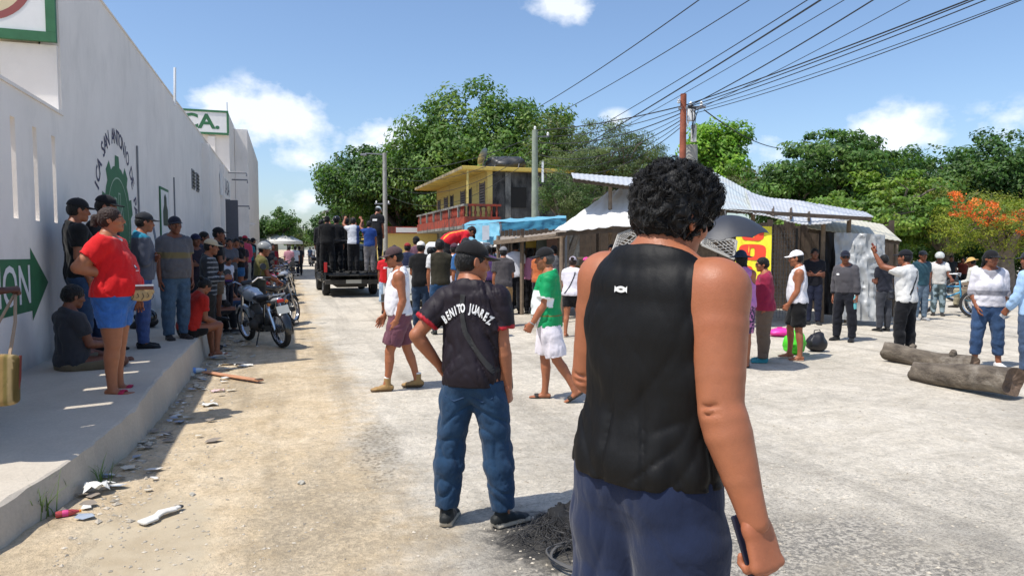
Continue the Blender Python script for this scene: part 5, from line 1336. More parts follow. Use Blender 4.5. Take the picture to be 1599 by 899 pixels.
# hanging banner and tarps
def cloth(name, label, cat, pts, mat, amp=.05, sc=6, nu=22, nv=22, seed=3, origin=None):
    c = [V(*p) for p in pts]; o = empty(name, Vector((c[0].x, c[0].y, 0)), 0, label, cat); q = [k - o.location for k in c]
    sheet(*q, nu, nv, crump(amp, sc, seed), .006).build('cloth', mat, o, 60); return o, q
bn, q = cloth('yellow_banner', 'bright yellow banner with red lettering hanging beside the umbrella', 'banner', [(1146, 462, 14.0), (1203, 460, 14.0), (1205, 354, 14.3), (1150, 352, 14.3)], plain('banner_yellow', (.85, .72, .03), .6, var=.06), .02, 4, seed=9)
M_BRED = plain('banner_red', (.75, .06, .02), .6, var=.06)
def onb(u, v, d): 
    p = q[0].lerp(q[1], u).lerp(q[3].lerp(q[2], u), v); n = (q[1] - q[0]).cross(q[3] - q[0]).normalized(); return p + n * d
for k, (v0, v1, u0, u1) in enumerate(((.78, 1.0, .15, .78), (.50, .73, .08, .85), (.18, .42, .02, .5))):
    mb = MB(); n = 24; ring = []
    for i in range(n):
        a = 2 * math.pi * i / n; ca, sa = math.cos(a), math.sin(a); e = .55
        ring.append(((u0 + u1) / 2 + (u1 - u0) / 2 * math.copysign(abs(ca) ** e, ca), (v0 + v1) / 2 + (v1 - v0) / 2 * math.copysign(abs(sa) ** e, sa)))
    cu, cv = (u0 + u1) / 2, (v0 + v1) / 2; inner = [(cu + (u - cu) * .16, cv + (v - cv) * .55) for u, v in ring]
    for i in range(n): j = (i + 1) % n; mb.raw([onb(*ring[i], .018), onb(*ring[j], .018), onb(*inner[j], .018), onb(*inner[i], .018)], [(0, 1, 2, 3)])
    mb.build('printed_letter', M_BRED, bn, fixn=False)
cloth('grey_tarp_screen', 'crinkled silver grey tarp hung as a screen at the stall end', 'tarp', [(1304, 498, 14.5), (1378, 503, 14.3), (1382, 367, 14.5), (1302, 364, 14.7)], M_TARPG, .10, 7, 30, 40, 5)
cloth('black_plastic_screen', 'black plastic sheet hanging behind the guard', 'sheet', [(1279, 490, 15.2), (1306, 492, 15.0), (1305, 364, 15.0), (1279, 362, 15.2)], M_BLACKP, .07, 5, 14, 24, 6)
# wooden kiosk further left, with pictures and a blue awning behind it
K0 = X(825, 18.5); ki = empty('wooden_kiosk', K0, 0, 'long wooden kiosk with dark plank roof left of the market stall', 'kiosk')
def KV(px, py, D): return V(px, py, D) - K0
roof('roof_sheet', [(770, 376, 17.2), (884, 364, 15.2), (884, 357, 18.6), (786, 368, 20.0)], 40, 3, corr(.014, 14, .05), plain('rusty_sheet', (.30, .25, .20), .7, .1, var=.3, scale=3), o=ki)
for px, D in ((778, 17.4), (815, 16.8), (877, 15.6), (800, 19.4), (870, 18.2)):
    t = KV(px, 368, D); MB().tube([Vector((t.x, t.y, 0)), t], .05, 7).build('post', M_WOOD, ki, True)
MB().bar(KV(772, 379, 17.2), KV(882, 367, 15.3), .06, .1).build('beam', M_WOOD, ki)
for i, px in enumerate(np.arange(785, 880, 6.2)):
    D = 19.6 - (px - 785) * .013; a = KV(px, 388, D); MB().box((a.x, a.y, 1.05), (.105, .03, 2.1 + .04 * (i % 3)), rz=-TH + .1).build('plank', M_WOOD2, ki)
for i, (px, c) in enumerate(((812, (.12, .2, .26)), (829, (.55, .42, .06)), (846, (.16, .22, .2)), (862, (.2, .12, .1)))):
    a = X(px, 18.6 - (px - 785) * .013 - .1); a.z = 1.72; o = MB().box(a, (.27, .02, .34 if i != 1 else .2), rz=-TH + .1).build('hanging_picture', plain('print_%d' % i, c, .4)); tag(o, ['dark blue', 'yellow', 'grey green', 'brown'][i] + ' picture hanging on the shaded kiosk planks', 'picture', 'pictures on the kiosk')
ba = empty('blue_awning', X(800, 21), 0, 'light blue tarpaulin awning stretched behind the kiosk', 'awning')
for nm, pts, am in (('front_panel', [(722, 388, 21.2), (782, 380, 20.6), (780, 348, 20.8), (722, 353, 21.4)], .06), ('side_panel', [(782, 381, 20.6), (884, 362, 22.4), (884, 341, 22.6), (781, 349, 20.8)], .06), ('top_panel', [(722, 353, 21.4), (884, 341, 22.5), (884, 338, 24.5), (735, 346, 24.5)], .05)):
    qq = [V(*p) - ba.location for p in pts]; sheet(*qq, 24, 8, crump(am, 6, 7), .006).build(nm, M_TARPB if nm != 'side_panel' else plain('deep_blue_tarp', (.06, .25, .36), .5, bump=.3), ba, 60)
for px, D in ((723, 21.3), (782, 20.7), (884, 22.4)):
    t = V(px, 350, D) - ba.location; MB().tube([Vector((t.x, t.y, 0)), t], .035, 6).build('post', M_GREY, ba)
pr = [V(752, 376, 20.8) - ba.location, V(763, 374, 20.7) - ba.location, V(763, 352, 20.75) - ba.location, V(752, 353, 20.85) - ba.location]
MB().raw([p + Vector((-.02, -.14, 0)) for p in pr], [(0, 1, 2, 3)]).build('printed_mark', plain('tarp_print', (.35, .38, .42), .6), ba, fixn=False)
# tent far down the street
tn = empty('white_tent', X(436, 62), 0, 'white dome topped event tent far down the street', 'tent')
MB().lathe([(0, 3.05), (.7, 2.95), (1.3, 2.6), (2.0, 2.25), (2.05, 2.0)], 20).build('canopy', M_TARPW, tn, True)
for a in range(4): MB().tube([(1.9 * math.cos(a * 1.57 + .78), 1.9 * math.sin(a * 1.57 + .78), 0), (1.9 * math.cos(a * 1.57 + .78), 1.9 * math.sin(a * 1.57 + .78), 2.1)], .04, 6).build('leg', M_STEEL, tn)

# ------------------------------------------------------------------ logs
M_LBARK = None
def m_log():
    t = NT('log_bark'); v = t.coord('Object'); n = t.noise(9, 8, .7, t.coord('Object', (.35, 1, 1)), .5); w = t.noise(3.2, 6, .65, v, .3)
    c = t.mix(t.ramp(n, [(.35, 0), (.65, 1)]), (.055, .042, .032), (.20, .165, .125)); c = t.mix(t.ramp(w, [(.52, 0), (.68, .7)]), c, (.34, .30, .245))
    t.set(Base_Color=c, Roughness=.95); t.bump(t.math('ADD', n, t.noise(28, 5, .7, v)), .8, .03); return t.m
M_LBARK = m_log(); M_CUT = plain('cut_wood', (.16, .105, .07), .9, var=.45, scale=9, bump=.6)
def log(label, a, b, r0, r1, seed):
    a, b = Vector(a), Vector(b); d = b - a; o = empty('felled_log', (a + b) / 2, math.atan2(d.y, d.x), label, 'log', 'logs on the road'); Ln = d.length; n, mseg = 22, 40
    vs, fs = [], []
    for i in range(mseg + 1):
        t = i / mseg; r = r0 + (r1 - r0) * t; x = (t - .5) * Ln
        for k in range(n):
            an = 2 * math.pi * k / n; e = 1 + .20 * (vnoise(np.array([[x * 2.2, math.cos(an) * 1.6, math.sin(an) * 1.6 + seed]]), seed)[0] - .5) + .12 * (vnoise(np.array([[x * 7, math.cos(an) * 4, math.sin(an) * 4]]), seed + 2)[0] - .5)
            e2 = e * (.985 if i in (0, mseg) else 1)
            vs.append((x + (.02 * math.sin(an * 3) if i in (0, mseg) else 0), r * e2 * math.cos(an), r * .97 + r * e2 * math.sin(an) * .97 + .03 * math.sin(t * 3 + seed)))
    for i in range(mseg):
        for k in range(n): k2 = (k + 1) % n; fs.append((i * n + k, (i + 1) * n + k, (i + 1) * n + k2, i * n + k2))
    MB().raw(vs, fs).build('bark', M_LBARK, o, True, fixn=True)
    for s in (0, mseg):
        ring = [Vector(vs[s * n + k]) for k in range(n)]; c = sum(ring, Vector()) / n; c.x += -.03 if s else .03; mb = MB(); mids = [c.lerp(p, .55) + Vector(((-.012 if s else .012) * rp.uniform(.2, 2), 0, 0)) for p in ring]
        mb.raw([c] + mids + ring, [(0, 1 + k, 1 + (k + 1) % n) for k in range(n)] + [(1 + k, 1 + n + k, 1 + n + (k + 1) % n, 1 + (k + 1) % n) for k in range(n)]); mb.build('cut_face', M_CUT, o)
    for k, (t, an) in enumerate(((.3, 1.2), (.62, -.4), (.8, 2.0))):
        x = (t - .5) * Ln; p = Vector((x, r0 * math.cos(an), r0 + r0 * math.sin(an))); MB().tube([p - Vector((0, math.cos(an), math.sin(an))) * .04, p + Vector((.02, math.cos(an) * .012, math.sin(an) * .012))], [.05, .032], 8).build('knot', M_LBARK, o, True)
a1, b1 = G(1384, 562), G(1520, 583); log('rear felled log lying on the pale road, partly behind the other', a1, b1, .135, .12, 3)
a2, b2 = G(1430, 592), G(1582, 624); log('front felled log with a dark rotten cut end at the right edge', a2, b2, .13, .165, 5)

# ------------------------------------------------------------------ litter
M_PAPER = plain('dirty_paper', (.66, .64, .58), .7, var=.12, scale=9)
M_PLAS = plain('clear_plastic', (.55, .62, .68), .25, var=.1)
def scrap(name, label, cat, p, size, mat, seed, h=.03, rz=0.0, n=7):
    rs_ = np.random.default_rng(seed); vs, fs = [], []
    for j in range(n + 1):
        for i in range(n + 1):
            u, v = i / n - .5, j / n - .5; e = 1 - .25 * rs_.uniform() * (max(abs(u), abs(v)) > .42)
            vs.append((u * size[0] * e, v * size[1] * e, h * (.25 + 1.0 * float(vnoise(np.array([[i * .9, j * .9, seed]]), seed)[0]))))
    for j in range(n):
        for i in range(n): a = j * (n + 1) + i; fs.append((a, a + 1, a + n + 2, a + n + 1))
    N = len(vs); vs += [(x, y, z - .003) for x, y, z in vs]; fs += [(N + d, N + c, N + b, N + a) for a, b, c, d in fs]
    o = MB().raw(vs, fs).build(name, mat, None, 60, fixn=False); o.location = (p.x, p.y, gh(p.x, p.y)); o.rotation_euler = (0, 0, rz); return tag(o, label, cat)
scrap('paper_scrap', 'torn white carton flap leaning at the kerb foot near the grass tuft', 'litter', G(150, 768), (.16, .15), plain('carton_white', (.72, .70, .64), .7), 3, .07, .3)
scrap('paper_scrap', 'flattened white paper in the leg shaped shadow', 'litter', G(327, 632), (.17, .11), M_PAPER, 4, .03, .1)
scrap('plastic_wrapper', 'crumpled clear and blue wrapper lying by the kerb', 'litter', G(263, 607), (.2, .14), M_PLAS, 5, .06, .5)
scrap('plastic_wrapper', 'small pale wrapper next to the kerb stones behind the sandals', 'litter', G(268, 620), (.16, .1), M_PAPER, 6, .04, 1.2)
scrap('paper_scrap', 'ragged light card sheet beside the orange board', 'litter', G(362, 569), (.42, .14), plain('card', (.56, .48, .36), .8), 7, .03, .2)
scrap('paper_scrap', 'white torn paper next to the card sheet', 'litter', G(382, 572), (.22, .12), M_PAPER, 8, .03, .6)
scrap('plastic_wrapper', 'white and red sachet lying just below the orange board', 'litter', G(340, 610), (.16, .08), plain('sachet', (.7, .5, .48), .5), 9, .03, .2)
scrap('plastic_wrapper', 'crumpled grey plastic bag against the kerb by the squatting woman', 'litter', G(308, 552), (.3, .2), M_PLAS, 10, .09, .4)
scrap('paper_scrap', 'grey cardboard piece lying flat near the motorcycle', 'litter', G(373, 533), (.22, .12), plain('greycard', (.36, .34, .3), .8), 12, .04, .3)
scrap('plastic_wrapper', 'dusty flattened wrapper against the kerb halfway along', 'litter', G(160, 706), (.2, .13), plain('dusty', (.44, .42, .38), .7), 13, .05, 1.0)
scrap('plastic_wrapper', 'pale film scrap close to the foot of the kerb', 'litter', G(232, 662), (.1, .07), M_PAPER, 14, .03, .7)
lv, lf, lc = [], [], []; rl = np.random.default_rng(31)
for k in range(150):
    y = rl.uniform(4.6, 15.5); x = swx(y) + .06 + abs(rl.normal()) * .26; s_ = rl.uniform(.015, .075); a = rl.uniform(0, 6.28); o_ = len(lv); z = gh(x, y) + .012
    for q in range(5): b = a + q * 1.2566; lv.append((x + s_ * rl.uniform(.6, 1.1) * math.cos(b), y + s_ * rl.uniform(.4, .9) * math.sin(b), z + rl.uniform(0, .022)))
    lf += [(o_, o_ + 1, o_ + 2), (o_, o_ + 2, o_ + 3), (o_, o_ + 3, o_ + 4)]; lc += [[(.62, .6, .55), (.5, .46, .38), (.3, .34, .4), (.55, .5, .4), (.24, .2, .16)][rl.integers(0, 5)]] * 5
tag(mesh_np('small_litter', np.array(lv), np.array(lf), MATS_STONE, None, np.array(lc), False), 'tiny scraps of paper and plastic strewn along the kerb', None, kind='stuff')
pk = empty('orange_board', G(362, 590), .0, 'long thin orange board lying on the dirt', 'board'); d_ = (G(408, 597) - G(320, 583)); pk.rotation_euler = (0, 0, math.atan2(d_.y, d_.x)); MB().box((0, 0, .025), (d_.length, .085, .018)).build('board', plain('orange_wood', (.50, .24, .13), .8, var=.25, scale=12), pk, bevel=.004)
MB().box((d_.length / 2 - .04, 0, .04), (.06, .08, .008)).build('nailed_end', M_WOOD2, pk)
# bottle
def bottle(label, p, rz, col, s=1.0, capc=(.1, .2, .6), labc=None):
    o = empty('plastic_bottle', (p.x, p.y, gh(p.x, p.y) + .032 * s), rz, label, 'bottle'); M = Matrix.Rotation(math.radians(90), 3, 'Y')
    MB().lathe([(0, -.1 * s), (.028 * s, -.1 * s), (.032 * s, -.08 * s), (.029 * s, -.05 * s), (.032 * s, -.01 * s), (.03 * s, .04 * s), (.013 * s, .085 * s), (.012 * s, .095 * s)], 14, M).build('bottle_body', plain('pet_' + label[:4], col, .15), o, True)
    MB().lathe([(0, .112 * s), (.0145 * s, .112 * s), (.0145 * s, .094 * s), (0, .094 * s)], 12, M).build('bottle_cap', plain('bcap' + label[:4], capc, .4), o, True)
    if labc: MB().lathe([(.0328 * s, -.045 * s), (.0335 * s, -.04 * s), (.0335 * s, .0), (.0328 * s, .005 * s)], 14, M).build('sleeve', plain('blab' + label[:4], labc, .5), o, True)
bottle('small red plastic bottle lying beside the grass at the kerb', G(106, 804), .25, (.42, .06, .06), .62, (.7, .25, .03), (.6, .05, .2))
bottle('clear plastic bottle with blue sleeve next to the orange board', G(305, 583), .15, (.55, .62, .66), 1.2, (.1, .25, .6), (.15, .3, .65))
# twisted white object on the sand
q0 = G(222, 818); q1 = G(283, 793); d_ = q1 - q0; L_ = d_.length
F = Field([ecap((0, -.05, .02), (.3, .05, .05), .07, .05)], .007)
for a, b, w in (((.0, .0, .018), (.07, -.004, .018), .034), ((.07, -.004, .018), (.13, .012, .028), .022), ((.13, .012, .028), (.20, -.002, .022), .026), ((.2, 0, .022), (.25, .004, .02), .017)): F.add(ecap(a, b, w * 1.15, .010, xr=(0, 1, 0), n=3), .006)
v, q = F.mesh(); cl = np.tile(np.array(L('#cfcbc2')), (len(v), 1)); cl[v[:, 0] > .235] = L('#3a3a3c')
ob = empty('crumpled_carton', (q0.x, q0.y, gh(q0.x, q0.y)), math.atan2(d_.y, d_.x), 'twisted white flattened carton lying on the open sand', 'litter'); cm = mesh_np('carton_body', v * (L_ / .25), q, M_LEATHER, ob, cl)
# kerb rubble, larger pieces one by one
for i, (px, py, s) in enumerate(((295, 588, .07), (278, 578, .06), (305, 604, .05), (222, 676, .06), (216, 668, .05), (160, 718, .05), (292, 555, .08), (318, 548, .06), (330, 541, .06), (232, 694, .04), (395, 556, .05), (470, 752, .03), (300, 770, .025))):
    p = G(px, py); rs_ = np.random.default_rng(i + 50); F = Field([ell((0, 0, 0), (s * 1.4,) * 3)], s * .16); F.add(ell((0, 0, s * .25), (s * rs_.uniform(.7, 1), s * rs_.uniform(.5, .8), s * rs_.uniform(.35, .55))), 0)
    F.warp(lambda P: s * .5 * (vnoise(P / s * 1.6, i) - .5), s * .6); v, q = F.mesh()
    o = mesh_np('rubble_stone', v, q, plain('rubble', (.46, .43, .36), .95, var=.25, scale=14, bump=.4)); o.location = (p.x, p.y, gh(p.x, p.y)); o.rotation_euler = (0, 0, i)
    tag(o, 'broken concrete lump at the foot of the kerb, ' + ['below the orange board end', 'beside the clear bottle', 'under the clear bottle', 'by the pale film scrap', 'just above the pale film scrap', 'by the dusty wrapper', 'next to the crumpled grey bag', 'past the crumpled grey bag', 'near the feet of the sitting woman', 'lowest of the middle ones', 'below the motorcycle'][i] if i < 11 else 'stray pebble sized lump alone on the sand ' + ('in mid street' if i == 11 else 'below the kerb shadow'), 'stone', 'broken lumps along the kerb' if i < 11 else None)
# grass tuft by the kerb
def tuft(label, p, n, hgt, seed):
    rs_ = np.random.default_rng(seed); vs, fs, cs = [], [], []
    for k in range(n):
        a = rs_.uniform(0, 6.28); l = hgt * rs_.uniform(.5, 1.1); sp = rs_.uniform(.2, .9); d = A(math.cos(a), math.sin(a), 0); w = np.cross(d, A(0, 0, 1)) * rs_.uniform(.003, .006); b0 = A(rs_.normal() * .03, rs_.normal() * .03, 0); o_ = len(vs)
        for t in (0, .35, .7, 1.0):
            c = b0 + d * l * sp * t ** 1.6 + A(0, 0, 1) * l * (t - .45 * sp * t * t); ww = w * (1 - t * .95); vs += [c - ww, c + ww]
        fs += [(o_ + 2 * i, o_ + 2 * i + 1, o_ + 2 * i + 3, o_ + 2 * i + 2) for i in range(3)]; g = rs_.uniform(.7, 1.3); cs += [(.12 * g, .19 * g, .05 * g)] * 8
    r = empty('grass_tuft', (p.x, p.y, gh(p.x, p.y) - .005), 0, label, 'grass'); o = mesh_np('blades', np.array(vs), np.array(fs), M_LEAF, r, np.array(cs), False); return r
tuft('green grass tuft growing at the foot of the kerb', G(60, 806), 46, .30, 1); tuft('thin grass stems bending out by the white carton flap', G(158, 752), 16, .30, 2); tuft('sparse grass blades between tuft and carton flap', G(100, 778), 16, .2, 3)

# ------------------------------------------------------------------ burnt tyre remains
bt = empty('burnt_tyre_wire', G(900, 838), -TH, 'tangle of burnt tyre wire and black ash on the road', 'tyre'); rs = np.random.default_rng(9)
mb = MB()
for k in range(420):
    a = rs.uniform(0, 6.28); r = rs.uniform(.04, .36); c = Vector((r * math.cos(a) * 1.15 + .06, r * math.sin(a) * .8, .012)); ln = rs.uniform(.05, .22); da = a + 1.57 + rs.normal() * .9; hh = rs.uniform(.0, .09) * (1 - r)
    pts = [c + Vector((math.cos(da + t * rs.normal() * .6), math.sin(da + t * rs.normal() * .6), 0)) * ln * (t - .5) + Vector((0, 0, hh * math.sin(math.pi * t) + .01 * rs.uniform())) for t in (0, .33, .66, 1)]
    mb.tube(pts, .0019, 4, False)
w_ = mb.build('steel_wire', plain('burnt_wire', (.045, .043, .042), .7, .1, var=.6, scale=30), bt, fixn=False); w_['kind'] = 'stuff'
mb = MB()
for k in range(5):
    R_ = .30 + .008 * k; mb.tube([(.10 + R_ * .85 * math.cos(a), -.30 + R_ * .62 * math.sin(a), .02 + .006 * k + .012 * math.sin(a * 3 + k)) for a in np.linspace(0, 2 * math.pi, 40)[:-1]], .005, 5, closed=True)
mb.build('bead_ring', plain('bead_wire', (.12, .115, .11), .6, .3), bt, True, fixn=False)
F = Field([ell((.12, .2, .03), (.3, .3, .2))], .016)
for x, y, r in ((-.06, .24, .12), (.04, .18, .15), (-.1, .12, .08), (.06, .3, .13), (.18, .24, .14), (-.02, .02, .07)): F.add(ell((x, y, .0), (r, r * .8, r * .62)), .04)
F.warp(lambda P: .05 * (vnoise(P * 26, 4) - .5) + .03 * (vnoise(P * 60, 5) - .5), .05); F.clip((0, 0, -.01), (0, 0, -1)); v, q = F.mesh()
mesh_np('ash_lump', v, q, plain('charred_rubber', (.008, .008, .009), .8, var=.4, scale=30, bump=.8), bt)
# bags lying at the stall front
def bag(name, label, p, size, col, seed, rz=0):
    F = Field([ell((0, 0, size[2] / 2), (size[0] * .62, size[1] * .62, size[2] * .62))], min(size) * .05); F.add(ell((0, 0, size[2] * .42), (size[0] / 2, size[1] / 2, size[2] * .46)), 0); F.add(ell((size[0] * .1, 0, size[2] * .75), (size[0] * .26, size[1] * .3, size[2] * .24)), .05)
    F.warp(lambda P: .05 * size[2] * 3 * (np.abs(vnoise(P * 9, seed) - .5) - .25), .05); F.clip((0, 0, .0), (0, 0, -1)); v, q = F.mesh()
    r = empty(name, p, rz, label, 'bag'); mesh_np('bag_body', v, q, plain('bag_' + col[1:], L(col), .45, bump=.3), r); MB().tube([(-.06, 0, size[2] * .85), (-.05, 0, size[2] * 1.1), (.05, 0, size[2] * 1.12), (.08, 0, size[2] * .85)], .008, 5).build('handle', plain('bag_' + col[1:], L(col), .45), r); return r
bag('green_bag', 'bright green shopping bag on the ground behind the white tank top man', G(1240, 552), (.36, .26, .36), '#4fd22a', 3); bag('black_bag', 'black bag standing to the right of the green bag', G(1275, 548), (.34, .24, .30), '#1c1a1e', 4); bag('pink_bag', 'magenta plastic bag lying flat near the wire rack', G(1217, 524), (.42, .3, .14), '#ee3aa0', 5)
# ------------------------------------------------------------------ vehicles
M_TYRE = plain('tyre_rubber', (.018, .018, .019), .85, var=.2, scale=20, bump=.2)
M_CHROME = plain('chrome', (.6, .6, .62), .18, 1.0, var=.05)
M_SEAT = plain('seat_vinyl', (.016, .016, .018), .5)
M_BLKPAINT = plain('black_paint', (.010, .011, .012), .22, 0, var=.1, coat=.6)
M_GLASSD = plain('dark_glass', (.012, .014, .016), .06)
M_REDL = plain('red_lens', (.55, .02, .02), .2)
M_AMBER = plain('amber_lens', (.6, .2, .02), .25)
M_DUST = plain('dusty_black', (.05, .047, .042), .7, var=.3)
def wheel(parent, c, r, w, spokes=0, name='wheel', rimr=.72, hub=.09):
    o = link(bpy.data.objects.new(name, None), parent); o.location = c
    Mx = Matrix.Rotation(math.radians(90), 3, 'Y'); n = 28
    pr = [(r * .78, -w * .42), (r * .9, -w * .5), (r * .985, -w * .34), (r, -w * .12), (r, w * .12), (r * .985, w * .34), (r * .9, w * .5), (r * .78, w * .42), (r * .78, -w * .42)]
    MB().lathe(pr, n, Mx).build('tyre', M_TYRE, o, True)
    rm = MB().lathe([(r * .78, -w * .38), (r * .74, -w * .3), (r * .72, 0), (r * .74, w * .3), (r * .78, w * .38)], n, Mx)
    if spokes == 0: rm.lathe([(r * .73, -w * .2), (r * .3, -w * .3), (0, -w * .28)], n, Mx).lathe([(r * .73, w * .2), (r * .3, w * .3), (0, w * .28)], n, Mx)
    rm.build('rim', M_CHROME if spokes else M_STEEL, o, True)
    if spokes:
        sp = MB()
        for k in range(spokes):
            a = 2 * math.pi * k / spokes; b = a + (.5 if k % 2 else -.5); s = w * .3 * (1 if k % 4 < 2 else -1)
            sp.tube([(s, hub * .5 * math.cos(b), hub * .5 * math.sin(b)), (0, r * .74 * math.cos(a), r * .74 * math.sin(a))], .0035, 4, False)
        sp.build('spokes', M_STEEL, o, fixn=False)
        MB().lathe([(0, -w * .6), (hub * .5, -w * .6), (hub * .62, -w * .2), (hub * .62, w * .2), (hub * .5, w * .6), (0, w * .6)], 14, Mx).build('hub', M_DUST, o, True)
    return o
def sdf_part(name, prims, vox, mat, parent, k=.02, clips=()):
    F = Field(prims, vox)
    for p in prims: F.add(p, k)
    for c, n in clips: F.clip(c, n)
    v, q = F.mesh(); return mesh_np(name, v, q, mat, parent)
def motorcycle(label, p, rz, tank, lean=-9, scooter=False, mirror=True):
    o = empty('motorcycle', p, rz, label, 'motorcycle', 'motorcycles parked along the kerb'); o.rotation_euler = (0, math.radians(lean), rz)
    R = .30; wb = .64; pm = plain('tank_' + tank[1:], L(tank), .22, .4 if tank == '#b9bdc2' else 0, var=.06, coat=.5)
    wheel(o, (0, -wb, R), R, .10, 16); wheel(o, (0, wb, R), R, .085, 16)
    sdf_part('fuel_tank', [ecap((0, .02, .80), (0, .22, .84), .105, .095, .135, .105, n=2.3), ecap((0, .22, .84), (0, .36, .86), .135, .105, .10, .07), ecap((0, -.06, .76), (0, .05, .78), .07, .06)], .018, pm, o, .05)
    sdf_part('seat', [ecap((0, .02, .80), (0, -.25, .785), .10, .05, .125, .055, n=2.5), ecap((0, -.25, .785), (0, -.58, .83), .125, .055, .10, .045, n=2.5)], .018, M_SEAT, o, .04)
    sdf_part('engine', [ecap((0, .06, .36), (0, .0, .40), .13, .12, n=3), ecap((0, .10, .42), (0, .17, .60), .085, .08, n=3), ecap((-.13, .0, .36), (.13, .0, .36), .09, .09), ecap((0, -.14, .40), (0, -.05, .44), .07, .1)], .018, M_DUST, o, .02)
    for k in range(6): MB().box((0, .115 + k * .012, .46 + k * .026), (.21, .19, .010), M=Matrix.Rotation(.35, 3, 'X')).build('cooling_fin', M_STEEL, o)
    mb = MB(); mb.tube([(0, .42, .86), (0, .30, .72), (0, .22, .34), (0, -.05, .24), (0, -.22, .30)], .024, 7); mb.tube([(0, .38, .80), (0, .0, .70), (0, -.35, .74), (0, -.72, .80)], .02, 7)
    for s in (-1, 1): mb.tube([(s * .07, -.2, .34), (s * .10, -.4, .72), (s * .09, -.6, .76)], .014, 6)
    mb.build('frame', M_BLKPAINT, o, True, fixn=False)
    for s in (-1, 1):
        MB().tube([(s * .075, wb, R), (s * .075, wb - .12, .62), (s * .075, wb - .24, .95)], [.026, .024, .020], 8).build('fork_leg', M_CHROME, o, True)
        MB().tube([(s * .085, -wb, R), (s * .10, -wb + .12, .70)], [.022, .03], 8).build('shock_absorber', M_CHROME, o, True); MB().bar((s * .08, -wb - .03, R), (s * .07, -.1, .34), .035, .05).build('swing_arm', M_DUST, o)
        MB().tube([(0, wb - .27, .99), (s * .12, wb - .28, 1.03), (s * .20, wb - .30, 1.08), (s * .36, wb - .40, 1.06)], .012, 7).build('handlebar', M_CHROME, o, True)
        MB().tube([(s * .27, wb - .345, 1.07), (s * .385, wb - .415, 1.055)], .019, 8).build('grip', M_SEAT, o, True)
        MB().tube([(s * .25, wb - .30, 1.05), (s * .37, wb - .20, 1.02)], .006, 5).build('lever', M_STEEL, o)
        if mirror:
            MB().tube([(s * .22, wb - .31, 1.07), (s * .27, wb - .31, 1.18), (s * .30, wb - .33, 1.23)], .006, 5).build('mirror_stalk', M_SEAT, o); MB().lathe([(0, .012), (.055, .01), (.06, 0), (.05, -.012), (0, -.016)], 14, Matrix.Rotation(math.radians(80), 3, 'X'), (s * .31, wb - .33, 1.26)).build('mirror', M_SEAT, o, True)
        MB().lathe([(0, -.03), (.025, -.025), (.028, .0), (.012, .025), (0, .03)], 10, Matrix.Rotation(1.57, 3, 'Y'), (s * .15, -.70, .74)).build('indicator', M_AMBER, o, True); MB().tube([(s * .05, -.70, .74), (s * .14, -.70, .74)], .008, 5).build('indicator_stalk', M_SEAT, o)
        MB().tube([(s * .06, -.02, .28), (s * .24, -.02, .27)], .014, 6).build('foot_peg', M_SEAT, o)
    sdf_part('headlight', [ecap((0, wb - .22, .90), (0, wb - .12, .89), .10, .10, .085, .085)], .018, pm, o, .01); MB().lathe([(0, .012), (.075, .0), (.08, -.01)], 16, Matrix.Rotation(math.radians(-90), 3, 'X'), (0, wb - .03, .89)).build('headlight_lens', M_CHROME, o, True)
    sdf_part('instrument_cluster', [ecap((-.06, wb - .27, 1.03), (.06, wb - .27, 1.03), .05, .04)], .016, M_SEAT, o, .01)
    def fender(y, a0, a1, wd, nm, mat):
        m_ = MB(); vs = []; n = 12
        for i in range(n + 1):
            a = a0 + (a1 - a0) * i / n
            for x, dr in ((-wd, -.02), (-wd * .6, .008), (0, .016), (wd * .6, .008), (wd, -.02)): vs.append((x, y + (R + .03 + dr) * math.cos(a), R + (R + .03 + dr) * math.sin(a)))
        fs = [(i * 5 + k, i * 5 + k + 1, (i + 1) * 5 + k + 1, (i + 1) * 5 + k) for i in range(n) for k in range(4)]; N = len(vs); vs2 = [(x, y + (yy_ - y) * .975, R + (z - R) * .975) for x, yy_, z in vs]; fs += [(N + d, N + c, N + b, N + a_) for a_, b, c, d in fs]
        m_.raw(vs + vs2, fs).build(nm, mat, o, True, fixn=False)
    fender(wb, .5, 2.7, .055, 'front_fender', pm); fender(-wb, .9, 3.3, .075, 'rear_fender', M_BLKPAINT)
    sdf_part('tail_cowl', [ecap((0, -.5, .76), (0, -.76, .80), .09, .05, .055, .035)], .016, pm, o, .01); MB().box((0, -.80, .78), (.11, .03, .05)).build('tail_light', M_REDL, o, bevel=.008)
    MB().box((0, -.845, .64), (.2, .006, .13), M=Matrix.Rotation(-.25, 3, 'X')).build('number_plate', plain('plate', (.55, .55, .5), .5), o)
    MB().tube([(.09, .2, .44), (.12, .22, .30), (.12, .0, .24), (.13, -.3, .27), (.15, -.45, .30)], .02, 8).build('exhaust_pipe', M_CHROME, o, True); MB().tube([(.15, -.42, .30), (.16, -.6, .33), (.175, -.88, .40)], [.03, .052, .048], 12).build('silencer', M_DUST, o, True)
    MB().lathe([(0, 0), (.03, 0), (.034, .004)], 12, Matrix.Rotation(math.radians(105), 3, 'X'), (.176, -.883, .402)).build('silencer_tip', M_CHROME, o, True)
    MB().tube([(-.07, -.05, .30), (-.2, -.1, .02)], .011, 6).build('side_stand', M_SEAT, o); MB().tube([(.1, -.62, .82), (.1, -.78, .88), (-.1, -.78, .88), (-.1, -.62, .82)], .011, 6).build('grab_rail', M_STEEL, o, True)
    MB().bar((-.1, -.6, .31), (-.1, -.02, .35), .018, .08).build('chain_guard', M_BLKPAINT, o)
    return o
r_ = G(440, 548); f_ = G(392, 526); d_ = f_ - r_
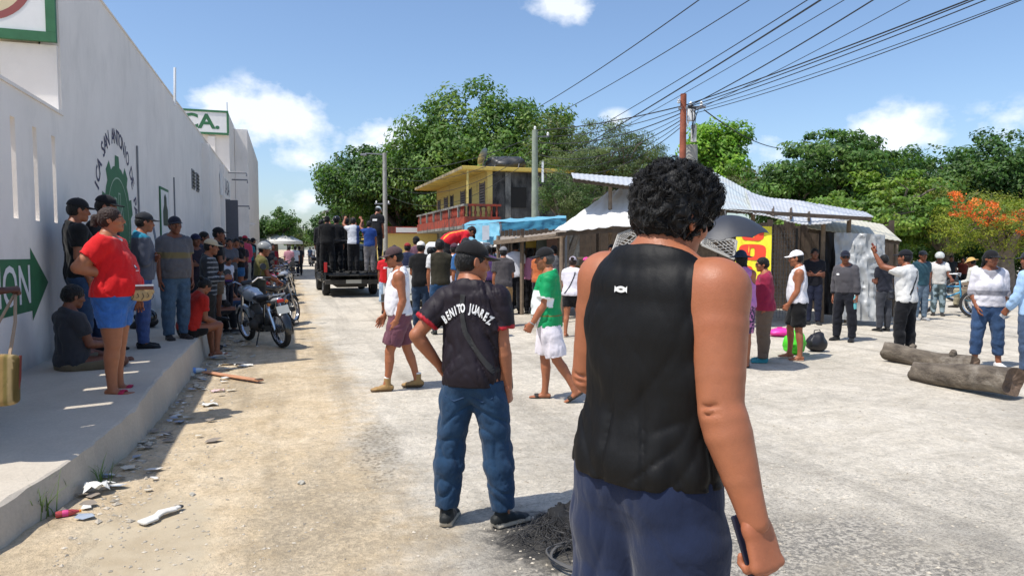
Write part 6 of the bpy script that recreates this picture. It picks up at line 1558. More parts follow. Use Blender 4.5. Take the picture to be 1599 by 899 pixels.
motorcycle('black and silver motorcycle nearest the camera, parked rear wheel outwards', (r_.x + f_.x) / 2 * Vector((1, 0, 0)) + Vector((0, (r_.y + f_.y) / 2, 0)), math.atan2(-d_.x, d_.y) + .2, '#b9bdc2', -8)
for i, (px, D, c, a, lb) in enumerate(((436, 14.2, '#1b1c20', -.7, 'black motorcycle parked directly behind the silver one'), (428, 17.3, '#b3131f', -.35, 'red motorcycle parked farther along the kerb'), (444, 19.8, '#8d9096', -.6, 'grey motorcycle just past the red one'), (449, 23.5, '#23252b', -.5, 'dark motorcycle beyond the grey one'), (440, 28.5, '#37241f', -.55, 'brown motorcycle far along the kerb'), (446, 34, '#17181c', -.45, 'black motorcycle under the pink shirted rider'), (437, 42, '#1c1d22', -.5, 'small far motorcycle near the white tent'), (420, 20.5, '#14151a', -.4, 'black motorcycle tight behind the red one by the wall'), (431, 25.5, '#7a1c22', -.5, 'dark red motorcycle behind the grey one'), (446, 30.5, '#2a3a58', -.6, 'blue motorcycle beyond the brown one'))):
    p = X(px, D); motorcycle(lb, p, a + .25, c, -8, mirror=D < 22)
p = X(486, 62); motorcycle('lone dark motorcycle in mid street far beyond the pickup', p, .1, '#101114', 0, mirror=False)

def pickup(label, p, rz, paint, name='pickup_truck', gate_open=True, sc=1.0):
    o = empty(name, p, rz, label, 'truck'); W_ = .93; bz = .78; pm = paint
    # lower body shell, bed walls and cab: side outlines with wheel arches pushed across
    def arch(cy, r, z0, n=9): return [(cy + r * math.cos(a), max(z0, .37 + r * math.sin(a))) for a in np.linspace(math.pi, 0, n)]
    side = [(-2.65, .52)] + [(y, z) for y, z in arch(-1.55, .47, .45)] + [(y, z) for y, z in arch(1.75, .47, .45)] + [(2.6, .48), (2.65, .8), (2.5, 1.02), (1.2, 1.10), (-.45, 1.16), (-2.62, 1.18)]
    for s in (-1, 1): MB().prism(side, s * (W_ - .055), s * W_, lambda u, v, w: (w, u, v)).build('side_panel', pm, o, bevel=.012)
    MB().bb(-W_ + .056, W_ - .056, -2.6, -.45, bz - .06, bz).build('bed_floor', M_DUST, o)
    for k in range(9): MB().bb(-.8 + k * .2 - .04, -.8 + k * .2 + .04, -2.58, -.5, bz, bz + .012).build('bed_rib', M_DUST, o)
    MB().bb(-W_ + .056, W_ - .056, -.45, -.38, .6, 1.16).build('bed_front', pm, o)
    for s in (-1, 1): MB().bb(s * (W_ - .11), s * (W_ - .056), -2.58, -.46, bz, 1.15).build('bed_liner', M_DUST, o); MB().bb(s * (W_ - .30), s * (W_ - .112), -2.0, -1.1, bz + .012, bz + .22).build('wheel_box', M_DUST, o, bevel=.03)
    MB().bb(-W_ + .056, W_ - .056, -.379, 2.5, .42, .95).build('cab_floor_body', pm, o); MB().bb(-W_ + .03, W_ - .03, 1.25, 2.58, .951, 1.08).build('bonnet', pm, o, bevel=.05)
    cab = [(-.38, .96), (1.32, .96), (1.25, 1.1), (.62, 1.70), (.45, 1.76), (-.2, 1.77), (-.36, 1.70), (-.42, 1.15)]
    def fc(u, v, w): return (w * (1 - .16 * max(0, (v - 1.05)) / .7), u, v)
    MB().prism(cab, -W_ + .04, W_ - .04, fc).build('cab', pm, o, bevel=.03)
    MB().raw([(-.68, -.44, 1.2), (.68, -.44, 1.2), (.6, -.40, 1.64), (-.6, -.40, 1.64)], [(0, 1, 2, 3)]).build('rear_window', M_GLASSD, o)
    MB().raw([(-.76, 1.235, 1.15), (.76, 1.235, 1.15), (.62, .67, 1.69), (-.62, .67, 1.69)], [(0, 1, 2, 3)]).build('windscreen', M_GLASSD, o)
    for s in (-1, 1):
        for y0, y1 in ((-.3, .35), (.42, 1.05)):
            x0, x1 = s * (W_ - .035), s * (W_ - .145); MB().raw([(x0, y0, 1.14), (x0, y1, 1.14), (x1, min(y1, .66), 1.64), (x1, y0 + .02, 1.64)], [(0, 1, 2, 3)]).build('side_window', M_GLASSD, o)
        MB().bb(s * (W_ - .10), s * (W_ + .004), -2.67, -2.60, .82, 1.14).build('tail_light', M_REDL, o, bevel=.01)
        MB().box((s * (W_ + .1), 1.05, 1.2), (.2, .1, .16)).build('wing_mirror', pm, o, bevel=.03)
    if gate_open: tg_ = MB().bb(-W_ + .11, W_ - .11, -3.12, -2.62, bz - .075, bz - .015)
    else: tg_ = MB().bb(-W_ + .11, W_ - .11, -2.66, -2.60, bz - .2, 1.16)
    tg_ = tg_.build('tailgate', pm, o, bevel=.012); MB().bb(-.14, .14, -3.13 if gate_open else -2.68, -3.121 if gate_open else -2.661, bz - .07, bz - .02).build('gate_handle', M_DUST, tg_)
    MB().bb(-W_ + .02, W_ - .02, -2.82, -2.66, .42, .58).build('rear_bumper', M_DUST, o, bevel=.02); MB().bb(-W_ + .02, W_ - .02, 2.6, 2.76, .40, .62).build('front_bumper', M_DUST, o, bevel=.03)
    MB().bb(-.25, .25, -2.835, -2.822, .45, .57).build('number_plate', plain('plate', (.55, .55, .5), .5), o)
    MB().bb(-.5, .5, -2.4, 2.2, .30, .42).build('chassis', M_DUST, o)
    for s in (-1, 1): wheel(o, (s * .80, -1.55, .37), .37, .24); wheel(o, (s * .80, 1.75, .37), .37, .24)
    return o
TY = X(540, 23.0); TRK = Vector((2.05, TY.y, 0))
trk = pickup('black pickup truck with lowered tailgate and people standing in its bed', TRK + Vector((0, 2.6, 0)), 0.02, M_BLKPAINT)
mb = MB()
for s in (-1, 1): mb.tube([(s * .85, -.55, 1.1), (s * .82, -.55, 1.9), (s * .8, -.5, 2.0)], .03, 8); mb.tube([(s * .85, -2.2, 1.16), (s * .82, -2.2, 1.85), (s * .8, -.5, 2.0)], .028, 8)
mb.tube([(-.8, -.5, 2.0), (.8, -.5, 2.0)], .03, 8); mb.tube([(-.82, -2.2, 1.86), (.82, -2.2, 1.86)], .028, 8); mb.build('roll_cage', M_DARKM, trk, True, fixn=False)
wp = pickup('white pickup truck hidden behind the crowd with a man leaning over its bed', X(715, 18.0), -.55, plain('white_paint', (.72, .72, .70), .25, coat=.5, var=.04), gate_open=False)

# cargo tricycle
tri = empty('cargo_tricycle', G(1483, 492), 0, 'light blue cargo tricycle standing behind the log', 'tricycle')
tri.rotation_euler = (0, 0, -math.atan2(G(1483, 492).x, G(1483, 492).y) - math.radians(98))
M_BLUEF = plain('blue_frame', (.08, .36, .58), .35, var=.1)
wheel(tri, (0, -.62, .34), .34, .05, 24, hub=.06)
for s in (-1, 1): wheel(tri, (s * .42, .55, .32), .32, .05, 24, hub=.06)
fm = MB(); fm.tube([(0, -.30, .78), (0, -.24, .36)], .02, 8); fm.tube([(0, -.27, .68), (0, .18, .70)], .022, 8); fm.tube([(0, -.24, .36), (0, .20, .56)], .022, 8); fm.tube([(0, .18, .84), (0, .22, .40)], .022, 8)
for s in (-1, 1): fm.tube([(s * .03, -.62, .34), (s * .02, -.26, .36)], .012, 6); fm.tube([(s * .03, -.62, .34), (s * .02, -.28, .70)], .010, 6)
fm.tube([(0, .22, .42), (0, .55, .32)], .022, 8); fm.tube([(-.42, .55, .32), (.42, .55, .32)], .018, 8); fm.build('frame', M_BLUEF, tri, True, fixn=False)
sdf_part('saddle', [ecap((0, -.40, .84), (0, -.20, .85), .09, .035, .03, .025)], .014, M_SEAT, tri, .01)
MB().tube([(-.3, .0, 1.0), (-.28, .16, 1.0), (0, .18, .94), (.28, .16, 1.0), (.3, .0, 1.0)], .013, 7).build('handlebar', M_STEEL, tri, True)
for k, z in enumerate((.48, .58, .68, .78)):
    for s in (-1, 1): MB().bar((s * .38, .28, z), (s * .38, 1.0, z), .02, .07).build('box_slat', M_WOOD, tri)
    MB().bar((-.38, 1.0, z), (.38, 1.0, z), .02, .07).build('box_slat', M_WOOD, tri)
MB().bb(-.37, .37, .3, .98, .41, .44).build('box_floor', M_WOOD, tri); MB().tube([(.0, -.24, .36), (.12, -.2, .30)], .012, 6).build('pedal', M_STEEL, tri); MB().lathe([(.085, -.006), (.09, 0), (.085, .006)], 18, Matrix.Rotation(1.57, 3, 'Y'), (.03, -.24, .36)).build('chainring', M_STEEL, tri, True)
bi = empty('bicycle', G(1462, 470), -math.atan2(G(1462, 470).x, G(1462, 470).y) + math.radians(-75), 'dark bicycle wheel and frame half hidden behind the tricycle', 'bicycle')
wheel(bi, (0, -.5, .33), .33, .045, 24, hub=.05); wheel(bi, (0, .5, .33), .33, .045, 24, hub=.05)
fm = MB(); fm.tube([(0, -.5, .33), (0, -.05, .30), (0, -.18, .75)], .016, 7); fm.tube([(0, -.16, .68), (0, .32, .74)], .018, 7); fm.tube([(0, -.05, .30), (0, .34, .66)], .018, 7); fm.tube([(0, .5, .33), (0, .33, .86)], .016, 7); fm.tube([(-.26, .25, .93), (0, .33, .88), (.26, .25, .93)], .012, 6); fm.build('frame', M_DARKM, bi, True, fixn=False)
sdf_part('saddle', [ecap((0, -.27, .80), (0, -.1, .81), .07, .03, .025, .02)], .014, M_SEAT, bi, .01)
# ------------------------------------------------------------------ people
from mathutils.bvhtree import BVHTree
def place(px, fy, ty, base=0.0):
    p = G(px, fy, base); D = (p - Vector((0, 0, CAMH))).dot(FWD); return p, V(px, ty, D).z - base - .015
def by_d(px, D, ty, base=0.0):
    p = X(px, D, base); return p, V(px, ty, D).z - base - .015
def wpos(env, p):
    env_root = env['root']; bpy.context.view_layer.update() if False else None
    M = Matrix.Translation(env_root.location) @ env_root.rotation_euler.to_matrix().to_4x4()
    return M @ Vector(env['fin'](np.asarray(p)).tolist())
def hand_at(env, sd, out=.08, palm=.03):
    J = env['J']; R = J[sd + 'hR']; return wpos(env, J[sd + 'wr'] + R @ A(0, out, -palm))
def bvh(o): return BVHTree.FromPolygons([v.co for v in o.data.vertices], [list(p.vertices) for p in o.data.polygons])
def decal(env, o, pts, faces, mat, name='print', back=True, d=.004, parent=None, lz=0.0):
    t = bvh(o); out = []; dr = Vector((0, 1, 0)) if back else Vector((0, -1, 0)); S, off = env['S'], env['off']
    for x, z in pts:
        if not back: x = -x
        q = Vector((x * S, -1 if back else 1, (z + off[2]) * S)); h = t.ray_cast(q, dr); p = h[0] if h[0] is not None else Vector((x * S, 0, q.z)); out.append(p - dr * d)
    return MB().raw(out, faces).build(name, mat, parent or o, fixn=False)
def strap(env, o, pts, w, mat, back=True, name='strap', n=24, d=.006):
    P = [Vector(p) for p in pts]; seg = [P[0].lerp(P[1], i / n) if len(P) == 2 else (P[0] * (1 - i / n) ** 2 + P[1] * 2 * (i / n) * (1 - i / n) + P[2] * (i / n) ** 2) for i in range(n + 1)]
    v2, f = [], []
    for i, p in enumerate(seg):
        tn = (seg[min(i + 1, n)] - seg[max(i - 1, 0)]).normalized(); nn = Vector((-tn.y, tn.x)) * w / 2
        for k in (-1, -.33, .33, 1): v2.append(p + nn * k)
    for i in range(n):
        for k in range(3): a = i * 4 + k; f.append((a, a + 1, a + 5, a + 4) if back else (a, a + 4, a + 5, a + 1))
    return decal(env, o, v2, f, mat, name, back, d, env['root'])
def held(name, label, cat, env, sd, size, mat, out=.09, palm=.028, rx=0.0):
    R = Matrix(env['J'][sd + 'hR'].tolist()); M = env['root'].rotation_euler.to_matrix() @ R
    o = empty(name, hand_at(env, sd, out, palm), 0, label, cat); o.rotation_euler = (M @ Matrix.Rotation(rx, 3, 'X')).to_euler()
    MB().box((0, 0, 0), size).build('casing', mat, o, bevel=.005); MB().box((0, 0, -size[2] / 2 - .0012), (size[0] * .9, size[1] * .92, .001)).build('screen', M_GLASSD, o); return o
M_PRINT = plain('white_print', (.75, .75, .74), .6, var=.03); M_STRAP = plain('black_webbing', (.016, .016, .017), .75)
M_PHONE = plain('phone_case', (.012, .014, .03), .3)
def hexband(z0, z1, col): 
    def f(v, c, env): c[(v[:, 2] > z0) & (v[:, 2] < z1)] = L(col); return c
    return f
SK1, SK2, SK3 = '#9c6345', '#86533a', '#6f4431'
BK = '#0a0909'
ZS = .36

# --- the man in the black tank top, nearest to the camera
def near_extra(env):
    sh = env['shirt']
    # white mark between the shoulders: two opposed bowed strokes
    def stroke(cz, sg_):
        pts, fs = [], []; n = 12
        for i in range(n + 1):
            t = -1 + 2 * i / n; x = .020 * t; wdt = .0028 + .0022 * t * t; zc = cz + sg_ * (.0085 * t * t - .004)
            pts += [(x - .006, zc - wdt + .492), (x - .006, zc + wdt + .492)]
        return pts, [(2 * i, 2 * i + 2, 2 * i + 3, 2 * i + 1) for i in range(n)]
    for sg_ in (1, -1):
        p, f = stroke(sg_ * -.001, sg_); decal(env, sh, p, f, M_PRINT, 'white_mark', True, .004)
    # curly locks: each lock a handful of strands following one wavy path
    rs = np.random.default_rng(21); cen = A(0, -.014, .033); hs = env['hs']; v0, q0 = hat('thick', 0); nv = nrm(A(0, .02, .12)); mb = MB()
    ok = v0[(np.linalg.norm((v0 - cen) / A(.088, .107, .095), axis=1) > .93)]; sel = ok[rs.integers(0, len(ok), 850)]
    for p in sel:
        n_ = nrm((p - cen) / A(.8, 1, .9)); fl = n_ - nv * 1.0 + rs.normal(size=3) * .55; fl = nrm(fl - n_ * fl.dot(n_)); b_ = np.cross(n_, fl); r = rs.uniform(.004, .011); ph = rs.uniform(0, 6.28); tw = rs.choice([-1, 1]) * rs.uniform(3.5, 7.5); ln = rs.uniform(.03, .065); top = smooth01((p[2] + .02) / .09)
        base = []
        for k in range(10):
            g = k / 9; a = ph + tw * g
            base.append(p - n_ * .010 + fl * ln * (g - .25) + n_ * ((.010 + .012 * top) * math.sin(math.pi * min(1, g * 1.1)) - .014 * g * g) + b_ * r * math.sin(a) * (g + .2) + n_ * r * math.cos(a) * (g + .1) * (.4 + .6 * top))
        base = np.array(base)
        for q in range(10):
            o_ = rs.normal(size=3) * .0030; wv = rs.normal(size=(10, 3)) * .0006; fp = env['fin'](((base + o_ + wv) * hs) @ env['Rh'].T + env['hc']); w = rs.uniform(.0005, .0009); mb.tube(fp.tolist(), [w] * 7 + [w * .8, w * .6, w * .25], 3, False)
    o = mb.build('curls', M_HAIR, env['hair'], True, fixn=False); a = o.data.color_attributes.new('Col', 'FLOAT_COLOR', 'POINT'); n = len(o.data.vertices); c = np.ones((n, 4), np.float32); c[:, :3] = (.0045, .004, .004); a.data.foreach_set('color', c.ravel())
def near_fold(P):
    k = np.clip((.42 - P[:, 2]) / .4, 0, 1)
    th = np.arctan2(P[:, 0], -P[:, 1]); dr = vnoise(np.stack([th * 3.1, P[:, 2] * 1.3 + th * .6, th * 0 + 2], 1), 4); d2 = np.abs(dr - .5) * 2
    wr = np.abs(vnoise(np.stack([P[:, 0] * 5, P[:, 1] * 5, P[:, 2] * 30 + 9 * P[:, 0]], 1), 8) - .5) * 2; low = np.clip((.13 - P[:, 2]) / .12, 0, 1)
    dg = np.abs(vnoise(np.stack([P[:, 0] * 4, P[:, 1] * 4, (P[:, 2] - 1.1 * np.abs(P[:, 0])) * 13], 1), 12) - .5) * 2
    return .011 * k * ((1 - d2) ** 3 - .5) + .0035 * low * ((1 - wr) ** 3 - .3) + .006 * (1 - dg) ** 5 - .002
def short_fold(P):
    a = np.abs(vnoise(np.stack([P[:, 0] * 9, P[:, 1] * 9, P[:, 2] * 3.0], 1), 3) - .5) * 2; b = np.abs(vnoise(np.stack([P[:, 0] * 26, P[:, 1] * 26, P[:, 2] * 2.0], 1), 5) - .5) * 2; hi_ = np.clip((P[:, 2] + .14) / .1, 0, 1)
    return .010 * ((1 - a) ** 4 - .2) + .004 * hi_ * (1 - b) ** 2
nm_pos = X(1015, 1.90)
env = person('man in black sleeveless shirt and navy shorts seen from behind, nearest the camera', nm_pos, 1.835, 34,
    P2(lean=3, side=2.5, twist=2, head=(8, 10, 0), RA=((.20, -.12, -1), (.42, .06, -1), 'grip', (-1, .25, 0), .018), LA=((.20, .10, -1), (-.3, .7, -.4), 'relax', None, .018), RL=((.06, .03, -1), (.02, -.03, -1), 10, 0), LL=((.06, .0, -1), (.02, -.03, -1), 10, 0)),
    shirt=dict(col='#080809', tank=.045, hem=.02, off=.024, drape=.3, mat=M_SATIN, amp=.002, fold=near_fold, neckz=.018, freq=(8, 8, 3.2)), legs=dict(col='#1c2742', len=.95, off=.026, flare=.024, amp=.004, freq=(7, 7, 4), fold=short_fold),
    feet=dict(col='#181818', sole='#888888'), hair=('thick', '#0a0a0b'), skin='#9c6143', bulk=1.05, arm=1.2, muscle=True, hscale=.95, neck=-.034, vox=.0062, lod=0, glasses='dark', extras=near_extra, shoulders=1.04)
held('mobile_phone', 'dark blue phone in the right hand of the man nearest the camera', 'phone', env, 'R', (.075, .155, .009), M_PHONE, .05, .03)

# --- the man with the lettered back
def benito(env):
    sh = env['shirt']; txt = 'BENITO JUAREZ'; n = len(txt)
    for i, ch in enumerate(txt):
        if ch == ' ': continue
        t = (i - (n - 1) / 2) / n; v, f = text_mesh(ch, .060, 0, .0026); x0 = t * .30 - .01; z0 = .44 - .34 * t * t; a = -1.2 * t
        ca, sa = math.cos(a), math.sin(a); pts = [(x0 + (u * .62) * ca - w * sa * 1.15, z0 + (u * .62) * sa + w * ca * 1.15) for u, w, _ in v]
        decal(env, sh, pts, f, M_PRINT, 'letter', True, .009, env['root'])
    strap(env, sh, [(-.035, .52), (-.05, .42), (-.015, .30)], .03, M_STRAP, True); strap(env, sh, [(-.015, .30), (.05, .18), (.17, .06)], .03, M_STRAP, True)
def trim_sleeves(col, w=.018, trim_hem=None):
    def f(v, c, env):
        for sd in 'RL':
            J = env['J']; u = nrm(J[sd + 'el'] - J[sd + 'sh']); d = (v - J[sd + 'sh']) @ u; lat = np.linalg.norm(v - J[sd + 'sh'] - d[:, None] * u, axis=1); m = (d > .285 * env['sl'] - w) & (lat < .10) & (d < .3) & (np.abs(v[:, 0]) > .172); c[m] = L(col)
        return c
    return f
def jean_paint(fade='#3d5f86', base=None):
    def f(v, c, env):
        for sd in 'RL':
            J = env['J']; k = np.exp(-(np.linalg.norm((v - (J[sd + 'hj'] * .5 + J[sd + 'kn'] * .5)) * A(1.3, 1.3, .5), axis=1) / .1) ** 2)[:, None]; c = c * (1 - .35 * k) + np.array(L(fade)) * .35 * k
        return c
    return f
p, h = place(740, 815, 378)
envB = person('man in black shirt lettered across the back and baggy jeans, hand on hip', p, h, 16,
    P2(lean=3, side=-2, head=(52, 8, 0), LA=((.62, -.30, -.75), (-.30, .30, -.55), 'flat', (-.9, .1, -.3)), RA=((.12, .0, -1), (.06, .16, -1), 'grip', (-1, .1, 0)), RL=((.15, .05, -1), (.09, -.02, -1), 42, 0), LL=((.14, -.02, -1), (.05, -.05, -1), 6, 0)),
    shirt=dict(col='#1d161e', hem=-.03, off=.018, drape=.7, paint=trim_sleeves('#a8222e'), amp=.009, mat=M_SATIN, flare=.022, sleeve=.66), legs=dict(col='#1f3a55', off=.018, flare=.014, mat=M_DENIM, amp=.0065, freq=(8, 8, 8), len=1.93, paint=jean_paint('#2f547a')),
    feet=dict(col='#1c1f1f', sole='#b5ab98', high=.02), hat_=('cap', '#131214'), skin=SK1, hair=('short', BK), extras=benito, bulk=.97)
# back pockets
for sx in (-1, 1):
    J = envB['J']; sv_ = [(sx * .085 + a * .062, -.03 + b) for a, b in ((-1, .07), (1, .07), (1, -.06), (0, -.085), (-1, -.06))]
    decal(envB, envB['legs'], sv_, [(0, 1, 2, 3, 4)], plain('denim_pocket', L('#1b3350'), .92, var=.2, scale=30), 'pocket', True, .006)
def sling_bag(name, label, p, rz, size, col, seed=1, mat=None):
    r = empty(name, p, rz, label, 'bag'); F = Field([ecap((0, 0, -size[2] / 2), (0, 0, size[2] / 2), size[0] / 2 + .02, size[1] / 2 + .02)], .009)
    F.add(ecap((0, 0, -size[2] / 2 + size[1] / 2), (0, 0, size[2] / 2 - size[1] / 2), size[0] / 2, size[1] / 2, size[0] / 2 * .94, size[1] / 2 * .8, n=3), 0); F.warp(lambda P: .006 * (vnoise(P * 22, seed) - .5)); v, q = F.mesh()
    mesh_np('bag_body', v, q, mat or plain('bag_fabric_' + col[1:], L(col), .7, var=.15, bump=.2), r); MB().box((0, -size[1] / 2 - .002, size[2] * .2), (size[0] * .7, .006, .008)).build('zip', M_STEEL, r); return r
sling_bag('shoulder_bag', 'black shoulder bag hanging at the right hip of the lettered shirt man', wpos(envB, A(.165, .10, -.02)), envB['root'].rotation_euler.z, (.09, .20, .28), '#0e0e10')
held('mobile_phone', 'pale phone in the hand of the lettered shirt man', 'phone', envB, 'R', (.06, .09, .01), plain('phone_white', (.6, .6, .6), .4), .07, .03)

# --- walking man in white tank top
p, h = place(625, 606, 384)
env = person('walking man in white tank top, plum shorts and tan work boots', p, h, -90, P2(lean=2, head=(-4, 10, 0), RA=((.1, .28, -1), (.02, .55, -1), 'relax', None), LA=((.1, -.12, -1), (.02, .35, -1), 'relax', None), LL=((.02, .30, -1), (.0, .10, -1), 4, 0), RL=((.02, -.22, -1), (.0, -.30, -1), 4, 0)),
    shirt=dict(col='#e4e2e6', tank=.006, hem=.02, off=.012, drape=.6, amp=.006), legs=dict(col='#6b4450', len=.80, off=.024, flare=.022, amp=.008), feet=dict(col='#9a7a4c', sole='#5a452c', sock='#e8e6e2', high=.085), hat_=('cap', '#4b3a3c'), skin=SK1, belly=.05, bulk=1.05, glasses='dark')
# --- walking man in green jersey
def jersey(v, c, env):
    c = trim_sleeves('#e8e8e8', .010)(v, c, env)
    c[(v[:, 2] > .52) & (np.hypot(v[:, 0], v[:, 1]) < .085)] = L('#e8e8e8'); c[(v[:, 1] > .045 + .30 * np.abs(v[:, 2] - .19)) & (v[:, 2] < .36) & (np.abs(v[:, 0]) > .05)] = L('#dfe3e0')
    c[(np.abs(v[:, 2] - .085) < .009)] = L('#7a5a24'); return c
p, h = place(856, 624, 388)
env = person('walking older man in green football jersey, white shorts and sandals', p, h, -88, P2(lean=1, head=(0, 6, 0), LA=((.08, .18, -1), (.0, .65, -1), 'grip', None), RA=((.08, -.1, -1), (.02, .35, -1), 'relax', None), RL=((.02, .10, -1), (.0, .0, -1), 4, 0), LL=((.02, -.24, -1), (.0, -.60, -1), 2, -32)),
    shirt=dict(col='#0f8f55', hem=-.05, off=.018, drape=.75, sleeve=.72, flare=.03, mat=M_SATIN, paint=jersey, amp=.007), legs=dict(col='#dcd6dc', len=.90, off=.03, flare=.028, amp=.010, freq=(8, 8, 5)), feet=dict(kind='sandal', col='#2a2622', thong=0), hat_=('cap', '#151416'), skin=SK1, belly=.07, bulk=1.08, hair=('crop', '#4a4644'))
J = env['J']; w_ = J['Lwr'] - J['Lhd'] * .012; wt = MB(); wt.tube([tuple(env['fin'](w_ + np.cross(J['Lhd'], A(0, 1, 0)) * 0 + nrm(np.cross(J['Lhd'], A(math.cos(a), math.sin(a), .2))) * .031)) for a in np.linspace(0, 2 * math.pi, 17)[:-1]], .006, 6, closed=True); wt.build('wristwatch', M_STEEL, env['root'], True)

# --- woman in red on the pavement
def redpaint(v, c, env):
    c[(v[:, 2] > .52) & (np.hypot(v[:, 0], v[:, 1]) < .085)] = L('#d9cfc2'); return c
p, h = place(183, 613, 325, ZS - .06)
env = person('smiling woman in red shirt and short denim shorts standing on the pavement', p, h, 108, P2(lean=-3, head=(-8, -2, 0), RA=((.34, -.72, -.75), (-.42, .78, -.30), 'flat', (-.8, -.2, -.5)), LA=((.1, .1, -1), (-.1, .4, -1), 'relax', None), RL=((.03, .03, -1), (.0, -.04, -1), 6, 0), LL=((.03, -.02, -1), (.0, -.03, -1), 6, 0)),
    shirt=dict(col='#cf1a1e', hem=.015, off=.012, drape=.35, sleeve=.6, paint=redpaint, amp=.006), legs=dict(col='#3565ac', len=.62, off=.012, flare=.01, mat=M_DENIM, paint=jean_paint('#8fb0d8')), feet=dict(kind='sandal', col='#b3234a'), sex='f', bulk=1.24, belly=.10, leg=1.12, arm=1.15, skin=SK1, hair=('pony', '#2a1812'), base=ZS - .06)
for k, (x, z, a, b, m_) in enumerate(((.04, .27, .05, .018, M_NAVY), (.04, .245, .075, .006, M_PRINT), (.05, .285, .022, .022, M_PRINT))): decal(env, env['shirt'], [(-(x - a / 2), z - b / 2), (-(x + a / 2), z - b / 2), (-(x + a / 2), z + b / 2), (-(x - a / 2), z + b / 2)], [(0, 1, 2, 3)], m_, 'print', False, .005)
wb_ = sling_bag('waist_bag', 'tan woven bag with dark print at the waist of the woman in red', wpos(env, A(.06, .245, .03)), env['root'].rotation_euler.z + .35, (.10, .22, .19), '#b09468'); MB().box((.054, 0, .055), (.004, .20, .03)).build('flap', plain('bag_brown', L('#6a3428'), .7), wb_); MB().box((.056, 0, .08), (.004, .2, .014)).build('band', M_PRINT, wb_)
for k in range(5): MB().tube([(.056, -.08 + .04 * k, -.05 + .02 * (k % 2)), (.057, -.06 + .04 * k, -.02), (.056, -.07 + .04 * k, .01)], .003, 4).build('printed_mark', M_STRAP, wb_)
# --- seated against the wall behind her
p = Vector((-2.12, G(118, 585, .3).y, .30))
env = person('man in slate tee sitting on the pavement with his back to the wall', p, 1.68, 62, P2(lean=8, ptilt=-6, head=(6, 10, 0), pelvis=.11, RA=((.15, .35, -1), (-.3, 1, -.1), 'relax', (0, 0, -1)), LA=((.15, .35, -1), (-.3, 1, .05), 'relax', (0, 0, -1)), RL=((.62, 1, .05), (-.75, .35, -.12), 30, -10), LL=((.55, 1, .14), (-.55, .6, -.22), 30, -10)),
    shirt=dict(col='#34363c', hem=.0, off=.014, drape=.5), legs=dict(col='#6a5f4c', len=.95, off=.02, flare=.015), feet=dict(col='#1a1d22', sole='#c9c7c2'), skin=SK3, hair=('short', BK), base=.30, belly=.04)
# --- men behind the woman in red
p, h = by_d(124, 7.8, 312, ZS); envk = person('man in black tee and black cap leaning on the wall behind the woman in red', p, h, 78, P2(lean=-4, head=(0, 10, 0), RA=((.12, -.15, -1), (.0, .35, -1), 'relax', None), LA=CROSS), shirt=dict(col='#131416', hem=-.03, off=.016), legs=dict(col='#2a3f5c', mat=M_DENIM), feet=dict(col='#141416', sole='#222222'), hat_=('cap', '#17181c'), skin=SK2, base=ZS, bulk=1.05)
p, h = by_d(160, 8.3, 307, ZS); person('dark haired man mostly hidden behind the ponytail of the woman in red', p, h, 120, P2(head=(-20, 8, 0), RA=CROSS, LA=CROSS), shirt=dict(col='#1f2126', hem=-.02), legs=dict(col='#22304a', mat=M_DENIM), feet=dict(col='#18181a'), hat_=('cap', '#121318'), skin=SK2, base=ZS)
p, h = by_d(220, 8.6, 333, ZS); person('man in grey shirt with teal collar and cap behind the woman in red', p, h, 88, P2(head=(-6, 4, 0), RA=CROSS, LA=CROSS), shirt=dict(col='#4c505c', hem=-.02, sleeve=1.6, paint=hexband(.515, .7, '#1d7a94')), legs=dict(col='#3a4c78', mat=M_DENIM), feet=dict(col='#18181a'), hat_=('cap', '#26282e'), skin=SK2, base=ZS, bulk=1.05, belly=.04)
# helmet on the ground beside them
hp = G(228, 512, ZS); hv, hq = helmet_template(.008); ho_ = empty('motorcycle_helmet', (hp.x, hp.y, ZS + .12), .8, 'black motorcycle helmet and pack standing on the pavement behind the woman in red', 'helmet'); mesh_np('shell', hv * 1.25, hq, M_BLKPAINT, ho_); sdf_part('pack', [ecap((-.12, .05, -.07), (.14, .06, -.05), .07, .12, n=3)], .02, M_SEAT, ho_, .01)
# --- man in grey tee
p, h = place(276, 529, 340, ZS)
env = person('smiling man in grey tee and jeans standing with arms down beside the leaning rod', p, h, 158, P2(head=(10, 0, 4), RA=((.16, .0, -1), (.05, .15, -1), 'relax', None), LA=((.16, .0, -1), (.05, .15, -1), 'relax', None)), shirt=dict(col='#55555a', hem=-.03, off=.018, drape=.7, paint=hexband(.25, .33, '#6a5f42')), legs=dict(col='#40566c', mat=M_DENIM, off=.018, flare=.012), feet=dict(col='#2c2420', sole='#1a1614'), hat_=('cap', '#1b1d2a'), skin=SK3, belly=.05, bulk=1.05, base=ZS)
# --- woman squatting on the kerb in red
p = X(306, 9.7); p.x = EX - .12
person('woman in red top and black shorts sitting on the kerb edge', Vector((p.x, p.y, 0)), 1.58, 62, P2(lean=26, pelvis=.46, head=(4, 6, 0), RA=((.05, .55, -1), (-.25, 1, .1), 'relax', (0, 0, -1)), LA=((.05, .55, -1), (-.25, 1, .2), 'relax', (0, 0, -1)), RL=((.1, 1, .12), (.0, -.12, -1), 6, 0), LL=((.1, 1, .0), (.0, .05, -1), 6, 0)), shirt=dict(col='#a32018', hem=.0, off=.012), legs=dict(col='#141214', len=.5, off=.014), feet=dict(kind='sandal', col='#c8c4bc'), sex='f', bulk=1.05, skin=SK2, hair=('bun', BK))
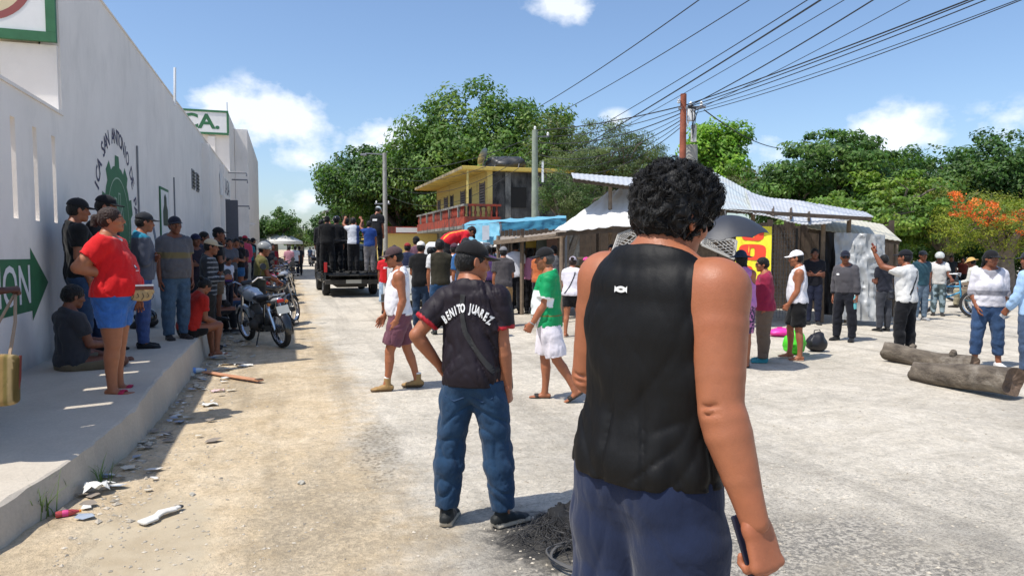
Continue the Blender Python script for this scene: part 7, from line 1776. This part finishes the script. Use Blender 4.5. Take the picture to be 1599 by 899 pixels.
# --- the group in the shade further along the wall
GR = 'people waiting in the shade of the wall'
def shade(label, px, D, ty, deg, pose=None, base=ZS, **k):
    p, h = by_d(px, D, ty, base); return person(label, p, h, deg, pose, base=base, group=GR, **k)
shade('person in navy cap and dark shirt partly behind the grey tee man', 304, 11.6, 366, 150, P2(RA=CROSS, LA=CROSS), shirt=dict(col='#2a2430', hem=-.02), legs=dict(col='#1c1c24'), feet=dict(col='#151515'), hat_=('cap', '#1a1c38'), skin=SK3)
shade('man in tan cap and dark plaid jacket at the kerb', 324, 11.0, 374, 95, P2(RA=FRONT, LA=CROSS, head=(0, 6, 0)), base=0.0, shirt=dict(col='#2b2e33', hem=-.05, sleeve=1.9, off=.02, paint=lambda v, c, e: np.where(((np.abs((v[:, 2] * 14) % 1 - .5) < .12) & (v[:, 1] > .02))[:, None], np.array(L('#8f9296')), c)), legs=dict(col='#2e2a26'), feet=dict(col='#201c1a'), hat_=('cap', '#b5a58a'), skin=SK2)
shade('tall man in black with black cap and white towel on his shoulder', 338, 12.0, 356, 80, P2(head=(20, 0, 0), RA=CROSS, LA=HANG), shirt=dict(col='#15161a', hem=-.04, paint=lambda v, c, e: np.where(((v[:, 0] < -.06) & (v[:, 0] > -.14) & (v[:, 2] > .30))[:, None], np.array(L('#b9bcc4')), c)), legs=dict(col='#6a5a48', len=.95, off=.02), feet=dict(col='#1a1a1a'), hat_=('cap', '#14151a'), skin=SK3)
shade('woman in grey tee behind the black cap man', 358, 15.5, 372, 170, P2(RA=CROSS, LA=CROSS), shirt=dict(col='#55565c', hem=.0), legs=dict(col='#20242e'), feet=dict(col='#202020'), sex='f', skin=SK2, hair=('long', BK))
shade('woman in black top and blue denim shorts looking at her phone', 369, 16.2, 371, 175, P2(RA=PHONE, LA=FRONT, head=(0, 18, 0)), shirt=dict(col='#121216', hem=.02), legs=dict(col='#2f5a86', len=.5, mat=M_DENIM), feet=dict(kind='sandal', col='#303030'), sex='f', skin=SK2, hair=('bun', BK), bulk=1.08)
shade('small child in white and purple in front of the phone woman', 355, 14.6, 402, 140, P2(), shirt=dict(col='#c9c9d2', hem=-.02, paint=hexband(-.1, .12, '#4a2f6a')), legs=dict(col='#26242c'), feet=dict(col='#333333'), skin=SK2)
shade('person in pink hooded top standing far along the wall', 382, 20.5, 368, 20, P2(RA=FRONT, LA=FRONT), shirt=dict(col='#b8435c', hem=-.03, sleeve=1.95, off=.02), legs=dict(col='#b5a796'), feet=dict(col='#404040'), hat_=('beanie', '#a02338'), skin=SK2, sex='f')
shade('woman in dark dress between the phone woman and the pink hood', 377, 18.5, 376, 190, P2(RA=CROSS, LA=CROSS), shirt=dict(col='#3a2a34', hem=-.05), legs=dict(col='#241c22', len=.9), feet=dict(kind='sandal', col='#252525'), sex='f', skin=SK2, hair=('long', BK))
shade('man in dark blue shirt seen between the plaid jacket and the black cap', 316, 13.2, 362, 110, P2(RA=CROSS, LA=HANG), shirt=dict(col='#232a3c', hem=-.03), legs=dict(col='#23262c'), feet=dict(col='#202020'), skin=SK3)
for lb, px, D, ty, dg, sc, lc, hk in (('man in maroon tee close to the wall past the grey tee woman', 347, 17.5, 369, 130, '#4a2028', '#2a2a30', ('cap', '#22242c')), ('woman in white blouse among the waiting group', 364, 19.5, 373, 160, '#b9b9c0', '#2c3040', None), ('man in beige shirt far along the wall', 374, 22.5, 370, 110, '#8a7a60', '#2a2c34', ('cap', '#3a2f2a')), ('woman in turquoise top beyond the pink hood', 389, 25, 374, 170, '#2f7f86', '#1f2430', None), ('man in black tee beyond the turquoise top', 394, 28, 372, 60, '#17181c', '#3a4660', ('cap', '#16171c')), ('man in grey shirt leaning by the gate leaf', 386, 31, 372, 90, '#606268', '#262830', None), ('person in red tee standing among the far motorcycles', 424, 24.5, 380, 150, '#9a2028', '#22242a', None), ('person in dark jacket between the far motorcycles', 416, 21.5, 378, 20, '#20222a', '#24262c', ('helmet', '#26282c'))):
    shade(lb, px, D, ty, dg, P2(RA=CROSS if px % 2 else HANG, LA=HANG2), base=ZS if px < 400 else 0.0, shirt=dict(col=sc, hem=-.02), legs=dict(col=lc), feet=dict(col='#1c1c1c'), hat_=hk, skin=SK2, sex='f' if 'woman' in lb else 'm', hair=('long' if 'woman' in lb else 'short', BK))
def sitter(label, px, D, deg, top, sh, lg, skin=SK3, hair=('short', BK), sex='m', ht=1.6, hat_=None, feet=None, **k):
    p = X(px, D); p.x = EX - .14
    return person(label, Vector((p.x, p.y, 0)), ht, deg, P2(lean=22, pelvis=.46, head=(5, 14, 0), RA=((.12, .5, -1), (-.3, 1, -.1), 'relax', (0, 0, -1)), LA=((.12, .5, -1), (-.3, 1, .1), 'relax', (0, 0, -1)), RL=((.14, 1, .05), (.0, .05, -1), 6, 0), LL=((.1, 1, -.02), (.0, .2, -1), 6, 0)), shirt=sh, legs=lg, feet=feet or dict(col='#1c1c1e', sole='#777777'), skin=skin, hair=hair, sex=sex, group=GR, hat_=hat_, **k)
sitter('person in dark navy with a white cloth over the shoulder sitting on the kerb', 340, 12.6, 50, 420, dict(col='#14161d', hem=-.02, sleeve=1.9, paint=lambda v, c, e: np.where(((v[:, 0] > .02) & (v[:, 2] > .22))[:, None], np.array(L('#b9b7b2')), c)), dict(col='#14161c', len=1.95))
sitter('person in black sleeveless top and jeans sitting on the kerb behind the silver motorcycle', 362, 14.8, 45, 410, dict(col='#17161a', tank=.004, hem=.0), dict(col='#2a4468', mat=M_DENIM, len=1.95), skin=SK2, sex='f', hair=('bun', BK))
sitter('person in brown hooded top crouching on the kerb beyond the sleeveless one', 376, 17.0, 60, 410, dict(col='#3a2a22', hem=-.02, sleeve=1.9), dict(col='#1a1a1e', len=1.95))
# rider with helmet beside the motorcycles
p, h = by_d(404, 13.4, 380); person('rider in olive shirt and grey helmet standing at the motorcycles', p, h, 80, P2(lean=8, head=(15, 6, 0), RA=((.1, .45, -1), (-.1, .8, -.35), 'grip', (0, 0, -1)), LA=((.1, .4, -1), (-.1, .8, -.35), 'grip', (0, 0, -1))), shirt=dict(col='#5f5a30', hem=-.03, paint=hexband(-.1, .2, '#38382e')), legs=dict(col='#2c2a28'), feet=dict(col='#1c1a18'), hat_=('helmet', '#8b8d8c'), skin=SK2, group=GR)
# far street people
FR = 'people far down the street'
for lb, px, D, fy_top, deg, sc, lc in (('person in pink shirt beside the far motorcycles', 451, 33, 378, 10, '#b98590', '#2a2a30'), ('person in white shirt walking off down the street', 461, 40, 377, 5, '#c6ccd2', '#1e2230'), ('person in dark clothes walking beside the white shirt', 467.5, 41, 376, -5, '#20222a', '#1b1d26'), ('tiny figure in blue at the far street end', 484, 70, 378, 0, '#30405a', '#20222a'), ('tiny figure in white near the lone motorcycle', 489, 75, 378, 0, '#aab0b4', '#20222a')):
    p, h = by_d(px, D, fy_top); person(lb, p, min(h, 1.72), deg, P2(RL=STEPF, LL=STEPB), shirt=dict(col=sc, hem=-.03), legs=dict(col=lc), feet=dict(col='#181818'), skin=SK2, group=FR)

# --- people in the bed of the black pickup
TB = .795; TG = 'people standing in the pickup bed'
def rider(label, px, D, ty, deg, pose=None, base=TB, **k):
    p, h = by_d(px, D, ty, base); return person(label, p, min(h, 1.86), deg, pose, base=base, group=TG, **k)
UP = ((.35, .5, .35), (-.2, .6, .75), 'grip', (0, 0, -1))
UNI = dict(col='#0d0e11', hem=-.02, sleeve=1.9, off=.024)
rider('officer in black uniform at the left edge of the pickup bed', 511, 23.0, 337, 10, P2(RA=CROSS, LA=CROSS, RL=((.12, .02, -1), (.05, 0, -1), 10, 0), LL=((.12, .02, -1), (.05, 0, -1), 10, 0)), shirt=UNI, legs=dict(col='#101114', off=.018), feet=dict(col='#0b0b0c'), hat_=('cap', '#0d0e11'), skin=SK2, bulk=1.1)
rider('second black clad officer with dark helmet in the pickup bed', 526, 23.7, 334, 5, P2(RA=HANG, LA=CROSS), shirt=dict(col='#121419', hem=-.02, sleeve=1.9, off=.02), legs=dict(col='#12141a'), feet=dict(col='#0b0b0c'), hat_=('helmet', '#15171c'), skin=SK2)
rider('dark figure by the cab at the left side of the pickup bed', 502, 24.6, 343, 0, P2(RA=UP, LA=HANG), shirt=dict(col='#17181c', hem=-.02, sleeve=1.9), legs=dict(col='#16171a'), feet=dict(col='#0b0b0c'), skin=SK2)
rider('youth in white shirt with blue side stripe holding the pickup bar', 552, 23.0, 340, 0, P2(RA=UP, LA=UP), shirt=dict(col='#c6cad2', hem=-.0, paint=lambda v, c, e: np.where((v[:, 0] > .09)[:, None], np.array(L('#33487a')), c)), legs=dict(col='#121318'), feet=dict(col='#111111'), skin=SK2)
rider('boy in royal blue shirt and grey jeans at the tailgate', 577, 22.9, 345, 0, P2(RA=HANG2, LA=UP), shirt=dict(col='#1f3f80', hem=-.02), legs=dict(col='#6c6a6c', mat=M_DENIM), feet=dict(col='#181818'), skin=SK2)
rider('person in black with raised arms behind the white shirted youth', 541, 24.6, 332, 0, P2(RA=UP, LA=UP), shirt=dict(col='#141416', hem=-.02), legs=dict(col='#151518'), feet=dict(col='#111111'), skin=SK2, hair=('thick', BK))
envO = rider('officer in dark vest with white back panel standing high on the pickup side', 589, 24.2, 311, 28, P2(lean=6, head=(10, 18, 0), RA=((.12, .05, -1), (.05, .2, -1), 'relax', None), LA=((.4, .55, -.7), (-.1, .7, .1), 'grip', (0, 0, -1))), base=1.19, shirt=dict(col='#111318', hem=.0, sleeve=.7), legs=dict(col='#101216'), feet=dict(col='#0b0b0c'), hat_=('cap', '#b8bec0'), skin=SK2)
decal(envO, envO['shirt'], [(-.10, .36), (.06, .36), (.06, .42), (-.10, .42)], [(0, 1, 2, 3)], M_PRINT, 'back_panel', True, .02)

# --- crowd in the middle
CR = 'crowd between the trucks and the kiosk'
def crowd(label, px, D, ty, deg, pose=None, base=0.0, **k):
    p, h = by_d(px, D, ty, base); return person(label, p, h, deg, pose, base=base, group=CR, **k)
p, h = place(604, 489, 392); person('boy in red shirt and pale denim shorts beside the pickup', p, h, 12, P2(RA=HANG2, LA=HANG, RL=((.04, .1, -1), (0, .0, -1), 8, 0)), shirt=dict(col='#c41c26', hem=-.05, off=.02, drape=.8), legs=dict(col='#9db4cc', len=1.35, off=.03, flare=.02, mat=M_DENIM), feet=dict(col='#2a1e20'), hat_=('cap', '#17181a'), skin=SK2, group=CR)
crowd('man in black tee and white cap with orange trim behind the white tank top man', 657, 13.8, 378, 8, P2(RA=FRONT, LA=CROSS), shirt=dict(col='#121214', hem=-.06, off=.02), legs=dict(col='#26384f', mat=M_DENIM), feet=dict(col='#202020'), hat_=('cap', '#d8d4cc', 0, '#b06a2a'), skin=SK1)
crowd('head with black cap seen above the white cap man', 650, 19, 370, 0, P2(), shirt=dict(col='#6a4a58', hem=-.03), legs=dict(col='#222222'), feet=dict(col='#202020'), hat_=('cap', '#141416'), skin=SK2)
crowd('person in olive brown tee with white sleeves and blue jeans, seen from behind', 687, 12.9, 374, 0, P2(RA=FRONT, LA=HANG2), shirt=dict(col='#2e2b20', hem=-.0, off=.014, paint=lambda v, c, e: np.where((v[:, 0] < -.17)[:, None], np.array(L('#cfcfd0')), c)), legs=dict(col='#24466a', mat=M_DENIM), feet=dict(col='#202020'), skin=SK1)
crowd('person in long white shirt and plum cap in the middle of the crowd', 709, 14.2, 381, 5, P2(RA=CROSS, LA=HANG2), shirt=dict(col='#cfcace', hem=-.06, off=.02, drape=.8), legs=dict(col='#2a2c34'), feet=dict(col='#202020'), hat_=('cap', '#4a2f3c'), skin=SK1)
crowd('person in grey shirt with blue sleeve and tan pack left of the lettered shirt man', 727, 12.3, 372, 10, P2(RA=HANG, LA=HANG2), shirt=dict(col='#3a3c42', hem=-.05, sleeve=.7, paint=lambda v, c, e: np.where((v[:, 0] < -.16)[:, None], np.array(L('#2f5f94')), c)), legs=dict(col='#8a785c'), feet=dict(col='#202020'), skin=SK1)
crowd('man with khaki pack and dark cap far back in the crowd', 741, 17.5, 374, 0, P2(RA=FRONT, LA=CROSS), shirt=dict(col='#7a6a4c', hem=-.03), legs=dict(col='#262626'), feet=dict(col='#202020'), skin=SK2)
crowd('person in charcoal tee and tan shorts right of the lettered shirt man', 786, 14.2, 386, 0, P2(RA=FRONT, LA=HANG), shirt=dict(col='#4a4648', hem=-.05, sleeve=.7), legs=dict(col='#9a7a50', len=1.4, off=.02), feet=dict(col='#2a2420'), hat_=('cap', '#77777a'), skin=SK1, bulk=1.05)
p, h = place(805, 489, 378); person('man in white shirt and black trousers standing at the kiosk', p, h, 8, P2(RA=FRONT, LA=HANG2), shirt=dict(col='#cfd0d6', hem=-.02, off=.018), legs=dict(col='#14151c', off=.016), feet=dict(col='#101010'), skin=SK1, group=CR)
p, h = place(828, 489, 388); person('woman in pink top and black trousers at the kiosk', p, h, 15, P2(RA=FRONT, LA=FRONT), shirt=dict(col='#c886a2', hem=.0, sleeve=1.3), legs=dict(col='#121218'), feet=dict(col='#101010'), sex='f', skin=SK2, hair=('long', BK), group=CR)
p, h = place(893, 524, 400); envW = person('woman in white tee, black shorts and grey cap with a black shoulder strap', p, h, 18, P2(RA=HANG, LA=FRONT, head=(-10, 0, 0), RL=STEPF, LL=((.03, -.12, -1), (0, -.2, -1), 6, 0)), shirt=dict(col='#d8d4dc', hem=-.01, off=.016, drape=.6), legs=dict(col='#121216', len=.6, off=.014), feet=dict(col='#c8a890', kind='sandal'), hat_=('cap', '#a39ba6'), sex='f', bulk=1.14, skin=SK1, hair=('bun', '#2a1c18'), group=CR)
strap(envW, envW['shirt'], [(.10, .50), (.05, .25), (-.12, .04)], .022, M_STRAP, True)
crowd('person with bright pink headscarf behind the grey cap woman', 914, 14.6, 402, 60, P2(RA=FRONT, LA=FRONT), shirt=dict(col='#c23a86', hem=-.02, sleeve=1.6), legs=dict(col='#2a2430'), feet=dict(col='#202020'), hat_=('beanie', '#d8428e'), sex='f', skin=SK1)
crowd('person in crimson top deep in the kiosk shade', 851, 17.5, 390, 100, P2(RA=FRONT, LA=FRONT), shirt=dict(col='#a83048', hem=-.02), legs=dict(col='#22202a'), feet=dict(col='#202020'), sex='f', skin=SK2, hair=('long', BK))
crowd('dark haired vendor looking out from under the tarp roof', 957, 14.8, 382, -150, P2(RA=CROSS, LA=CROSS), shirt=dict(col='#4a2026', hem=-.02), legs=dict(col='#202228'), feet=dict(col='#202020'), skin=SK2)
for lb, px, D, ty, dg, sc, lc, hk in (('person in yellow tee behind the red shirted boy', 616, 20.5, 383, 0, '#b59a3a', '#2a2e3a', None), ('man in navy polo left of the white cap man', 636, 18.0, 380, 10, '#232c48', '#3a3a3e', ('cap', '#8a2a2a')), ('woman in mint top behind the olive tee', 672, 17.0, 386, -10, '#7fae9a', '#20222a', None), ('man in white vest behind the plum cap', 718, 19.0, 378, 5, '#bfc2c6', '#2a2e3a', ('cap', '#20222a')), ('person in purple tee behind the lettered shirt man', 762, 16.5, 384, 0, '#5a4070', '#26262e', None), ('person in pale blue shirt near the kiosk post', 775, 18.5, 382, 15, '#8fa6bc', '#24262e', ('cap', '#d0ccc4')), ('woman in orange top at the kiosk right of the pink top', 842, 16.2, 389, 30, '#b5643a', '#22242c', None), ('man in grey tee under the kiosk eave', 866, 15.8, 384, -30, '#6a6c72', '#2a2c34', ('cap', '#2c2c30'))):
    crowd(lb, px, D, ty, dg, P2(RA=FRONT if px % 2 else HANG2, LA=HANG), shirt=dict(col=sc, hem=-.03), legs=dict(col=lc), feet=dict(col='#202020'), hat_=hk, skin=SK2, sex='f' if 'woman' in lb else 'm', hair=('long' if 'woman' in lb else 'short', BK))
# man leaning over the white pickup
p = X(697, 15.4); envR = person('man in red and yellow striped sports top bending over the white pickup', p, 1.72, 62, P2(lean=62, ptilt=18, head=(0, -10, 0), RA=((.1, .8, -.7), (-.1, .9, -.4), 'relax', None), LA=((.1, .8, -.7), (-.1, .9, -.4), 'relax', None)), base=.80, shirt=dict(col='#c01a28', hem=-.02, off=.02, sleeve=.9, paint=lambda v, c, e: np.where(((np.abs(v[:, 0] - .07 - .1 * v[:, 2]) < .022) & (v[:, 2] > .1))[:, None], np.array(L('#d9a23a')), c)), legs=dict(col='#16171c'), feet=dict(col='#151515'), hat_=('cap', '#2a1014'), skin=SK1, group=CR)

# --- right hand side
p, h = by_d(1158, 9.3, 392); envU = person('woman in lilac top, blue hat and patterned bag under a black umbrella', p, h, -12, P2(RA=((.1, .4, -.9), (-.25, .55, .85), 'grip', (-1, 0, 0)), LA=HANG), shirt=dict(col='#b878b4', hem=-.0, off=.016, tank=.006, drape=.7), legs=dict(col='#3c3350', len=.9, off=.02, paint=lambda v, c, e: np.where((vnoise(v * 60, 3) > .55)[:, None], np.array(L('#c07aa8')), c)), feet=dict(kind='sandal', col='#303030'), hat_=('straw', '#31425e'), sex='f', bulk=1.12, skin=SK1, hair=('long', BK))
uc = V(1134, 360, 9.0); um = empty('black_umbrella', uc, 0, 'open black umbrella held over the woman in lilac', 'umbrella'); um.rotation_euler = (math.radians(4), math.radians(-8), 0); R_u = .52
hw = hand_at(envU, 'R', .05, .02); vs, fs = [], []; ns = 8; rings = 6
for i in range(rings + 1):
    t = i / rings
    for k in range(ns * 4):
        a = 2 * math.pi * k / (ns * 4); sag = abs(math.sin(a * ns / 2)); r = R_u * t * (1 - .06 * sag * t * t); z = .20 - .26 * t * t + .03 * sag * t * t; vs.append((r * math.cos(a), r * math.sin(a), z))
n4 = ns * 4; fs = [(i * n4 + k, i * n4 + (k + 1) % n4, (i + 1) * n4 + (k + 1) % n4, (i + 1) * n4 + k) for i in range(rings) for k in range(n4)]; N = len(vs); vs += [(x, y, z - .004) for x, y, z in vs]; fs += [(N + d, N + c, N + b, N + a) for a, b, c, d in fs]
MB().raw(vs, fs).build('canopy', plain('umbrella_cloth', (.03, .033, .042), .5, bump=.1), um, 25, fixn=False)
for k in range(ns): a = 2 * math.pi * k / ns; MB().tube([(R_u * t * math.cos(a), R_u * t * math.sin(a), .19 - .26 * t * t) for t in (0, .4, .7, 1)], .004, 4).build('rib', M_STEEL, um)
bpy.context.view_layer.update(); hl = um.matrix_world.inverted() @ hw; MB().tube([(0, 0, .26), (0, 0, .1), tuple(Vector(hl) * 1.02)], .007, 6).build('shaft', M_STEEL, um, True)
p, h = place(1192, 564, 406); person('short stout person in maroon jumper, brown trousers, teal shoes and dark glasses', p, h + .04, -95, P2(head=(-10, 2, 0), RA=HANG, LA=HANG, LL=((.06, .05, -1), (0, .0, -1), 6, 0)), shirt=dict(col='#8e2342', hem=-.04, sleeve=1.9, off=.02, drape=.8), legs=dict(col='#6a5a4c', off=.022, flare=.018), feet=dict(col='#2f7f88', sole='#3a8f98'), bulk=1.18, belly=.06, skin=SK1, glasses='dark', sex='f', hair=('short', BK))
p, h = place(1244, 560, 392); person('man in white tank top, white cap and black shorts walking left', p, h, -92, P2(lean=1, head=(0, 4, 0), LA=((.08, .1, -1), (.0, .6, -1), 'grip', None), RA=HANG, LL=((.03, -.04, -1), (0, -.06, -1), 6, 0), RL=((.03, .26, -1), (0, -.0, -1), 6, 0)), shirt=dict(col='#dad8dc', tank=.006, hem=.0, off=.014, drape=.6), legs=dict(col='#121214', len=.86, off=.024, flare=.02), feet=dict(kind='sandal', col='#b98a70', thong=1), hat_=('cap', '#e6e4e4'), skin=SK1, bulk=1.06, belly=.05, hair=('crop', BK))
p, h = by_d(1272, 14.6, 388); person('dark clothed person in the stall shade behind the white capped man', p, h, 170, P2(RA=CROSS, LA=CROSS), shirt=dict(col='#15161e', hem=-.02), legs=dict(col='#1d2236'), feet=dict(col='#202020'), skin=SK3)
def police(v, c, env):
    c[(v[:, 2] < .035)] = L('#15161c'); c[(v[:, 2] > .52) & (np.hypot(v[:, 0], v[:, 1]) < .08)] = L('#c9c9cc'); return c
p, h = place(1318, 531, 392); envP = person('security guard in grey uniform shirt and navy cap holding a bottle', p, h, -158, P2(head=(-28, 0, 0), RA=((.2, -.05, -1), (.05, .1, -1), 'relax', None), LA=((.2, .05, -1), (.05, .1, -1), 'grip', None), RL=((.12, .02, -1), (.02, 0, -1), 14, 0), LL=((.12, .02, -1), (.02, 0, -1), 14, 0)), shirt=dict(col='#4c4a4e', hem=.0, sleeve=1.92, off=.018, paint=police), legs=dict(col='#14161f', off=.018, flare=.012), feet=dict(col='#101012', high=.03), hat_=('cap', '#161a2a'), skin=SK2, glasses='dark')
decal(envP, envP['shirt'], [(-.09 + .035 * math.cos(a), .385 + .022 * math.sin(a)) for a in np.linspace(0, 6.28, 13)[:-1]], [tuple(range(12))], M_PRINT, 'badge', False, .005)
hb = hand_at(envP, 'L', .07, .035); bo = empty('water_bottle', hb, 0, 'clear teal bottle in the hand of the security guard', 'bottle'); MB().lathe([(0, -.14), (.032, -.14), (.034, -.1), (.03, -.02), (.034, .03), (.014, .075), (.013, .09)], 12).build('bottle_body', plain('teal_plastic', (.12, .42, .45), .15), bo, True); MB().lathe([(0, .108), (.015, .108), (.015, .09), (0, .09)], 10).build('bottle_cap', M_PRINT, bo, True)
# photographing man
p, h = place(1412, 556, 391); envF = person('man in white tee and black trousers raising a phone, cross body bag on his chest', p, h, -62, P2(head=(-8, -3, 0), LA=((.35, .85, .30), (.15, .45, .95), 'grip', (0, .3, 1)), RA=((.14, .02, -1), (.02, .18, -1), 'relax', None), RL=((.04, -.02, -1), (.0, -.03, -1), 8, 0), LL=((.04, .10, -1), (0, -.02, -1), 8, 0)), shirt=dict(col='#d9d8d4', hem=-.01, off=.018, drape=.6, paint=trim_sleeves('#30323a', .012)), legs=dict(col='#121318', off=.016), feet=dict(col='#141414'), hat_=('cap', '#12131a'), skin=SK2, bulk=1.06)
held('mobile_phone', 'phone held up by the man in white tee beside the tarp', 'phone', envF, 'L', (.075, .15, .01), plain('red_phone', (.25, .03, .03), .4), .08, .035)
sling_bag('cross_body_bag', 'black and grey cross body bag on the photographing man', wpos(envF, A(-.06, .20, .10)), envF['root'].rotation_euler.z + .4, (.26, .10, .16), '#1d2028'); strap(envF, envF['shirt'], [(.12, .5), (.02, .3), (-.12, .12)], .03, M_STRAP, True); strap(envF, envF['shirt'], [(.10, .52), (.04, .33), (-.08, .14)], .03, M_STRAP, False)
p, h = by_d(1383, 13.4, 398); person('dark person half hidden between tarp and photographing man', p, h, -40, P2(RA=FRONT, LA=FRONT), shirt=dict(col='#20222c', hem=-.02), legs=dict(col='#3a3c42'), feet=dict(col='#202020'), skin=SK3)
# cyclist and others behind
p, h = place(1464, 492, 395); person('cyclist in white tee, pale helmet and camouflage trousers standing at the tricycle', p, h, 178, P2(lean=6, head=(0, 14, 0), RA=((.22, .3, -1), (.05, .5, -.75), 'grip', (0, 0, -1)), LA=((.25, .4, -.9), (.2, .8, -.25), 'grip', (0, 0, -1))), shirt=dict(col='#d4d2cc', hem=-.04, off=.018), legs=dict(col='#4c5a5c', paint=lambda v, c, e: np.where((vnoise(v * 14, 3) > .52)[:, None], np.array(L('#8da0a8')), c)), feet=dict(col='#2a2622'), hat_=('helmet', '#b9bdb8'), skin=SK3)
p, h = by_d(1440, 15.5, 392); person('person in teal shirt behind the photographing man', p, h, 150, P2(RA=HANG2, LA=HANG), shirt=dict(col='#2c4c58', hem=-.04), legs=dict(col='#5f7080', mat=M_DENIM), feet=dict(col='#a0a0a0'), hat_=('cap', '#20242c'), skin=SK2)
p = X(1527, 17.0); person('person in white shirt and straw hat sitting on the tricycle', p, 1.56, -70, P2(lean=12, pelvis=.62, head=(0, 8, 0), RA=((.1, .4, -1), (-.2, 1, -.1), 'grip', (0, 0, -1)), LA=((.1, .4, -1), (-.2, 1, -.1), 'grip', (0, 0, -1)), RL=((.15, 1, -.15), (0, .05, -1), 6, 0), LL=((.15, 1, -.15), (0, .05, -1), 6, 0)), shirt=dict(col='#d2d0c6', hem=-.03, sleeve=1.9, off=.02), legs=dict(col='#a39a80'), feet=dict(col='#2a2622'), hat_=('straw', '#c9a262'), skin=SK2)
for i, (px, D, ty, c, dg) in enumerate(((1396, 22, 398, '#3a2f38', 180), (1486, 25, 399, '#222830', 170), (1505, 26, 402, '#6a2f2a', 190))):
    p, h = by_d(px, D, ty); person(['distant person in plum in the shade right of the tarp', 'distant person in dark shirt under the trees behind the cyclist', 'distant person in rust red under the trees behind the straw hat'][i], p, h, dg, P2(), shirt=dict(col=c, hem=-.02), legs=dict(col='#22242a'), feet=dict(col='#202020'), skin=SK3)
# striped woman
def stripes(v, c, env):
    z = v[:, 2]; g = L('#8e8c92'); m = ((z > .40) & (np.abs(v[:, 0]) < .8 * (z - .40)) & (v[:, 1] > 0)) | ((z > .16) & (z < .24)) | ((z > -.02) & (z < .0)); c[m] = g; return c
p, h = place(1540, 572, 391); person('woman in white and grey banded blouse, cropped jeans and white shoes by the log', p, h, 166, P2(head=(-26, 4, 0), RA=((.2, -.1, -1), (-.15, .45, -.8), 'relax', None), LA=((.2, -.05, -1), (-.2, .2, -.9), 'relax', None), RL=((.10, .03, -1), (.06, 0, -1), 16, 0), LL=((.08, .02, -1), (.06, 0, -1), 14, 0)), shirt=dict(col='#d8d5da', hem=.0, sleeve=1.2, off=.016, paint=stripes), legs=dict(col='#30486a', mat=M_DENIM, len=1.72, off=.012, paint=jean_paint('#6d8cb0')), feet=dict(col='#e2e0de', sole='#f0f0f0'), hat_=('cap', '#131317'), sex='f', bulk=1.1, skin=SK2, hair=('long', BK))
p, h = place(1606, 584, 400); envX = person('man in light blue long sleeved shirt and jeans cut off by the right edge', p, h + .06, -62, P2(RA=HANG, LA=((.14, .25, -1), (-.1, .62, -.75), 'grip', (-1, 0, 0)), head=(0, 4, 0)), shirt=dict(col='#9fbfe0', hem=-.06, sleeve=1.9, off=.022, drape=.8), legs=dict(col='#42536c', mat=M_DENIM), feet=dict(col='#6a5638', sole='#3a3026'), skin=SK2, hat_=('cap', '#2a2c34'))
held('mobile_phone', 'white phone in the hand of the light blue shirted man', 'phone', envX, 'L', (.075, .15, .012), plain('phone_white', (.6, .6, .6), .4), .08, .03)
# --- half a person at the left edge with a woven bag
p = X(-96, 4.75, .23); envL = person('person with raised dark hand just outside the left edge of the view', p, 1.62, 84, P2(RA=((.1, .35, -.95), (.0, 1, .12), 'fist', (-.4, 0, -1)), LA=HANG), shirt=dict(col='#4a3a6a', hem=-.03), legs=dict(col='#2c2a34'), feet=dict(col='#222222'), skin='#4f2f24', base=.23)
bgp = V(-4, 592, 4.35); bg = empty('woven_bag', (bgp.x, bgp.y, bgp.z), -.25, 'olive and tan striped woven bag hanging at the left edge', 'bag')
F = Field([ecap((0, 0, -.17), (0, 0, .17), .17, .08, .2, .06)], .012); F.add(ecap((0, 0, -.12), (0, 0, .13), .125, .05, .145, .03, n=3), 0); F.clip((0, 0, .165), (0, 0, 1)); v, q = F.mesh(); k_ = np.floor((v[:, 0] + .3) * 34).astype(int) % 4; cl = np.array([L('#6e6032'), L('#94805a'), L('#544724'), L('#8a7044')])[k_]; mesh_np('bag_body', v, q, M_CLOTH, bg, cl)
hl_ = Matrix.Rotation(.25, 3, 'Z') @ (hand_at(envL, 'R', .07, .03) - bgp)
for sx_ in (-.07, .08): MB().tube([(sx_, 0, .15), tuple(Vector((sx_, 0, .15)).lerp(hl_, .5) + Vector((sx_ * .2, 0, 0))), tuple(hl_)], .010, 6).build('strap', plain('strap_tan', (.3, .2, .12), .7), bg, True); MB().tube([(.11, 0, -.12), (.135, 0, .0), (.145, 0, .15)], .008, 6).build('piping', plain('piping_red', (.25, .06, .05), .7), bg)
